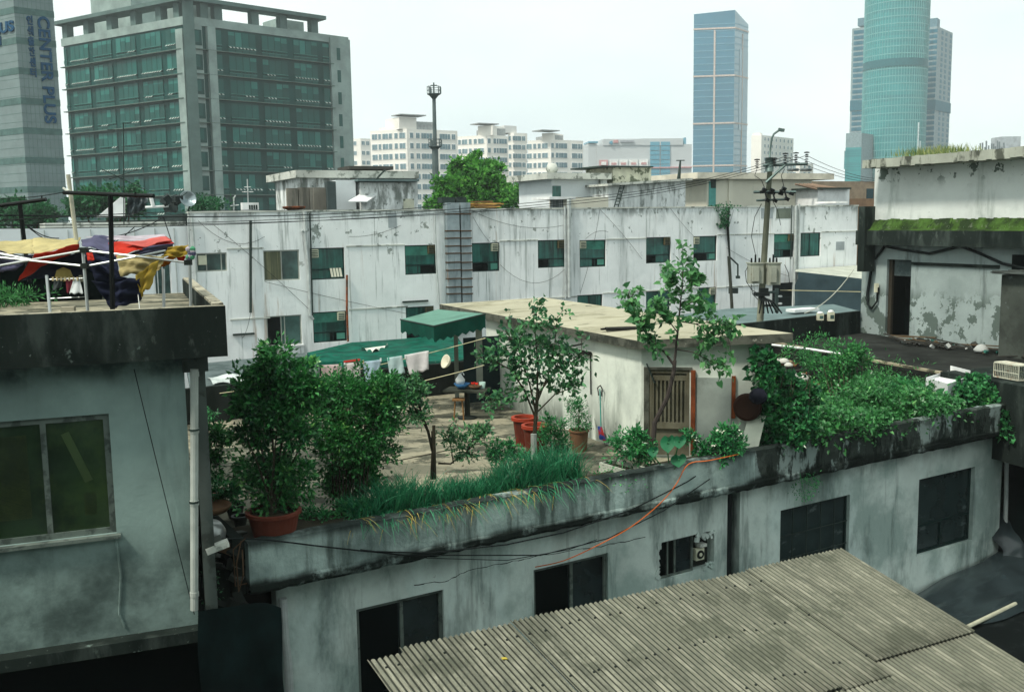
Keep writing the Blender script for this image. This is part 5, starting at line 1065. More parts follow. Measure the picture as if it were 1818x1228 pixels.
# planter bed
sP0, sP1 = FG.st(450, 950)[0], FG.st(1065, 852)[0]
m = MB(); FG.box(m, sP0, sP1, -1.05, -.185, 6.001, 6.33); FG.box(m, sP1, sP1 + 3.6, -.9, -.185, 6.001, 6.2); tag(m.build('planter_soil', soil), 'long bed of dark soil behind the fascia under the green onions', 'planter')
tr = thing('planter_trough', 'long whitish trough beside the green onions at the hut corner', 'planter', PZ(1100, 845, 6.05)); m = MB()
a, b = PZ(1066, 820, 6.3), PZ(1128, 838, 6.3); d = (b - a); d.z = 0; n_ = Vector((d.y, -d.x, 0)).normalized()
m.box(a + Vector((0, 0, -.29)), d, n_ * .03, Vector((0, 0, .29))); m.box(a - n_ * .4 + Vector((0, 0, -.29)), d, n_ * .03, Vector((0, 0, .29))); m.box(a + Vector((0, 0, -.29)), d.normalized() * .03, -n_ * .4, Vector((0, 0, .29))); m.build('side', M('dirty_white_board', (.42, .45, .38), .8, vs=2, layers=[dict(c=(.06, .08, .06), s=2, lo=.5, hi=.6, k=.8)]), tr)
m = MB(); m.box(a - n_ * .36 + Vector((0, 0, -.28)), d, n_ * .34, Vector((0, 0, .2))); m.build('soil', soil, tr)

# ------------------------------------------------------------------ hut on the terrace
A2, B2, C2, D2 = PZ(780, 540, 8.4), PZ(1130, 605, 8.4), PZ(1408, 592, 8.56), PZ(965, 528, 8.56)
eBA = (A2 - B2); eBA.z = 0; eBA.normalize(); eBC = C2 - B2; eBC.z = 0; eBC.normalize()
W0 = B2 + eBA * .28 + eBC * .25
HL = Fr((W0.x, W0.y), math.degrees(math.atan2(-eBA.y, -eBA.x))); HF = Fr((W0.x, W0.y), math.degrees(math.atan2(eBC.y, eBC.x)))
hut = thing('rooftop_hut', 'concrete hut with a wide cream flat roof on the garden terrace', 'hut', (W0.x, W0.y + 4, 6))
m = MB(); P4 = [A2, B2, C2, D2]; pts = [(q.x, q.y) for q in P4]; zz = [q.z for q in P4]
m.prism(pts, [z - .17 for z in zz], zz); m.build('roof', hutedge, hut)
m = MB(); m.poly([q + Vector((0, 0, .004)) for q in P4][::-1] if (B2 - A2).cross(C2 - B2).z < 0 else [q + Vector((0, 0, .004)) for q in P4]); m.build('roof_top', hutroof, hut)
sA = HL.st(864, 640)[0]; sC = HF.st(1366, 640)[0]
dr_rc = (HF.st(1152, 720)[0], HF.st(1224, 720)[0], 6.05, HF.st(1188, 656)[1])
m = MB(); wall_sheet(m, HL, sA, 0, 6, 8.29, [], 0, .1); wall_sheet(m, HF, 0, sC, 6, 8.32, [dr_rc], 0, .1)
m.build('wall', hut_w, hut)
m = MB(); c0 = HF.pt(sC, 0, 0); q = [HL.pt(sA, -.11, 0), HL.pt(-.11, -.11, 0), c0 + Vector((-.05, .12, 0)), c0 + HL.u3 * sA]; q = [(v.x, v.y) for v in q]; m.prism(q, 6.0, 8.23); m.build('core', hut_w, hut)
dg_ = thing('hut_gate', 'brown slatted metal door of the hut, half behind the thin tree', 'door', HF.pt(dr_rc[0], 0, 6.05))
dgm = M('brown_gate', (.125, .12, .085), .6, vs=2, var=.2, layers=[dict(c=(.08, .07, .04), s=3, st=(1, 1, .2), lo=.5, hi=.65, k=.6)])
a, b, c, d = dr_rc; bpy.data.objects.remove(dg_)
m = MB(); HF.box(m, a, b, -.06, .0, d - .07, d); HF.box(m, a, a + .06, -.06, 0, c, d - .07); HF.box(m, b - .06, b, -.06, 0, c, d - .07); HF.box(m, a + .06, b - .06, -.055, -.005, c + .55, c + .68); HF.box(m, a + .06, b - .06, -.055, -.005, d - .22, d - .12); HF.box(m, a + .06, b - .06, -.08, -.06, c, d - .07)
for j in range(9): x = a + .08 + (b - a - .16) * j / 8; HF.box(m, x - .018, x + .018, -.055, -.01, c + .68, d - .22)
m.build('door', dgm, hut)
s_ = HF.st(1230, 700)[0]; m = MB(); HF.box(m, s_ - .04, s_ + .05, .0, .07, 6.1, HF.st(1230, 657)[1]); m.build('rust_post', M('orange_post', (.2, .055, .02), .7, vs=3, var=.3), hut)
s2 = HF.st(1302, 700)[0]; m = MB(); HF.box(m, s2 - .035, s2 + .04, .0, .06, 6.85, HF.st(1302, 667)[1]); m.build('rust_post', MATS['orange_post'], hut)
m = MB(); HF.box(m, s_ + .055, s2 - .04, .0, .03, 6.15, HF.st(1265, 670)[1]); m.build('grey_panel', M('grey_panel', (.3, .34, .31), .85, vs=1.5, layers=[dict(c=(.15, .17, .15), s=1.3, lo=.5, hi=.65, k=.6)]), hut)
m = MB(); HF.box(m, dr_rc[0] - .1, dr_rc[0] - .003, 0, .025, 6.1, dr_rc[3] + .05); HF.box(m, dr_rc[0] - .1, dr_rc[1] + .05, 0, .03, dr_rc[3] + .002, dr_rc[3] + .05); m.build('door_surround', hutedge, hut)
m = MB(); m.tube([HF.hit(1148, 645, .08), HF.hit(1162, 680, .08)], .015, 5); m.build('hook', pipe_d, hut)
m = MB(); m.tube([HL.hit(900, 600, .06), HL.hit(975, 612, .06), HL.hit(1048, 628, .06)], .05, 6); m.tube([HL.hit(1048, 628, .04), HL.hit(1049, 700, .03)], .015, 5); m.tube([HL.hit(1000, 618, .1), HL.hit(1035, 610, .25)], .02, 5); m.build('black_beam', M('charred_beam', (.02, .02, .018), .9), hut)
m = MB(); P = [A2.lerp(D2, .05), A2.lerp(D2, .4)]
# hole in the roof covered by a dark sheet, and bits on it
m = MB(); q = PZ(1108, 583, 8.48); m.cbox(q, .8, .16, .05, .1, tilt=(.1, 0)); m.cbox(q + Vector((-.45, -.05, 0)), .1, .06, .04, .6); tag(m.build('dark_plank', M('charred_beam', (.02, .02, .018), .9)), 'charred plank lying on the cream hut roof behind the thin tree', 'plank')
for x, y, lb in ((1047, 545, 'small dark brick in the middle of the cream hut roof'), (969, 532, 'small stone near the far side of the cream hut roof')):
    m = MB(); m.cbox(PZ(x, y, 8.52), .2, .1, .07, .3); tag(m.build('brick', hutedge), lb, 'brick', 'loose bricks on the hut roof')
# dirt and dry leaves blown over the floor
m = MB(); rng = np.random.default_rng(66); P = []
while len(P) < 420:
    s, t = rng.uniform(.2, 9), T_back + .1 + abs(rng.normal(0, 1)) * 1.6 if rng.random() < .4 else rng.uniform(T_back, -1.2)
    q = FG.pt(s, t, 6.008)
    if (Vector((q.x, q.y)) - HL.o).dot(HL.n) > 0: P.append(tuple(q))
P = np.array(P); D = rng.normal(0, 1, P.shape); D[:, 2] = .05; leaves(m, P, D, .07, .04, rng, up=3)
tag(m.build('fallen_leaves', leafmat('dead_leaves', (.05, .04, .02), (.2, .16, .07), .1)), 'dry leaves scattered over the terrace floor', 'leaves', kind='stuff')
# broom
br = thing('broom', 'broom with a turquoise handle and red-blue bristles hung on the hut wall', 'broom', HL.hit(1068, 770, .1)); m = MB(); m.tube([HL.hit(1065, 690, .08), HL.hit(1067, 758, .1)], .014, 6); m.build('handle', M('turquoise', (.04, .3, .25), .4), br)
m = MB(); m.tube([HL.hit(1063, 702, .08), HL.hit(1061, 688, .08), HL.hit(1066, 684, .08), HL.hit(1069, 690, .08), HL.hit(1068, 703, .08)], .014, 6); m.build('grip', tub_dk, br)
p0 = HL.hit(1067, 757, .1); p1 = HL.hit(1071, 780, .13); m = MB(); m.prism([(0, 0)], 0, 0) if False else None
u_ = HL.u3 * .09; m.add([p0 - u_ * .7, p0 + u_ * .5, p1 + u_ * 1.2, p1 - u_ * .9, p0 - u_ * .7 + HL.n3 * .05, p0 + u_ * .5 + HL.n3 * .05, p1 + u_ * 1.2 + HL.n3 * .05, p1 - u_ * .9 + HL.n3 * .05], [(0, 1, 2, 3), (4, 7, 6, 5), (0, 4, 5, 1), (1, 5, 6, 2), (2, 6, 7, 3), (3, 7, 4, 0)]); m.build('bristles', M('bristle_mix', (.3, .03, .03), .8, layers=[dict(c=(.02, .05, .2), s=5, lo=.45, hi=.55, k=1)]), br)
# awning at the back of the hut
aw = thing('green_awning', 'faded green fabric awning on the left end of the hut', 'awning', PY(790, 600, 25)); gm_ = M('awning_green', (.006, .065, .045), .7, vs=1.5, var=.2, trans=.2); gt = M('awning_top', (.1, .21, .165), .7, vs=1.5, layers=[dict(c=(.08, .25, .2), s=1, lo=.5, hi=.65, k=.6)])
a, b, c, d = PY(711, 567, 25.6), PY(778, 549, 26.8), PY(862, 557, 24.4), PY(770, 579, 23.4)
m = MB(); m.grid(lambda u, v: a.lerp(b, u).lerp(d.lerp(c, u), v) - Vector((0, 0, .05 * math.sin(u * 3.1) * math.sin(v * 3.1))), 10, 8); m.build('top', gt, aw, smooth=True)
def val(p, q, h, n=24):
    m.grid(lambda u, v: p.lerp(q, u) - Vector((0, 0, v * (h + (.035 * math.sin(u * n * 3.1416) if v == 1 else 0)))) + Vector((0, -.02 * math.sin(u * 12 + 2 * v), 0)) * v, n * 2, 6)
m = MB(); val(a, d, .32, 10); val(d, c, .36, 14); m.build('valance', gm_, aw)
m = MB(); m.tube([d, c], .02, 5); m.tube([a, d], .02, 5); m.tube([PY(770, 590, 23.5), PY(860, 578, 24.4)], .015, 5); m.build('frame', pipe_d, aw)
# door frame below it
m = MB(); m.box(PY(822, 600, 25.4), Vector((1.0, .4, 0)), Vector((0, .05, 0)), Vector((0, 0, -1.7))); m.build('doorway', M('doorway_dark', (.012, .025, .028), .6), hut)
m = MB(); m.cbox(PY(851, 640, 24.6), .16, .1, 1.9); m.build('door_post', M('grey_wood', (.22, .24, .2), .85), hut)
wp = MB(); p0 = PZ(812, 716, 6.0); wp.cbox((p0.x, p0.y, 6.95), .11, .09, 1.9); tag(wp.build('wooden_post', M('grey_wood', (.22, .24, .2), .85)), 'grey wooden post at the table holding the clothes line', 'post')
# clothes lines and laundry
y0 = 23.6
for i, (a, b, sg) in enumerate((((390, 698, 24), (862, 600, 23.6), .12), ((480, 724, 22), (860, 648, 23), .1))):
    m = MB(); m.tube(sag(PY(*a), PY(*b), sg, 20), .009, 4); tag(m.build('clothes_line', cable_y), ('upper pale rope that carries the washing', 'lower empty pale rope below the washing')[i], 'rope', 'clothes lines across the terrace')
for i, (q, col, lb) in enumerate([
    ([(571, 648, y0), (607, 646, y0), (606, 690, y0), (570, 692, y0)], (.62, .5, .49), 'pale pink towel on the clothes line behind the rounded shrub'), ([(611, 645, y0), (640, 642, y0), (640, 688, y0), (613, 690, y0)], (.62, .6, .58), 'white cloth with a red hem between the pink towel and the blue shirt'),
    ([(643, 642, y0), (678, 638, y0), (668, 672, y0), (652, 690, y0)], (.45, .58, .66), 'pale blue garment with a slanting side on the clothes line'), ([(687, 635, y0), (714, 631, y0), (719, 662, y0), (692, 667, y0)], (.52, .66, .66), 'small pale aqua towel on the clothes line'),
    ([(718, 630, y0), (761, 622, y0), (761, 656, y0), (727, 666, y0)], (.76, .74, .74), 'bright white shirt at the right end of the clothes line'), ([(545, 652, y0), (568, 649, y0), (567, 672, y0), (548, 674, y0)], (.3, .36, .34), 'dull grey-green cloth at the left end of the clothes line')]):
    o = hang(q, M('cloth%d' % i, col, .9, trans=.35, vs=6, var=.08), 'laundry', None, .03, i); tag(o, lb, 'laundry', 'washing on the clothes line')
m = MB(); q = PY(625, 643, y0 - .01); m.box(q - Vector((.2, 0, .01)), (.4, -.02, .05), (0, .01, 0), (0, 0, .05)); tag(m.build('red_hem', M('red_cloth', (.5, .05, .04), .9)), 'narrow red strip folded over the clothes line', 'cloth')
m = MB(); rr = random.Random(2)
for x in (572, 606, 612, 640, 645, 676, 690, 712, 720, 757): m.cbox(PY(x, 637 + (690 - x) * .12, y0), .03, .03, .08, rr.random(), mi=rr.randrange(3))
tag(m.build('clothes_pegs', [M('yellow_peg', (.6, .5, .3), .6), M('green_peg', (.1, .4, .3), .6), whitep]), 'coloured pegs holding the washing on the upper rope', 'pegs')
m = MB(); q = PY(793, 642, 23.3); m.lathe(q, [(.01, -.06), (.1, -.05), (.15, 0), (.17, .05), (.15, .05), (.01, -.03)], 20, axis=(-.8, -.55, .35)); tag(m.build('hanging_basin', M('cream_plastic', (.6, .57, .44), .5), smooth=True), 'cream basin hung on the wooden post', 'basin')
# table and what stands on it
p0 = PZ(830, 742, 6.0); tz = 10.8 - (693 - 392) / FPX * p0.y
tb = thing('pedestal_table', 'dark pedestal table beside the hut wall', 'table', p0); m = MB(); m.cbox((p0.x, p0.y, tz), 1.05, .62, .045, -.25); m.build('tabletop', M('dark_wood', (.04, .045, .035), .8), tb)
m = MB(); m.lathe((p0.x, p0.y, 6.0), [(.24, 0), (.24, .03), (.07, .07), (.06, tz - 6.03)], 14); m.build('pedestal', tub_dk, tb)
st = thing('stool', 'small wooden stool tucked under the table', 'stool', p0 + Vector((-.18, -.1, 0))); m = MB(); q = p0 + Vector((-.2, -.15, 0)); m.cbox(q + Vector((0, 0, .5)), .3, .26, .04); m.build('seat', M('brown_timber', (.22, .12, .05), .8), st)
for dx, dy in ((-.12, -.1), (.12, -.1), (-.12, .1), (.12, .1)): m = MB(); m.tube([q + Vector((dx, dy, 0)), q + Vector((dx * .7, dy * .7, .48))], .016, 5); m.build('leg', M('brown_timber', (.22, .12, .05), .8), st)
m = MB(); q = Vector((p0.x, p0.y, tz + .02)); m.lathe(q + Vector((-.12, 0, 0)), [(.01, .01), (.08, .01), (.2, .14), (.19, .14), (.07, .03), (.01, .03)], 18); tag(m.build('blue_bowl', M('blue_plastic', (.04, .14, .3), .4), smooth=True), 'blue plastic bowl on the dark table', 'bowl')
m = MB(); m.lathe(q + Vector((-.16, .02, .09)), [(.01, 0), (.1, .03), (.12, .14), (.05, .24), (.02, .3)], 14); m.tube([q + Vector((-.16, .02, .36)), q + Vector((-.1, .02, .42)), q + Vector((-.06, .02, .34))], .014, 5); tag(m.build('white_bag', cw, smooth=True), 'knotted white plastic bag in the blue bowl', 'bag')
m = MB(); m.lathe(q + Vector((.2, -.05, 0)), [(.01, .01), (.08, .01), (.17, .1), (.16, .1), (.01, .04)], 16); tag(m.build('brown_bowl', M('brown_clay', (.16, .09, .05), .6), smooth=True), 'brown bowl with red peppers on the dark table', 'bowl')
m = MB(); rr = random.Random(1)
for i in range(7): v = q + Vector((.2 + rr.uniform(-.08, .08), -.05 + rr.uniform(-.06, .06), .12)); m.tube([v, v + Vector((rr.uniform(-.05, .05), .03, .04))], [.022, .01], 6)
tag(m.build('red_peppers', M('pepper_red', (.5, .02, .01), .4)), 'heap of red peppers in the brown bowl', 'peppers')
m = MB(); m.lathe(q + Vector((.38, .02, 0)), [(.06, 0), (.08, .16), (.07, .16), (.055, .01)], 14); tag(m.build('mint_cup', M('mint_plastic', (.35, .5, .45), .4), smooth=True), 'mint coloured cup at the right end of the table', 'cup')
# ------------------------------------------------------------------ pots
def pot(name, label, c, r0, r1, h, mat, group=None, rim=.03, fill=True):
    o = thing(name, label, 'pot', c, group); m = MB(); m.lathe(c, [(.01, 0), (r0, 0), (r1, h - rim), (r1 + rim * .6, h - rim), (r1 + rim * .6, h), (r1 - .02, h), (r1 - .03, h - .06), (r0 * .9, .05)], 28); m.build('body', mat, o, smooth=False)
    if name == 'tall_tub': m = MB(); m.lathe(c, [(r1 + rim * .6 + .004, h - rim - .002), (r1 + rim * .6 + .004, h + .003), (r1 - .024, h + .003), (r1 - .034, h - .07)], 28); m.build('rim', M('rim_orange', (.28, .04, .02), .5), o)
    if fill: m = MB(); m.lathe(c, [(.01, h - .05), (r1 - .02, h - .07)], 20); m.build('soil', soil, o)
    return o
pc = PZ(480, 957, 6.34); pc = pc + Vector((0, .25, 0))
pot('shrub_pot', 'big brown tub with the tall leafy shrub, on the fascia corner', pc, .30, .37, .36, terracotta, rim=.05)
pot('tall_tub', 'tall orange-red tub, the left of the pair beside the small tree', PZ(932, 790, 6), .19, .25, .62, tub_red, 'orange-red tubs by the hut', rim=.06)
pot('tall_tub', 'tall orange-red tub, the right of the pair, half hidden by leaves', PZ(951, 806, 6), .19, .25, .62, tub_red, 'orange-red tubs by the hut', rim=.06)
pk = PZ(1028, 800, 6); pot('plant_pot', 'dark pot with a feathery green plant against the hut wall', pk, .16, .2, .45, M('brown_clay', (.16, .09, .05), .6))
# ------------------------------------------------------------------ mossy concrete building on the right
ZR = 6.7
pw = PZ(1600, 600, ZR); RBF = Fr((pw.x, pw.y), -64)
rbt = thing('mossy_building', 'concrete house with a mossy ledge, a dark doorway and a white upper room', 'building', RBF.pt(3, -4, 0))
sL, sRr = RBF.st(1528, 560)[0], RBF.st(1900, 560)[0]
zl0, zl1 = RBF.st(1700, 437)[1], RBF.st(1700, 408)[1]
dc = (RBF.st(1573, 530)[0], RBF.st(1616, 530)[0], ZR + .02, RBF.st(1596, 461)[1])
m = MB(); wall_sheet(m, RBF, sL, sRr, 3, zl0, [dc], 0, .3); m.build('wall', rb_w, rbt)
m = MB(); RBF.box(m, sL, sRr, -7, -.9, 0, zl0); RBF.box(m, dc[1] + .01, sRr, -.9, -.31, 0, zl0); RBF.box(m, sL, dc[0] - .01, -.9, -.31, 0, zl0); m.build('core', black, rbt)
m = MB(); RBF.box(m, dc[0], dc[0] + .14, -.2, -.1, dc[2], dc[3]); m.build('door_frame', M('dark_brown_wood', (.035, .03, .022), .8), rbt)
m = MB(); RBF.box(m, dc[0] + .14, dc[1], -.25, -.2, dc[3] - .55, dc[3]); m.build('fanlight', greyroof, rbt)
m = MB(); RBF.box(m, dc[0] + .45, dc[1] - .1, -.8, -.75, dc[3] - .95, dc[3] - .62); m.build('hanging_rag', M('rag_white', (.6, .62, .55), .9), rbt)
m = MB(); s0 = RBF.st(1519, 420, .5)[0]; RBF.box(m, s0, sRr + .5, -.4, .5, zl0, zl1 - .02); m.build('ledge', conc_dk, rbt)
sU = RBF.st(1552, 350, .15)[0]; zu = RBF.st(1700, 283, .15)[1]
m = MB(); RBF.box(m, sU, sRr + .6, -6, .15, zl1 - .01, zu); m.build('upper_room', rb_top, rbt)
m = MB(); rr = random.Random(4); n = 60; zA = RBF.st(1700, 388, .2)[1]
for i in range(n):
    a, b = sU - .02 + (sRr + .7 - sU) * i / n, sU - .02 + (sRr + .7 - sU) * (i + 1) / n; h = zA + rr.uniform(-.025, .025)
    m.add([RBF.pt(a, .5, zl1 - .02), RBF.pt(b, .5, zl1 - .02), RBF.pt(b, .36, zl1 + .03), RBF.pt(a, .36, zl1 + .03), RBF.pt(b, .17, h), RBF.pt(a, .17, h), RBF.pt(a, .14, zl1), RBF.pt(b, .14, zl1)], [(0, 1, 2, 3), (3, 2, 4, 5), (5, 4, 7, 6)])
m.build('moss_band', moss, rbt)
so_ = 1.0; s0 = RBF.st(1531, 285, so_)[0]; zt0 = RBF.st(1700, 271, so_)[1]; zt1 = RBF.st(1700, 287, so_)[1]
m = MB(); n = 40; 
for i in range(n):
    a, b = s0 + (sRr + 1 - s0) * i / n, s0 + (sRr + 1 - s0) * (i + 1) / n; q = rr.uniform(-.02, .02)
    RBF.box(m, a, b + .01 + rr.random() * .002, -6.5, so_ + q * .4, zt1 + q, zt0 + q * .5 + .0007 * i)
m.build('roof', M('roof_slab_edge', (.36, .38, .32), .9, vs=1, bump=.3, layers=[dict(c=(.03, .035, .025), s=2.2, st=(1, 1, .4), lo=.52, hi=.62, k=.85)]), rbt)
m = MB(); a0 = RBF.hit(1515, 372, .6); RBF.box(m, s0 + .1 - .6, s0 + .1 - .3, .1, .6, zl0 - .9, RBF.st(1520, 367, .5)[1]); m.build('corner_stub', conc_dk, rbt)
m = MB(); m.poly([RBF.pt(sL, .012, ZR), RBF.pt(sL + .95, .012, ZR), RBF.pt(sL + .95, .012, ZR + .02), RBF.pt(sL, .012, ZR + .02)]); m.build('skirting', conc_dk, rbt)
# lintel ledge, cables
m = MB(); RBF.box(m, dc[1] + .02, RBF.st(1775, 480)[0], 0, .05, RBF.st(1700, 472)[1] - .03, RBF.st(1700, 468)[1]); m.build('rendered_panel_edge', conc_dk, rbt)
P_ = lambda pts, t=.08: [RBF.hit(x, y, t) for x, y in pts]
for i, (pts, r_, lb) in enumerate([([(1548, 405), (1549, 470), (1541, 520), (1540, 540), (1548, 547), (1557, 535), (1559, 510)], .035, 'black cable loop hanging beside the dark doorway'), ([(1553, 460), (1570, 437), (1600, 443), (1650, 450), (1705, 437), (1740, 450), (1780, 468), (1830, 478)], .045, 'thick black cable strung across the wall above the doorway'), ([(1546, 420), (1545, 480), (1537, 530), (1545, 548)], .018, 'thinner cable running down the wall beside the black loop')]):
    m = MB(); m.tube(P_(pts), r_, 6); tag(m.build('wall_cable', cable, smooth=True), lb, 'cable', 'cables on the mossy building')
m = MB(); m.cbox(RBF.hit(1556, 511, .1), .12, .12, .3); tag(m.build('switch_box', fanw), 'small pale box beside the black cable loop', 'box')
# grass along its roof
m = MB(); rng = np.random.default_rng(5)
P = np.array([RBF.pt(rng.uniform(RBF.st(1560, 270, so_)[0], RBF.st(1705, 265, so_)[0]), rng.uniform(-.6, so_ - .1), zt0) for _ in range(1500)]) if False else None
pts = []
for _ in range(650):
    x = rng.choice([rng.normal(1612, 14), rng.uniform(1565, 1705), rng.normal(1660, 10)]); s = RBF.st(x, 270, so_)[0]; pts.append(tuple(RBF.pt(s, rng.uniform(-.5, so_ - .05), zt0)))
P = np.array(pts); D = rng.normal(0, .35, P.shape); D[:, 2] = 1; leaves(m, P, D, .32, .025, rng, fold=.1)
tag(m.build('roof_grass', leafmat('dry_grass', (.03, .1, .02), (.3, .32, .12), .3)), 'tufts of green and straw-coloured grass along the mossy building roof', 'grass', kind='stuff')
# dark shed at the edge of the picture
ps = PZ(1772, 632, ZR); SF = Fr((ps.x, ps.y), -64); sh = thing('dark_shed', 'tall dark shed with a ragged plank roof at the edge of the view', 'shed', SF.pt(1.5, -1, ZR))
m = MB(); SF.box(m, 0, 5, -1.15, 0, ZR, SF.st(1772, 487)[1]); m.build('wall', M('dark_shed_wall', (.06, .07, .06), .9, vs=1, layers=[dict(c=(.03, .035, .03), s=1, lo=.45, hi=.6, k=.7), dict(c=(.12, .15, .14), s=3, lo=.62, hi=.7, k=.5)]), sh)
m = MB(); zz = SF.st(1772, 487)[1]
for i in range(14): m.box(SF.pt(-.35 + rr.uniform(-.1, .2), .25 - i * .11, zz + .01 + rr.uniform(0, .06)), SF.u3 * 5, -SF.n3 * .1, Vector((0, 0, .035)))
m.build('plank_roof', M('grey_dark_plank', (.06, .07, .065), .9, vs=3, var=.4), sh)
m = MB(); q = RBF.hit(1812, 466, .05); m.cbox(q, .5, .1, .45, RBF.a); m.build('dark_vent', black, rbt)
# dark terrace floor, kerb, parapet
K0, K1 = PZ(1372, 607, ZR + .07), PZ(1716, 669, ZR + .07); kd = (K1 - K0).normalized()
lowy = thing('dark_terrace', 'black stained flat roof in front of the doorway, edged by a pale kerb', 'roof', ((K0.x + K1.x) / 2 + 1.5, (K0.y + K1.y) / 2, 0))
KF = Fr((K0.x, K0.y), math.degrees(math.atan2(kd.y, kd.x))); Lk = (K1 - K0).length
dark_floor = M('black_wet_floor', (.02, .022, .02), .75, vs=1, var=.3, layers=[dict(c=(.05, .055, .05), s=2, st=(1, 1, 1), lo=.55, hi=.7, k=.6), dict(c=(.12, .13, .11), s=12, lo=.7, hi=.73, k=.6)])
m = MB(); KF.box(m, -1.5, Lk + .6, -.14, .004, ZR + .02, ZR + .075); m.build('kerb', M('pale_kerb', (.3, .27, .19), .9, vs=3, layers=[dict(c=(.04, .04, .03), s=2.5, lo=.5, hi=.6, k=.9)]), lowy)
m = MB(); KF.box(m, -1.5, Lk + .6, -.139, 0, ZR - .9, ZR + .018); KF.box(m, -2.5, Lk + .6, -9, -.141, 3, ZR - .004); KF.box(m, Lk + .601, Lk + 3.5, -9, -1.2, 3, ZR - .002); m.build('floor', dark_floor, lowy)
bp0, bp1 = PZ(1300, 583, 6), PZ(1532, 604, 6.6)
b0 = PY(1290, 578, 30.5); b1 = PY(1528, 552, 34.5); zt = (b0.z + b1.z) / 2
m = MB(); d = Vector((b1.x - b0.x, b1.y - b0.y, 0)); nn = Vector((-d.y, d.x, 0)).normalized() * .15
m.add([Vector((b0.x, b0.y, 5)), Vector((b1.x, b1.y, 5)), b1, b0, Vector((b0.x, b0.y, 5)) + nn, Vector((b1.x, b1.y, 5)) + nn, b1 + nn, b0 + nn], [(0, 1, 2, 3), (5, 4, 7, 6), (3, 2, 6, 7), (1, 5, 6, 2), (4, 0, 3, 7)])
tag(m.build('dark_parapet_wall', conc_dk), 'low black wall behind the weeds with two meter boxes on it', 'wall')
for i, (x, y0_, y1_) in enumerate(((1456, 553, 571), (1475, 550, 573))):
    q = PY(x, (y0_ + y1_) / 2, 33.0 + i * .3); h = (y1_ - y0_) / FPX * 33; o = thing('meter_box', ('pale meter box on the black wall, the smaller left one', 'pale meter box on the black wall, the taller right one')[i], 'meter', q, 'meter boxes on the black wall')
    m = MB(); m.cbox(q, .2, .16, h * .7); m.build('casing', fanw, o); m = MB(); m.lathe(q + Vector((0, 0, h * .35)), [(.1, 0), (.08, h * .12), (.01, h * .16)], 12); m.build('cap', whitep, o); m = MB(); m.cbox(q + Vector((.02, -.085, -.01)), .12, .01, h * .3); m.build('dial', grey_gl, o)
# rubble against the wall
rbm = [M('rubble_dark', (.04, .04, .035), .9), M('rubble_pale', (.4, .42, .4), .8), M('rubble_brown', (.1, .07, .04), .9), M('rubble_teal', (.04, .15, .12), .6)]
rr = random.Random(14)
rub = thing('rubble_heap', 'heap of dark planks, bags and bottles against the peeling wall', 'rubble', RBF.pt(dc[1] + 2.4, .5, ZR))
m = MB()
for i in range(26):
    s = dc[1] + .4 + rr.random() * 4.6; q = RBF.pt(s, .3 + rr.random() * .9, ZR + .05 + rr.random() * .12); a = RBF.a + rr.uniform(-.5, .5); L_ = rr.uniform(.6, 1.9); m.cbox(q, L_, rr.uniform(.04, .12), .03, a, tilt=(0, rr.uniform(-.16, .1)), mi=rr.choice((0, 0, 0, 2)))
m.build('planks', rbm, rub)
m = MB(); 
for i in range(46):
    s = dc[1] + .2 + rr.random() * 5.0; q = RBF.pt(s, .2 + rr.random() * 1.1, ZR + .04 + rr.random() * .1); k = rr.uniform(.05, .16); m.cbox(q, k, k * rr.uniform(.5, 1), k * rr.uniform(.4, 1), rr.random() * 3, tilt=(rr.random(), rr.random()), mi=rr.choice((0, 0, 1, 2, 3)))
m.build('debris', rbm, rub)['kind'] = 'stuff'
for x, y, r_ in ((1742, 620, .2), (1718, 590, .14), (1700, 598, .1)):
    m = MB(); q = RBF.hit(x, y, .7) if False else PZ(x, y + 6, ZR); m.lathe((q.x, q.y, ZR), [(.01, 0), (r_, .03), (r_ * 1.1, r_ * .5), (r_ * .6, r_ * 1.1), (.01, r_ * 1.3)], 9); m.build('bag', rbm[1], rub, smooth=True)
# ------------------------------------------------------------------ utility pole
UY = 36.0
pb, ptop = PY(1346, 620, UY), PY(1367, 300, UY); k = (0 - pb.z) / (ptop.z - pb.z); pg = pb + (ptop - pb) * k
up_ = thing('utility_pole', 'leaning concrete utility pole with a curved lamp arm, crossarms and transformers', 'utility pole', (pg.x, pg.y, 0))
conc_p = M('pole_concrete', (.25, .26, .19), .85, vs=1.5, layers=[dict(c=(.12, .13, .1), s=2, st=(1, 1, .2), lo=.5, hi=.65, k=.6)]); gal = M('galvanised', (.12, .17, .16), .5, metal=.4); ins = M('insulator_black', (.01, .012, .012), .35)
U = lambda x, y, dY=0: PY(x, y, UY + dY)
m = MB(); m.tube([pg, pb, ptop], [.17, .13, .09], 14); m.build('shaft', conc_p, up_, smooth=True)
m = MB(); m.tube([U(1366, 305), U(1366, 280)], .15, 12); m.tube([U(1366, 282), U(1368, 262), U(1370, 246), U(1374, 238), U(1381, 233), U(1386, 231)], .036, 8); m.build('lamp_arm', gal, up_, smooth=True)
m = MB(); m.cbox(U(1387, 231), .2, .16, .1, tilt=(0, .2)); m.build('lamp_head', gal, up_)
def arm(x0, y0_, x1, y1_, r=.05, dY=-.1, nm='crossarm'): m = MB(); m.tube([U(x0, y0_, dY), U(x1, y1_, dY)], r, 4); m.build(nm, gal, up_)
arm(1355, 294, 1434, 291); arm(1394, 293, 1360, 324, .045, -.12, 'brace'); arm(1338, 341, 1413, 341, .05); arm(1343, 356, 1395, 354, .04)
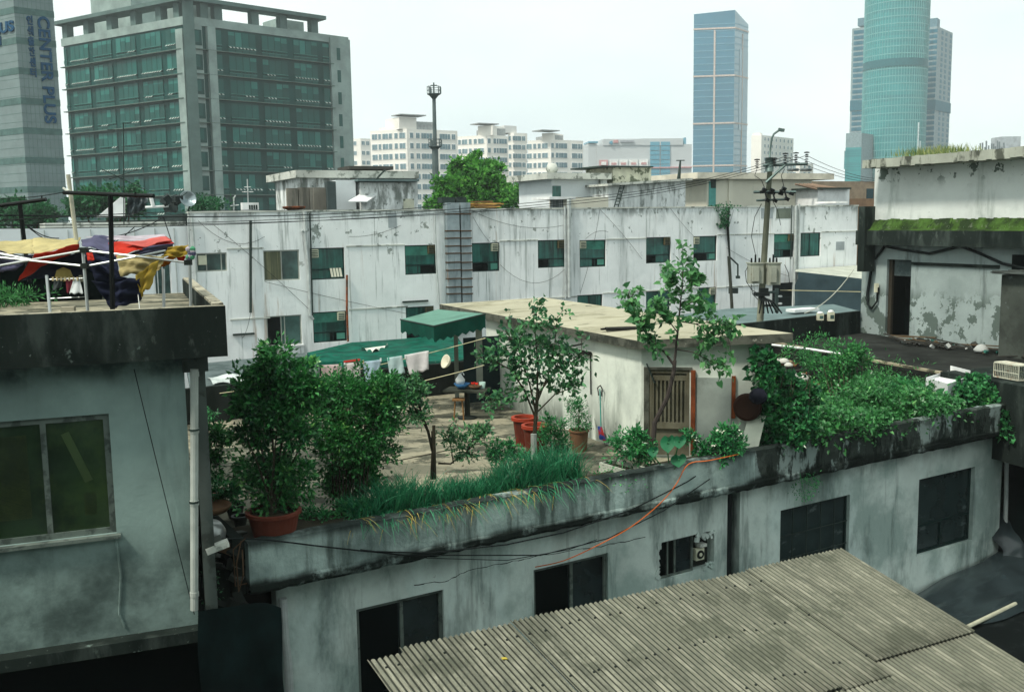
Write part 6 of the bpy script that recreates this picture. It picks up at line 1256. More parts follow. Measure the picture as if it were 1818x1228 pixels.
for x, y, h in ((1344, 288, 10), (1375, 285, 8), (1394, 278, 12), (1413, 277, 12), (1432, 276, 12)):
    m = MB(); c = U(x, y + h, -.1)
    for j in range(4): m.lathe(c + Vector((0, 0, j * .06 * h / 9)), [(.03, 0), (.075, .012), (.03, .045)], 10)
    m.lathe(c + Vector((0, 0, .24 * h / 9)), [(.1, 0), (.1, .03), (.02, .05)], 10); m.build('insulator', ins, up_)
for x, y in ((1357, 337), (1371, 338), (1392, 335)):
    a, b = U(x, y, -.2), U(x + 5, y + 18, -.35); m = MB(); m.tube([a, b], .03, 6); m.cbox(a, .14, .14, .12, tilt=(.3, .4)); m.cbox(b, .15, .14, .12, tilt=(.2, .5)); m.cbox(a + Vector((-.1, 0, -.08)), .1, .1, .1); m.build('fuse_cutout', ins, up_)
for x, y in ((1372, 343), (1386, 344), (1405, 344)): m = MB(); m.cbox(U(x, y, -.1), .16, .12, .1, tilt=(0, .3)); m.build('arrester', ins, up_)
trm = M('transformer_paint', (.32, .34, .28), .55, vs=2, layers=[dict(c=(.2, .14, .08), s=4, lo=.6, hi=.7, k=.5)])
for x0, x1, y0_, y1_, d_ in ((1329, 1352, 468, 503, -.1), (1362, 1382, 468, 505, -.25)):
    a = U(x0, y1_, d_); b = U(x1, y1_, d_); h = (y1_ - y0_) / FPX * UY; wd = (b - a).length; c = (a + b) / 2 + Vector((0, 0, h / 2))
    o = MB(); o.cbox(c, wd, .42, h, .1); o.cbox(c + Vector((0, 0, h / 2 + .02)), wd + .06, .48, .04, .1); o.cbox(c + Vector((-.05, -.26, 0)), wd * .5, .1, h * .75, .1); t_o = o.build('transformer', trm, up_)
    m = MB()
    for j in range(3): m.tube([c + Vector((-wd * .3 + j * wd * .3, 0, h / 2)), c + Vector((-wd * .3 + j * wd * .3, 0, h / 2 + .2 + .12 * (j == 1)))], [.04, .03], 6)
    m.build('bushing', ins, t_o)
m = MB(); m.tube([U(1330, 470), U(1323, 482), U(1325, 500), U(1335, 515), U(1345, 520)], .012, 4); m.tube([U(1334, 505), U(1336, 522), U(1346, 532)], .012, 4); m.tube([U(1393, 470), U(1400, 485), U(1402, 505)], .012, 4)
m.tube([U(1344, 300), U(1340, 312), U(1352, 320), U(1358, 335)], .012, 4); m.tube([U(1393, 300), U(1387, 312), U(1392, 332)], .012, 4); m.tube([U(1372, 357), U(1380, 372), U(1386, 400)], .01, 4); m.tube([U(1352, 362), U(1340, 385), U(1334, 420), U(1342, 455)], .012, 4); m.build('jumper_wires', cable, up_)
m = MB(); m.tube([U(1379, 512), U(1379, 555)], .07, 6); m.tube([U(1350, 520), U(1379, 518)], .05, 5); m.tube([U(1350, 543), U(1379, 541)], .05, 5); m.build('bracket_frame', gal, up_)
for y in (528, 541): m = MB(); m.lathe(U(1385, y, -.1), [(.04, 0), (.08, .02), (.08, .06), (.04, .08)], 10); m.build('white_insulator', whitep, up_)
m = MB()
for i in range(6): m.tube([U(1345 + i * 3, 520 + i * 2, -.2), U(1352 + i * 4, 535, -.3), U(1348 + i * 8, 556, -.2)], .03, 5)
m.cbox(U(1352, 522, -.1), .5, .4, .12); m.cbox(U(1356, 515, -.2), .3, .2, .15); m.build('cable_bundle', cable, up_)
# power lines
for i, (x, y, tx, ty, TY, lx, ly) in enumerate(((1394, 278, 1600, 322, 60, 480, 392), (1413, 277, 1600, 318, 60, 470, 397), (1432, 276, 1600, 314, 60, 500, 388))):
    m = MB(); m.tube(sag(U(x, y, -.1), PY(tx, ty, TY), .4, 14), .01, 4); m.tube(sag(U(x, y, -.1), PY(1060, 348 + i * 5, 33), .2, 10) + sag(PY(1060, 348 + i * 5, 33), PY(lx - 700, ly + 8, 24), .3, 16), .009, 4)
    tag(m.build('power_line', cable), ('power line tied to the insulator nearest the pole top', 'power line tied to the middle upright insulator', 'power line tied to the outermost insulator of the crossarm')[i], 'power line', 'power lines on the utility pole')
m = MB(); m.tube([U(1385, 515), RBF.hit(1528, 518, .1)], .014, 5); tag(m.build('pale_rope', cable_y), 'straight pale rope from the pole bracket to the mossy building', 'rope', 'ropes by the utility pole')
m = MB(); m.tube(sag(PY(1516, 478, 34), PY(1428, 556, 33.5), .25, 12), .016, 5); tag(m.build('slack_rope', M('grey_rope', (.4, .42, .36), .9)), 'slack grey rope curving down in front of the tarp shed', 'rope', 'ropes by the utility pole')

# ------------------------------------------------------------------ weed roof objects
q = PZ(1676, 716, 6.05); wc = thing('white_cabinet', 'discarded white cabinet lying open among the weeds', 'cabinet', q)
fo = M('dirty_white_panel', (.6, .62, .62), .6, vs=1.5, layers=[dict(c=(.35, .42, .4), s=2, lo=.5, hi=.7, k=.5)])
a = PZ(1683, 681, 6.8); e1 = PZ(1644, 670, 6.8) - a; e2 = PZ(1722, 668, 6.8) - a; a.z = 6.0
hz_ = Vector((0, 0, .8)); m = MB(); th = .03
m.box(a, e1, e2.normalized() * th, hz_); m.build('panel', fo, wc); m = MB(); m.box(a + e2.normalized() * .031, e1.normalized() * th, e2 - e2.normalized() * .031, hz_); m.build('panel', fo, wc)
m = MB(); m.box(a + e1 - e1.normalized() * th + e2.normalized() * .031, e1.normalized() * th, e2 - e2.normalized() * .031, hz_); m.build('panel', fo, wc)
m = MB(); m.box(a + hz_ * .88 + e1.normalized() * .031 + e2.normalized() * .031, e1 - e1.normalized() * .062, e2 * .9, Vector((0, 0, .02))); m.build('shelf', whitep, wc)
m = MB(); m.box(a + hz_ + Vector((0, 0, .002)) + e2, e1 * .9, e2.normalized() * .03, Vector((0, 0, .14))); m.build('flap', whitep, wc)
m = MB(); p = a + e2 * .55 - e1.normalized() * .01; m.tube([p + hz_, p + hz_ * .6 + Vector((.01, 0, 0)), p + Vector((0, 0, .1))], .012, 5); m.build('black_strap', cable, wc)
bk = thing('wire_rack', 'white wire rack with a rusty top beside the weeds', 'rack', PZ(1790, 672, 6.9)); a = PZ(1764, 668, 6.9); e1 = (PZ(1808, 676, 6.9) - a); e1.z = 0; e2 = Vector((-e1.y, e1.x, 0)).normalized() * .35; hz_ = Vector((0, 0, .34)); wm = M('rusty_white_wire', (.5, .5, .4), .6, vs=5, layers=[dict(c=(.3, .12, .05), s=4, lo=.55, hi=.65, k=.8)])
m = MB()
for o_ in (Vector(), e2):
    for h in (Vector(), hz_ * .45, hz_): m.tube([a + o_ + h, a + o_ + e1 + h], .011, 5)
    n = 14
    for j in range(n + 1): m.tube([a + o_ + e1 * (j / n), a + o_ + e1 * (j / n) + hz_], .007 if 0 < j < n else .014, 4)
for j in range(8):
    for h in (Vector(), hz_): m.tube([a + e1 * (j / 7) + h, a + e1 * (j / 7) + e2 + h], .008, 4)
m.build('wire_frame', wm, bk); m = MB(); m.box(a + hz_ + Vector((0, 0, .012)), e1, e2, Vector((0, 0, .012))); m.build('top_sheet', wm, bk)
m = MB(); q = PZ(1795, 690, 6.85); KF.box(m, Lk - .5, Lk + 4, -2.4, .35, 5.0, 6.86); tag(m.build('dark_plinth', conc_dk), 'dark concrete step under the white wire rack', 'plinth')
# leaning board, barrel, discs by the hut
m = MB(); a, b, c_ = PY(1314, 797, 18.95), PY(1343, 808, 18.85), PY(1331, 726, 19.2); m.box(a, b - a, Vector((.01, .035, 0)), c_ - a)
tag(m.build('leaning_board', M('pale_foam_board', (.66, .68, .56), .8, vs=3, var=.08, layers=[dict(c=(.2, .22, .17), s=3, lo=.62, hi=.7, k=.5)])), 'pale speckled board leaning beside the ivy at the hut', 'board')
q = PY(1330, 722, HF.hit(1330, 722, .14).y); m = MB(); m.lathe(q, [(.01, 0), (.24, 0), (.27, .05), (.27, .16), (.22, .18), (.01, .16)], 26, axis=(-.5, -.8, .12)); tag(m.build('rusty_disc', M('rust_brown_dark', (.035, .016, .011), .6, vs=3)), 'dark rusty round disc leaning on the hut wall', 'lid')
q = PY(1346, 703, HF.hit(1346, 703, .2).y - .25); m = MB(); m.lathe(q, [(.01, .16), (.1, .14), (.17, .05), (.18, -.05), (.1, -.14), (.01, -.16)], 18); tag(m.build('black_pot', M('black_enamel', (.015, .015, .025), .25), smooth=True), 'shiny black pot hanging above the rusty disc', 'pot')
# scrap between hut and weeds
sc = thing('scrap_heap', 'heap of broken boards and white bags between the hut and the weeds', 'scrap', PZ(1400, 680, 6.1)); rr = random.Random(22); m = MB()
for i in range(26):
    q = PZ(rr.uniform(1375, 1440), rr.uniform(628, 700), 6.25 + rr.random() * .3); m.cbox(q, rr.uniform(.3, 1.3), .1, .04, rr.uniform(-1.2, .3), tilt=(rr.uniform(-.3, .3), rr.uniform(-.25, .25)), mi=rr.choice((0, 2, 2, 3)))
m.build('boards', [rbm[0], rbm[1], M('rust_board', (.16, .07, .03), .8), M('tan_board', (.3, .24, .15), .8)], sc)['kind'] = 'stuff'
for x, y, r_ in ((1392, 640, .16), (1400, 646, .13), (1384, 636, .1), (1422, 672, .22), (1408, 662, .12), (1375, 650, .1)):
    m = MB(); q = PZ(x, y + 5, 6.5); m.lathe(q, [(.01, 0), (r_, .02), (r_, r_ * .5), (r_ * .5, r_ * .9), (.01, r_)], 8); m.build('white_bag', M('dull_white_bag', (.5, .5, .45), .7), sc, smooth=True)
m = MB(); q = PZ(1392, 690, 6.45); m.lathe(q, [(.2, 0), (.33, .02), (.36, .09), (.33, .16), (.2, .18), (.2, 0)], 20, axis=(.2, -.6, .8)); tag(m.build('old_tyre', blacktarp, smooth=True), 'old tyre half sunk in the ivy beside the scrap', 'tyre')
m = MB(); m.tube([PZ(1371, 612, 6.9), PZ(1440, 620, 6.9), PZ(1530, 634, 6.9)], .035, 6); tag(m.build('white_pipe', whitep), 'long white pipe lying across the weeds towards the hut', 'pipe')

# ------------------------------------------------------------------ corrugated roof in front
zc = 5.3; E0, E1 = PZ(645, 1165, zc), PZ(1492, 976, zc); dn = -ray(-268, -113).normalized()
eu = (E1 - E0); Lc = eu.length; eu.normalize(); nr = eu.cross(dn).normalized(); nr = nr if nr.z > 0 else -nr
RA_ = math.atan2(dn.y, dn.x)
cr_m = M('asbestos_cement', (.19, .195, .15), .9, vs=1.5, var=.12, bump=.3, bs=40, layers=[
    dict(c=(.11, .115, .09), s=1.2, st=(4, .35, 1), rot=RA_, lo=.46, hi=.6, k=.7), dict(c=(.15, .155, .12), s=.5, lo=.42, hi=.6, k=.5), dict(c=(.09, .1, .08), s=9, lo=.5, hi=.66, k=.45), dict(c=(.36, .355, .28), s=3, st=(3, .4, 1), rot=RA_, lo=.5, hi=.66, k=.5), dict(c=(.06, .07, .05), s=1.4, lo=.54, hi=.62, k=.5), dict(c=(.06, .07, .06), s=30, lo=.62, hi=.68, k=.5)])
cr_v = M('asbestos_cement_grime_shade', (.042, .047, .037), .95, vs=1.5, var=.2, bump=.3, bs=40, layers=[dict(c=(.035, .04, .033), s=1.3, lo=.42, hi=.6, k=.7), dict(c=(.16, .16, .12), s=6, lo=.56, hi=.7, k=.6)])  # valley faces: grime plus the shade of the troughs put into a darker colour
cro = thing('corrugated_roof', 'weathered corrugated cement roof over the low shed in front of the house', 'roof', (E0 + E1) / 2)
pitch = Lc / 102
def sheetc(s0, s1, v0, v1, lift, name='corrugated_sheet', rag=0.0, sd=0, tilt=0):
    m = MB(); rr = random.Random(sd); n = int(round((s1 - s0) / pitch)); N_ = max(8, n * 8); nv = max(2, int((v1 - v0) / .5)); jag = [rr.uniform(-rag, rag) for _ in range(n + 2)]
    def fn(u, v):
        s = s0 + (s1 - s0) * u; k = int(s / pitch) ; d = v0 + (v1 - v0) * v
        if v == 0: d += jag[min(int((s - s0) / pitch), n)]
        return E0 + eu * s + dn * d + nr * (.021 * math.cos(2 * math.pi * s / pitch) + lift + tilt * v)
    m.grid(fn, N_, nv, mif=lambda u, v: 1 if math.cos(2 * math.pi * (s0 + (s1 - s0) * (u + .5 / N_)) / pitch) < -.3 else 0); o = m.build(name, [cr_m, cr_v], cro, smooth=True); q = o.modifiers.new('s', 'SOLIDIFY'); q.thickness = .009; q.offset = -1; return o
sa, sb = Lc * .0, Lc
seams = [(.0, .075, .12), (.075, .34, .0), (.34, .735, .0), (.735, 1.0, .0)]
cut = [0, Lc * (905 - 645) / 847, Lc * (1245 - 645) / 847, Lc]
Lup = 3.35
def at_s(x, y):   # point on the roof plane
    d = ray(x, y); k = (E0 - CAM).dot(nr) / d.dot(nr); p = CAM + d * k - E0; 
    M2 = eu.dot(dn); a_, b_ = p.dot(eu), p.dot(dn); s = (a_ - M2 * b_) / (1 - M2 * M2); return s, b_ - M2 * s
c1, c2 = at_s(905, 1108)[0], at_s(1247, 1040)[0]
v1a, v1b = at_s(1440, 1215)[1], at_s(1640, 1150)[1]
s_x = at_s(1545, 1190)[0]
k1, k2, k3 = [round(c / pitch) * pitch for c in (c1, c2, s_x)]
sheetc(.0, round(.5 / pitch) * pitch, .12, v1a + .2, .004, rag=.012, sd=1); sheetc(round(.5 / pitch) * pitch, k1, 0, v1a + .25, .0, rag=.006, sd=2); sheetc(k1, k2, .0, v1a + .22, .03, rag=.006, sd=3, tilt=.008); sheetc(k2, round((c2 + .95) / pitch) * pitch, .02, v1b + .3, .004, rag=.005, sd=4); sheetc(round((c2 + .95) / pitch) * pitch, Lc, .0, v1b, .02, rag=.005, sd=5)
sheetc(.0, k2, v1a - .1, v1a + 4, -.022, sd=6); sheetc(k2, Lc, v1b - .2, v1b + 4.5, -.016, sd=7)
m = MB(); rr = random.Random(5)
for i in range(30):
    for v in (.35, 1.35, 2.35, 3.6, 4.6):
        s = (i + .0) * 2.6 * pitch + (.0 if int(v * 2) % 2 else pitch); s = round(s / pitch) * pitch + rr.choice((0, 0, pitch)); 
        if s > Lc - .1 or rr.random() < .12: continue
        q = E0 + eu * s + dn * (v + rr.uniform(-.04, .04)) + nr * (.022 + (.0 if s < k1 else .03 + .008 * v / 3.5 if s < k2 else .004 if s < c2 + .95 else .02)); q = q if v < v1b - .1 or s < k2 else q - nr * .03; m.lathe(q, [(.02, 0), (.02, .012), (.008, .024), (.001, .026)], 8, axis=nr)
m.build('nail_caps', tub_dk, cro)
m = MB(); q = E0 + eu * at_s(895, 1172)[0] + dn * at_s(895, 1172)[1] + nr * .035; m.cbox(q, .07, .05, .01, .5, tilt=(.1, .2)); tag(m.build('yellow_leaf', M('yellow_leaf', (.5, .4, .06), .7)), 'small yellow leaf on the corrugated roof', 'leaf')
m = MB(); pts = [E0 + eu * .2 + dn * .35, E1 - eu * .2 + dn * .35, E1 - eu * .2 + dn * 6.5, E0 + eu * .2 + dn * 6.5]; m.prism([(p.x, p.y) for p in pts], 0, [p.z - .08 for p in pts]); m.build('shed_wall', garden_w, cro)
# lower yard roof, tarp, stick on the right
y0q = FG.hit(1640, 1056, TW); zy = y0q.z - .02
yd = thing('low_roof', 'low dark felt roof at the foot of the garden building', 'roof', (y0q.x + 2, y0q.y - 1, 0))
m = MB(); FG.box(m, FG.st(1300, 1050, TW)[0], sW1 + 9, TW + .01, 9, 0, zy); m.build('felt', M('dark_felt', (.004, .006, .006), .8, vs=1, layers=[dict(c=(.02, .026, .026), s=1.5, lo=.5, hi=.65, k=.6)]), yd)
def tarp(name, q, label, seed, amp=.12, nu=60, nv=36, mat=None):
    A, B, C_, D_ = [Vector(v) for v in q]; m = MB(); rr = random.Random(seed); W_ = [(rr.uniform(-1, 1) * 9, rr.uniform(-1, 1) * 9, rr.uniform(0, 6), rr.uniform(.25, 1)) for _ in range(9)]
    def fn(u, v):
        p = A.lerp(B, u).lerp(D_.lerp(C_, u), v); h = sum(k * (1 - abs(math.sin(a * u + b * v + c))) for a, b, c, k in W_) / 5; e = min(1, 6 * min(u, 1 - u, v, 1 - v) + .15)
        return p + Vector((0, 0, h * amp * e)) + Vector((math.sin(v * 17 + seed), math.cos(u * 13), 0)) * .05
    m.grid(fn, nu, nv); return tag(m.build(name, mat or M('wet_tarp', (.02, .03, .033), .22, spec=.6, vs=2, var=.2), smooth=True), label, 'tarpaulin')
tarp('tarpaulin', [FG.pt(FG.st(1560, 1000, TW)[0], TW + .1, zy + .05), FG.pt(sW1 + .3, TW + .1, zy + .6), FG.pt(sW1 + .2, TW + 2.0, zy + .05), FG.pt(FG.st(1600, 1000, TW)[0], TW + 1.7, zy + .03)], 'shiny crumpled dark tarpaulin at the foot of the garden building', 3)
tarp('tarpaulin', [FG.pt(sW1 - .3, TW - .2, zy + 1.3), FG.pt(sW1 + 2.2, TW - .4, zy + 1.9), FG.pt(sW1 + 2.4, TW + 1.6, zy + .2), FG.pt(sW1 - .2, TW + .6, zy + .1)], 'dark tarpaulin bunched at the right end of the garden building', 5, .16)
m = MB(); a, b = PZ(1718, 1112, zy + .1), PZ(1803, 1071, zy + .12); m.tube([a, b], .045, 8); tag(m.build('pale_stick', M('pale_stick', (.4, .4, .3), .8, vs=4)), 'pale round pole lying on the low dark roof', 'pole')
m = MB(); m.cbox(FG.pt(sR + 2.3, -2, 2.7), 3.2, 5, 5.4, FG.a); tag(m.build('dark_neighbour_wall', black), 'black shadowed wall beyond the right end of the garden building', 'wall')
# ------------------------------------------------------------------ the dark gap between the houses
al = [M('gap_dark', (.015, .018, .016), .9), M('gap_grey', (.09, .1, .09), .85), M('gap_brown', (.08, .05, .03), .8)]
m = MB(); a, b = LH.pt(wr + .3, -2.2, 0), FG.pt(-.4, -2.6, 0); m.prism([(a.x, a.y), (b.x, b.y), (b.x - .5, b.y + 6), (a.x - 1.5, a.y + 5)], 0, 5.75); tag(m.build('back_lean_to', M('gap_dark', (.015, .018, .016), .9)), 'black low roof deep in the gap between the two houses', 'roof')
m = MB(); A, B = PY(352, 1085, 12.3), PY(500, 1072, 13.6); Cq, Dq = Vector((B.x, B.y, 2)), Vector((A.x, A.y, 2))
m.grid(lambda u, v: A.lerp(B, u).lerp(Dq.lerp(Cq, u), v) + Vector((0, -.09 * math.sin(u * 7 + v * 5) - .05 * math.sin(v * 14 - u * 9), .05 * math.sin(u * 4))), 26, 30); tag(m.build('gap_tarpaulin', M('teal_tarp', (.005, .014, .014), .6, vs=1.5, var=.3), smooth=True), 'dull teal tarpaulin hung across the gap between the two houses', 'tarpaulin')
sh_ = MB(); a = PY(352, 925, 13.4); 
rr = random.Random(17); gj = thing('gap_junk', 'dark shelves of bricks and scrap in the gap under the terrace corner', 'junk', PY(400, 1080, 13.6)); m = MB()
for i in range(40): q = PY(rr.uniform(366, 432), rr.uniform(950, 1095), 13.2 + rr.random() * .9); m.cbox(q, rr.uniform(.08, .35), rr.uniform(.05, .2), rr.uniform(.03, .2), rr.random() * 3, tilt=(rr.uniform(-.6, .6), rr.uniform(-.6, .6)), mi=rr.choice((0, 0, 0, 1, 2)))
m.build('scrap', al, gj)
m = MB(); m.cbox(PY(386, 970, 13.0), .3, .12, .09, .3, tilt=(0, -.3)); m.build('white_block', slab_w, gj)
m = MB(); m.tube([PY(428, 960, 13.3), PY(420, 1000, 13.2), PY(424, 1050, 13.2), PY(432, 1020, 13.2), PY(430, 975, 13.3)], .01, 5); m.tube([PY(436, 955, 13.3), PY(414, 975, 13.2), PY(418, 1040, 13.2), PY(438, 1035, 13.2)], .008, 5); m.build('loose_wires', M('rusty_clamp', (.08, .05, .03), .8), gj)
m = MB(); q = PY(376, 942, 13.7); m.lathe(q, [(.01, .12), (.14, .1), (.2, 0), (.21, -.2), (.01, -.2)], 20, axis=(.3, -.4, .9)); tag(m.build('metal_drum', M('grey_metal', (.28, .3, .29), .35, metal=.6), smooth=True), 'grey metal drum in the gap beside the downpipe', 'drum')
m = MB(); q = PY(372, 905, 14.2); m.lathe(q, [(.01, .05), (.24, .04), (.3, .08), (.32, .06), (.26, -.02), (.01, -.03)], 22); tag(m.build('clay_lid', M('brown_clay', (.16, .09, .05), .6), smooth=True), 'brown flat basin on the parapet beside the downpipe', 'basin')
m = MB(); q0 = PY(365, 880, 15.0); FG.box(m, -.75, -.17, -6, -.4, 5.0, 5.9); tag(m.build('gap_shelf', conc_dk), 'dark concrete shelf along the left side of the terrace', 'shelf')
# ------------------------------------------------------------------ plants on the terrace
L_shrub = leafmat('shrub_leaves', (.006, .06, .025), (.055, .24, .06), .28, .3, tip=(.2, .45, .12))
L_round = leafmat('round_shrub_leaves', (.006, .06, .02), (.05, .24, .055), .28, .35, tip=(.22, .46, .12))
L_heart = leafmat('heart_leaves', (.025, .12, .045), (.11, .3, .1), .4, .3, tip=(.22, .46, .24))
L_mag = leafmat('dull_round_leaves', (.01, .075, .035), (.07, .22, .08), .25, .35, tip=(.18, .36, .14))
L_small = leafmat('small_plant_leaves', (.008, .09, .035), (.05, .27, .08), .28, .35, tip=(.16, .45, .14))
L_ivy = leafmat('ivy_leaves', (.008, .075, .03), (.05, .23, .07), .25, .28, tip=(.2, .46, .12))
L_weed = leafmat('weed_field_leaves', (.006, .06, .02), (.06, .27, .07), .25, .35, tip=(.24, .5, .15))
L_onion = leafmat('onion_blades', (.006, .09, .045), (.05, .28, .13), .25, .45)
L_dry = leafmat('dry_blades', (.2, .17, .03), (.5, .38, .1), .3, .6)
stemm = M('thin_stem', (.05, .045, .03), .9); limed = M('limed_trunk', (.3, .33, .3), .9, vs=6)
def plant(name, label, cat, base, group=None): return thing(name, label, cat, base, group)
def R(px, Y): return px * Y / FPX
def crown(m, blobs, Y, n, L, W, seed, heart=False, cr=.25, shell=.45, up=.6, dY=.0, flat=.8):
    for i, (x, y, rx, ry, *k) in enumerate(blobs):
        yy = Y + (k[0] if k else 0); bush(m, PY(x, y, yy), (R(rx, yy), R(min(rx, 60), yy) * flat, R(ry, yy)), int(n * rx * ry / 1000), L, W, seed + i * 7, clumps=int(8 + rx * ry / 55), cr=cr, shell=shell, heart=heart, up=up)
# tall shrub in the big brown tub
Y1 = 14.2; o = plant('potted_shrub', 'tall open leafy shrub growing in the big brown tub', 'shrub', pc + Vector((0, 0, .3)))
m = MB(); b = pc + Vector((0, 0, .3))
for x, y, dY in ((478, 620, 0), (450, 700, .2), (520, 700, .1), (430, 760, -.2), (540, 780, .1), (495, 730, -.2), (460, 800, .1), (500, 830, 0), (436, 690, .1), (545, 650, .2)):
    e = PY(x, y, Y1 + dY); mid = b.lerp(e, .5) + Vector((.03 * math.sin(x), 0, .08)); m.tube([b + Vector((.05 * math.sin(x), .05 * math.cos(x), 0)), mid, e], [.02, .014, .005], 5)
m.build('stems', stemm, o); m = MB()
crown(m, [(490, 640, 34, 34), (476, 625, 12, 16), (448, 690, 38, 34, .1), (520, 680, 44, 36), (545, 655, 26, 16), (490, 720, 55, 34), (435, 720, 28, 26, -.1), (455, 770, 42, 30), (520, 760, 48, 34), (445, 830, 34, 26), (500, 830, 42, 34), (480, 885, 50, 26), (530, 850, 24, 36), (470, 660, 26, 24), (555, 700, 26, 26)], Y1, 720, .09, .055, 3, cr=.3, shell=.4)
m.build('foliage', L_shrub, o)
# rounded shrub
Y2 = 15.6; b = PZ(620, 905, 6.3); o = plant('rounded_shrub', 'dense rounded shrub with pale new tips in the planter bed', 'shrub', b); m = MB()
for i in range(11):
    x = 560 + i * 13; e = PY(x, 720 + 20 * math.sin(i * 2), Y2); m.tube([b + Vector((-.25 + i * .05, .05 * math.sin(i * 3), 0)), b.lerp(e, .5) + Vector((0, 0, .05)), e], [.018, .012, .005], 5)
m.build('stems', stemm, o); m = MB()
crown(m, [(632, 700, 62, 40), (600, 690, 46, 34, .2), (668, 710, 48, 40, .1), (640, 760, 74, 40), (600, 790, 56, 44, -.1), (655, 800, 56, 40), (620, 840, 46, 34), (575, 730, 30, 40), (600, 860, 40, 24), (650, 850, 34, 24), (690, 740, 26, 34), (700, 700, 18, 20), (560, 700, 26, 30), (685, 680, 26, 22)], Y2, 900, .075, .045, 41, cr=.24, shell=.3)
rng = np.random.default_rng(77)
P = []
for _ in range(90):
    x = rng.uniform(560, 700); y = 672 + 18 * abs((x - 630) / 70) ** 2 + rng.normal(0, 7); P.append((x, y))
for x, y in P:
    a = np.array(PY(x, y + 10, Y2 + rng.uniform(-.4, .2))); n = 10; t = rng.random(n)[:, None]; PP = a + np.array([0, 0, .2]) * t + rng.normal(0, .015, (n, 3)); D = rng.normal(0, .7, (n, 3)); D[:, 2] = .8; leaves(m, PP, D, .06, .028, rng)
m.build('foliage', L_round, o)
# low leafy plants at the foot of the shrubs
o = plant('low_plants', 'dark low leaves under the rounded shrub beside the big tub', 'plant', PZ(590, 935, 6.33)); m = MB(); crown(m, [(560, 915, 34, 20), (600, 912, 40, 20), (640, 905, 30, 16)], 14.9, 900, .08, .035, 5); m.build('foliage', L_small, o)
# leaning fruit tree
def small_tree(name, label, Y, limbs, L, W, seed, leafm, wood, per=20, sub=7, spread=.3, heart=False, droop=-.2, blobs=(), n=200, base=None, tail=.45, cat='tree'):
    b = PY(*limbs[0][0][0], Y); o = plant(name, label, cat, b); mw, ml = MB(), MB()
    br = [([PY(p[0], p[1], Y + (p[2] if len(p) > 2 else 0)) for p in pts], r0, r1) for pts, r0, r1, lf in limbs if lf]
    twig_tree(mw, ml, br, L, W, seed, per, sub, spread, heart, droop, tail=tail)
    for pts, r0, r1, lf in limbs:
        if not lf: k = len(pts); mw.tube([PY(p[0], p[1], Y + (p[2] if len(p) > 2 else 0)) for p in pts], [r0 + (r1 - r0) * i / (k - 1) for i in range(k)], 7)
    if blobs: crown(ml, blobs, Y, n, L, W, seed + 50, heart)
    mw.build('trunk', wood, o); ml.build('crown', leafm, o); return o
small_tree('leaning_sapling', 'leaning young fruit tree with a stake, right of the rounded shrub', 16.6, [([(768, 850), (770, 800), (769, 765)], .045, .035, 0), ([(768, 800), (760, 765), (745, 735), (720, 705), (700, 690)], .03, .012, 1), ([(760, 765), (748, 730), (738, 700), (740, 672)], .02, .006, 1), ([(745, 735), (715, 725), (690, 715)], .015, .006, 1)],
    .085, .045, 5, L_mag, stemm, per=22, sub=9, spread=.32, blobs=[(725, 705, 34, 24), (745, 735, 26, 22), (738, 680, 10, 14), (700, 690, 22, 20)], n=620)
m = MB(); m.tube([PY(772, 850, 16.5), PY(770, 755, 16.5)], .03, 6); tag(m.build('wooden_stake', stemm), 'dark wooden stake tied to the leaning young fruit tree', 'stake')
small_tree('low_sapling', 'low branching sapling between the stake and the small round-leaved tree', 17.2, [([(778, 822), (800, 823), (830, 800), (842, 775)], .02, .008, 1), ([(805, 822), (800, 790), (792, 765)], .014, .006, 1), ([(830, 800), (850, 780), (862, 760)], .012, .005, 1)], .08, .045, 6, L_mag, stemm, per=22, sub=8, spread=.3, blobs=[(815, 795, 30, 22), (845, 770, 24, 18)], n=500)
small_tree('leafy_seedling', 'bushy light green seedling at the edge of the onion bed', 17.4, [([(893, 850), (890, 820), (880, 795)], .014, .006, 1), ([(893, 850), (905, 815), (915, 800)], .012, .006, 1)], .07, .04, 8, L_small, stemm, blobs=[(885, 800, 22, 18), (915, 812, 26, 18), (900, 795, 22, 10)], n=850)
# round-leaved small tree (magnolia-like)
small_tree('round_leaved_tree', 'small round-leaved tree with a limed trunk before the hut side wall', 18.2, [([(948, 850), (948, 790), (951, 740), (955, 690)], .05, .03, 0), ([(950, 740), (930, 690), (905, 655), (875, 640), (850, 640)], .022, .006, 1), ([(951, 730), (940, 680), (920, 620), (890, 575)], .022, .006, 1),
    ([(953, 720), (955, 650), (950, 590), (945, 545)], .024, .005, 1), ([(953, 715), (975, 660), (985, 610), (990, 560)], .02, .005, 1), ([(955, 700), (985, 660), (1010, 640), (1035, 625)], .018, .005, 1), ([(955, 730), (985, 700), (1010, 690), (1025, 680)], .016, .005, 1), ([(925, 690), (895, 700), (870, 715)], .012, .005, 1), ([(940, 680), (925, 640), (915, 590)], .012, .005, 1)],
    .13, .085, 15, L_mag, stemm, per=15, sub=9, spread=.36, droop=-.1, tail=.3, blobs=[(955, 640, 60, 50), (930, 690, 40, 26), (990, 670, 36, 26), (900, 620, 34, 26), (1000, 625, 30, 26), (945, 580, 22, 22)], n=95)
m = MB(); m.tube([PY(948, 850, 18.15), PY(947.5, 770, 18.15)], .056, 8); tag(m.build('trunk_wrap', limed), 'pale limed sleeve round the foot of the small round-leaved tree', 'trunk wrap')
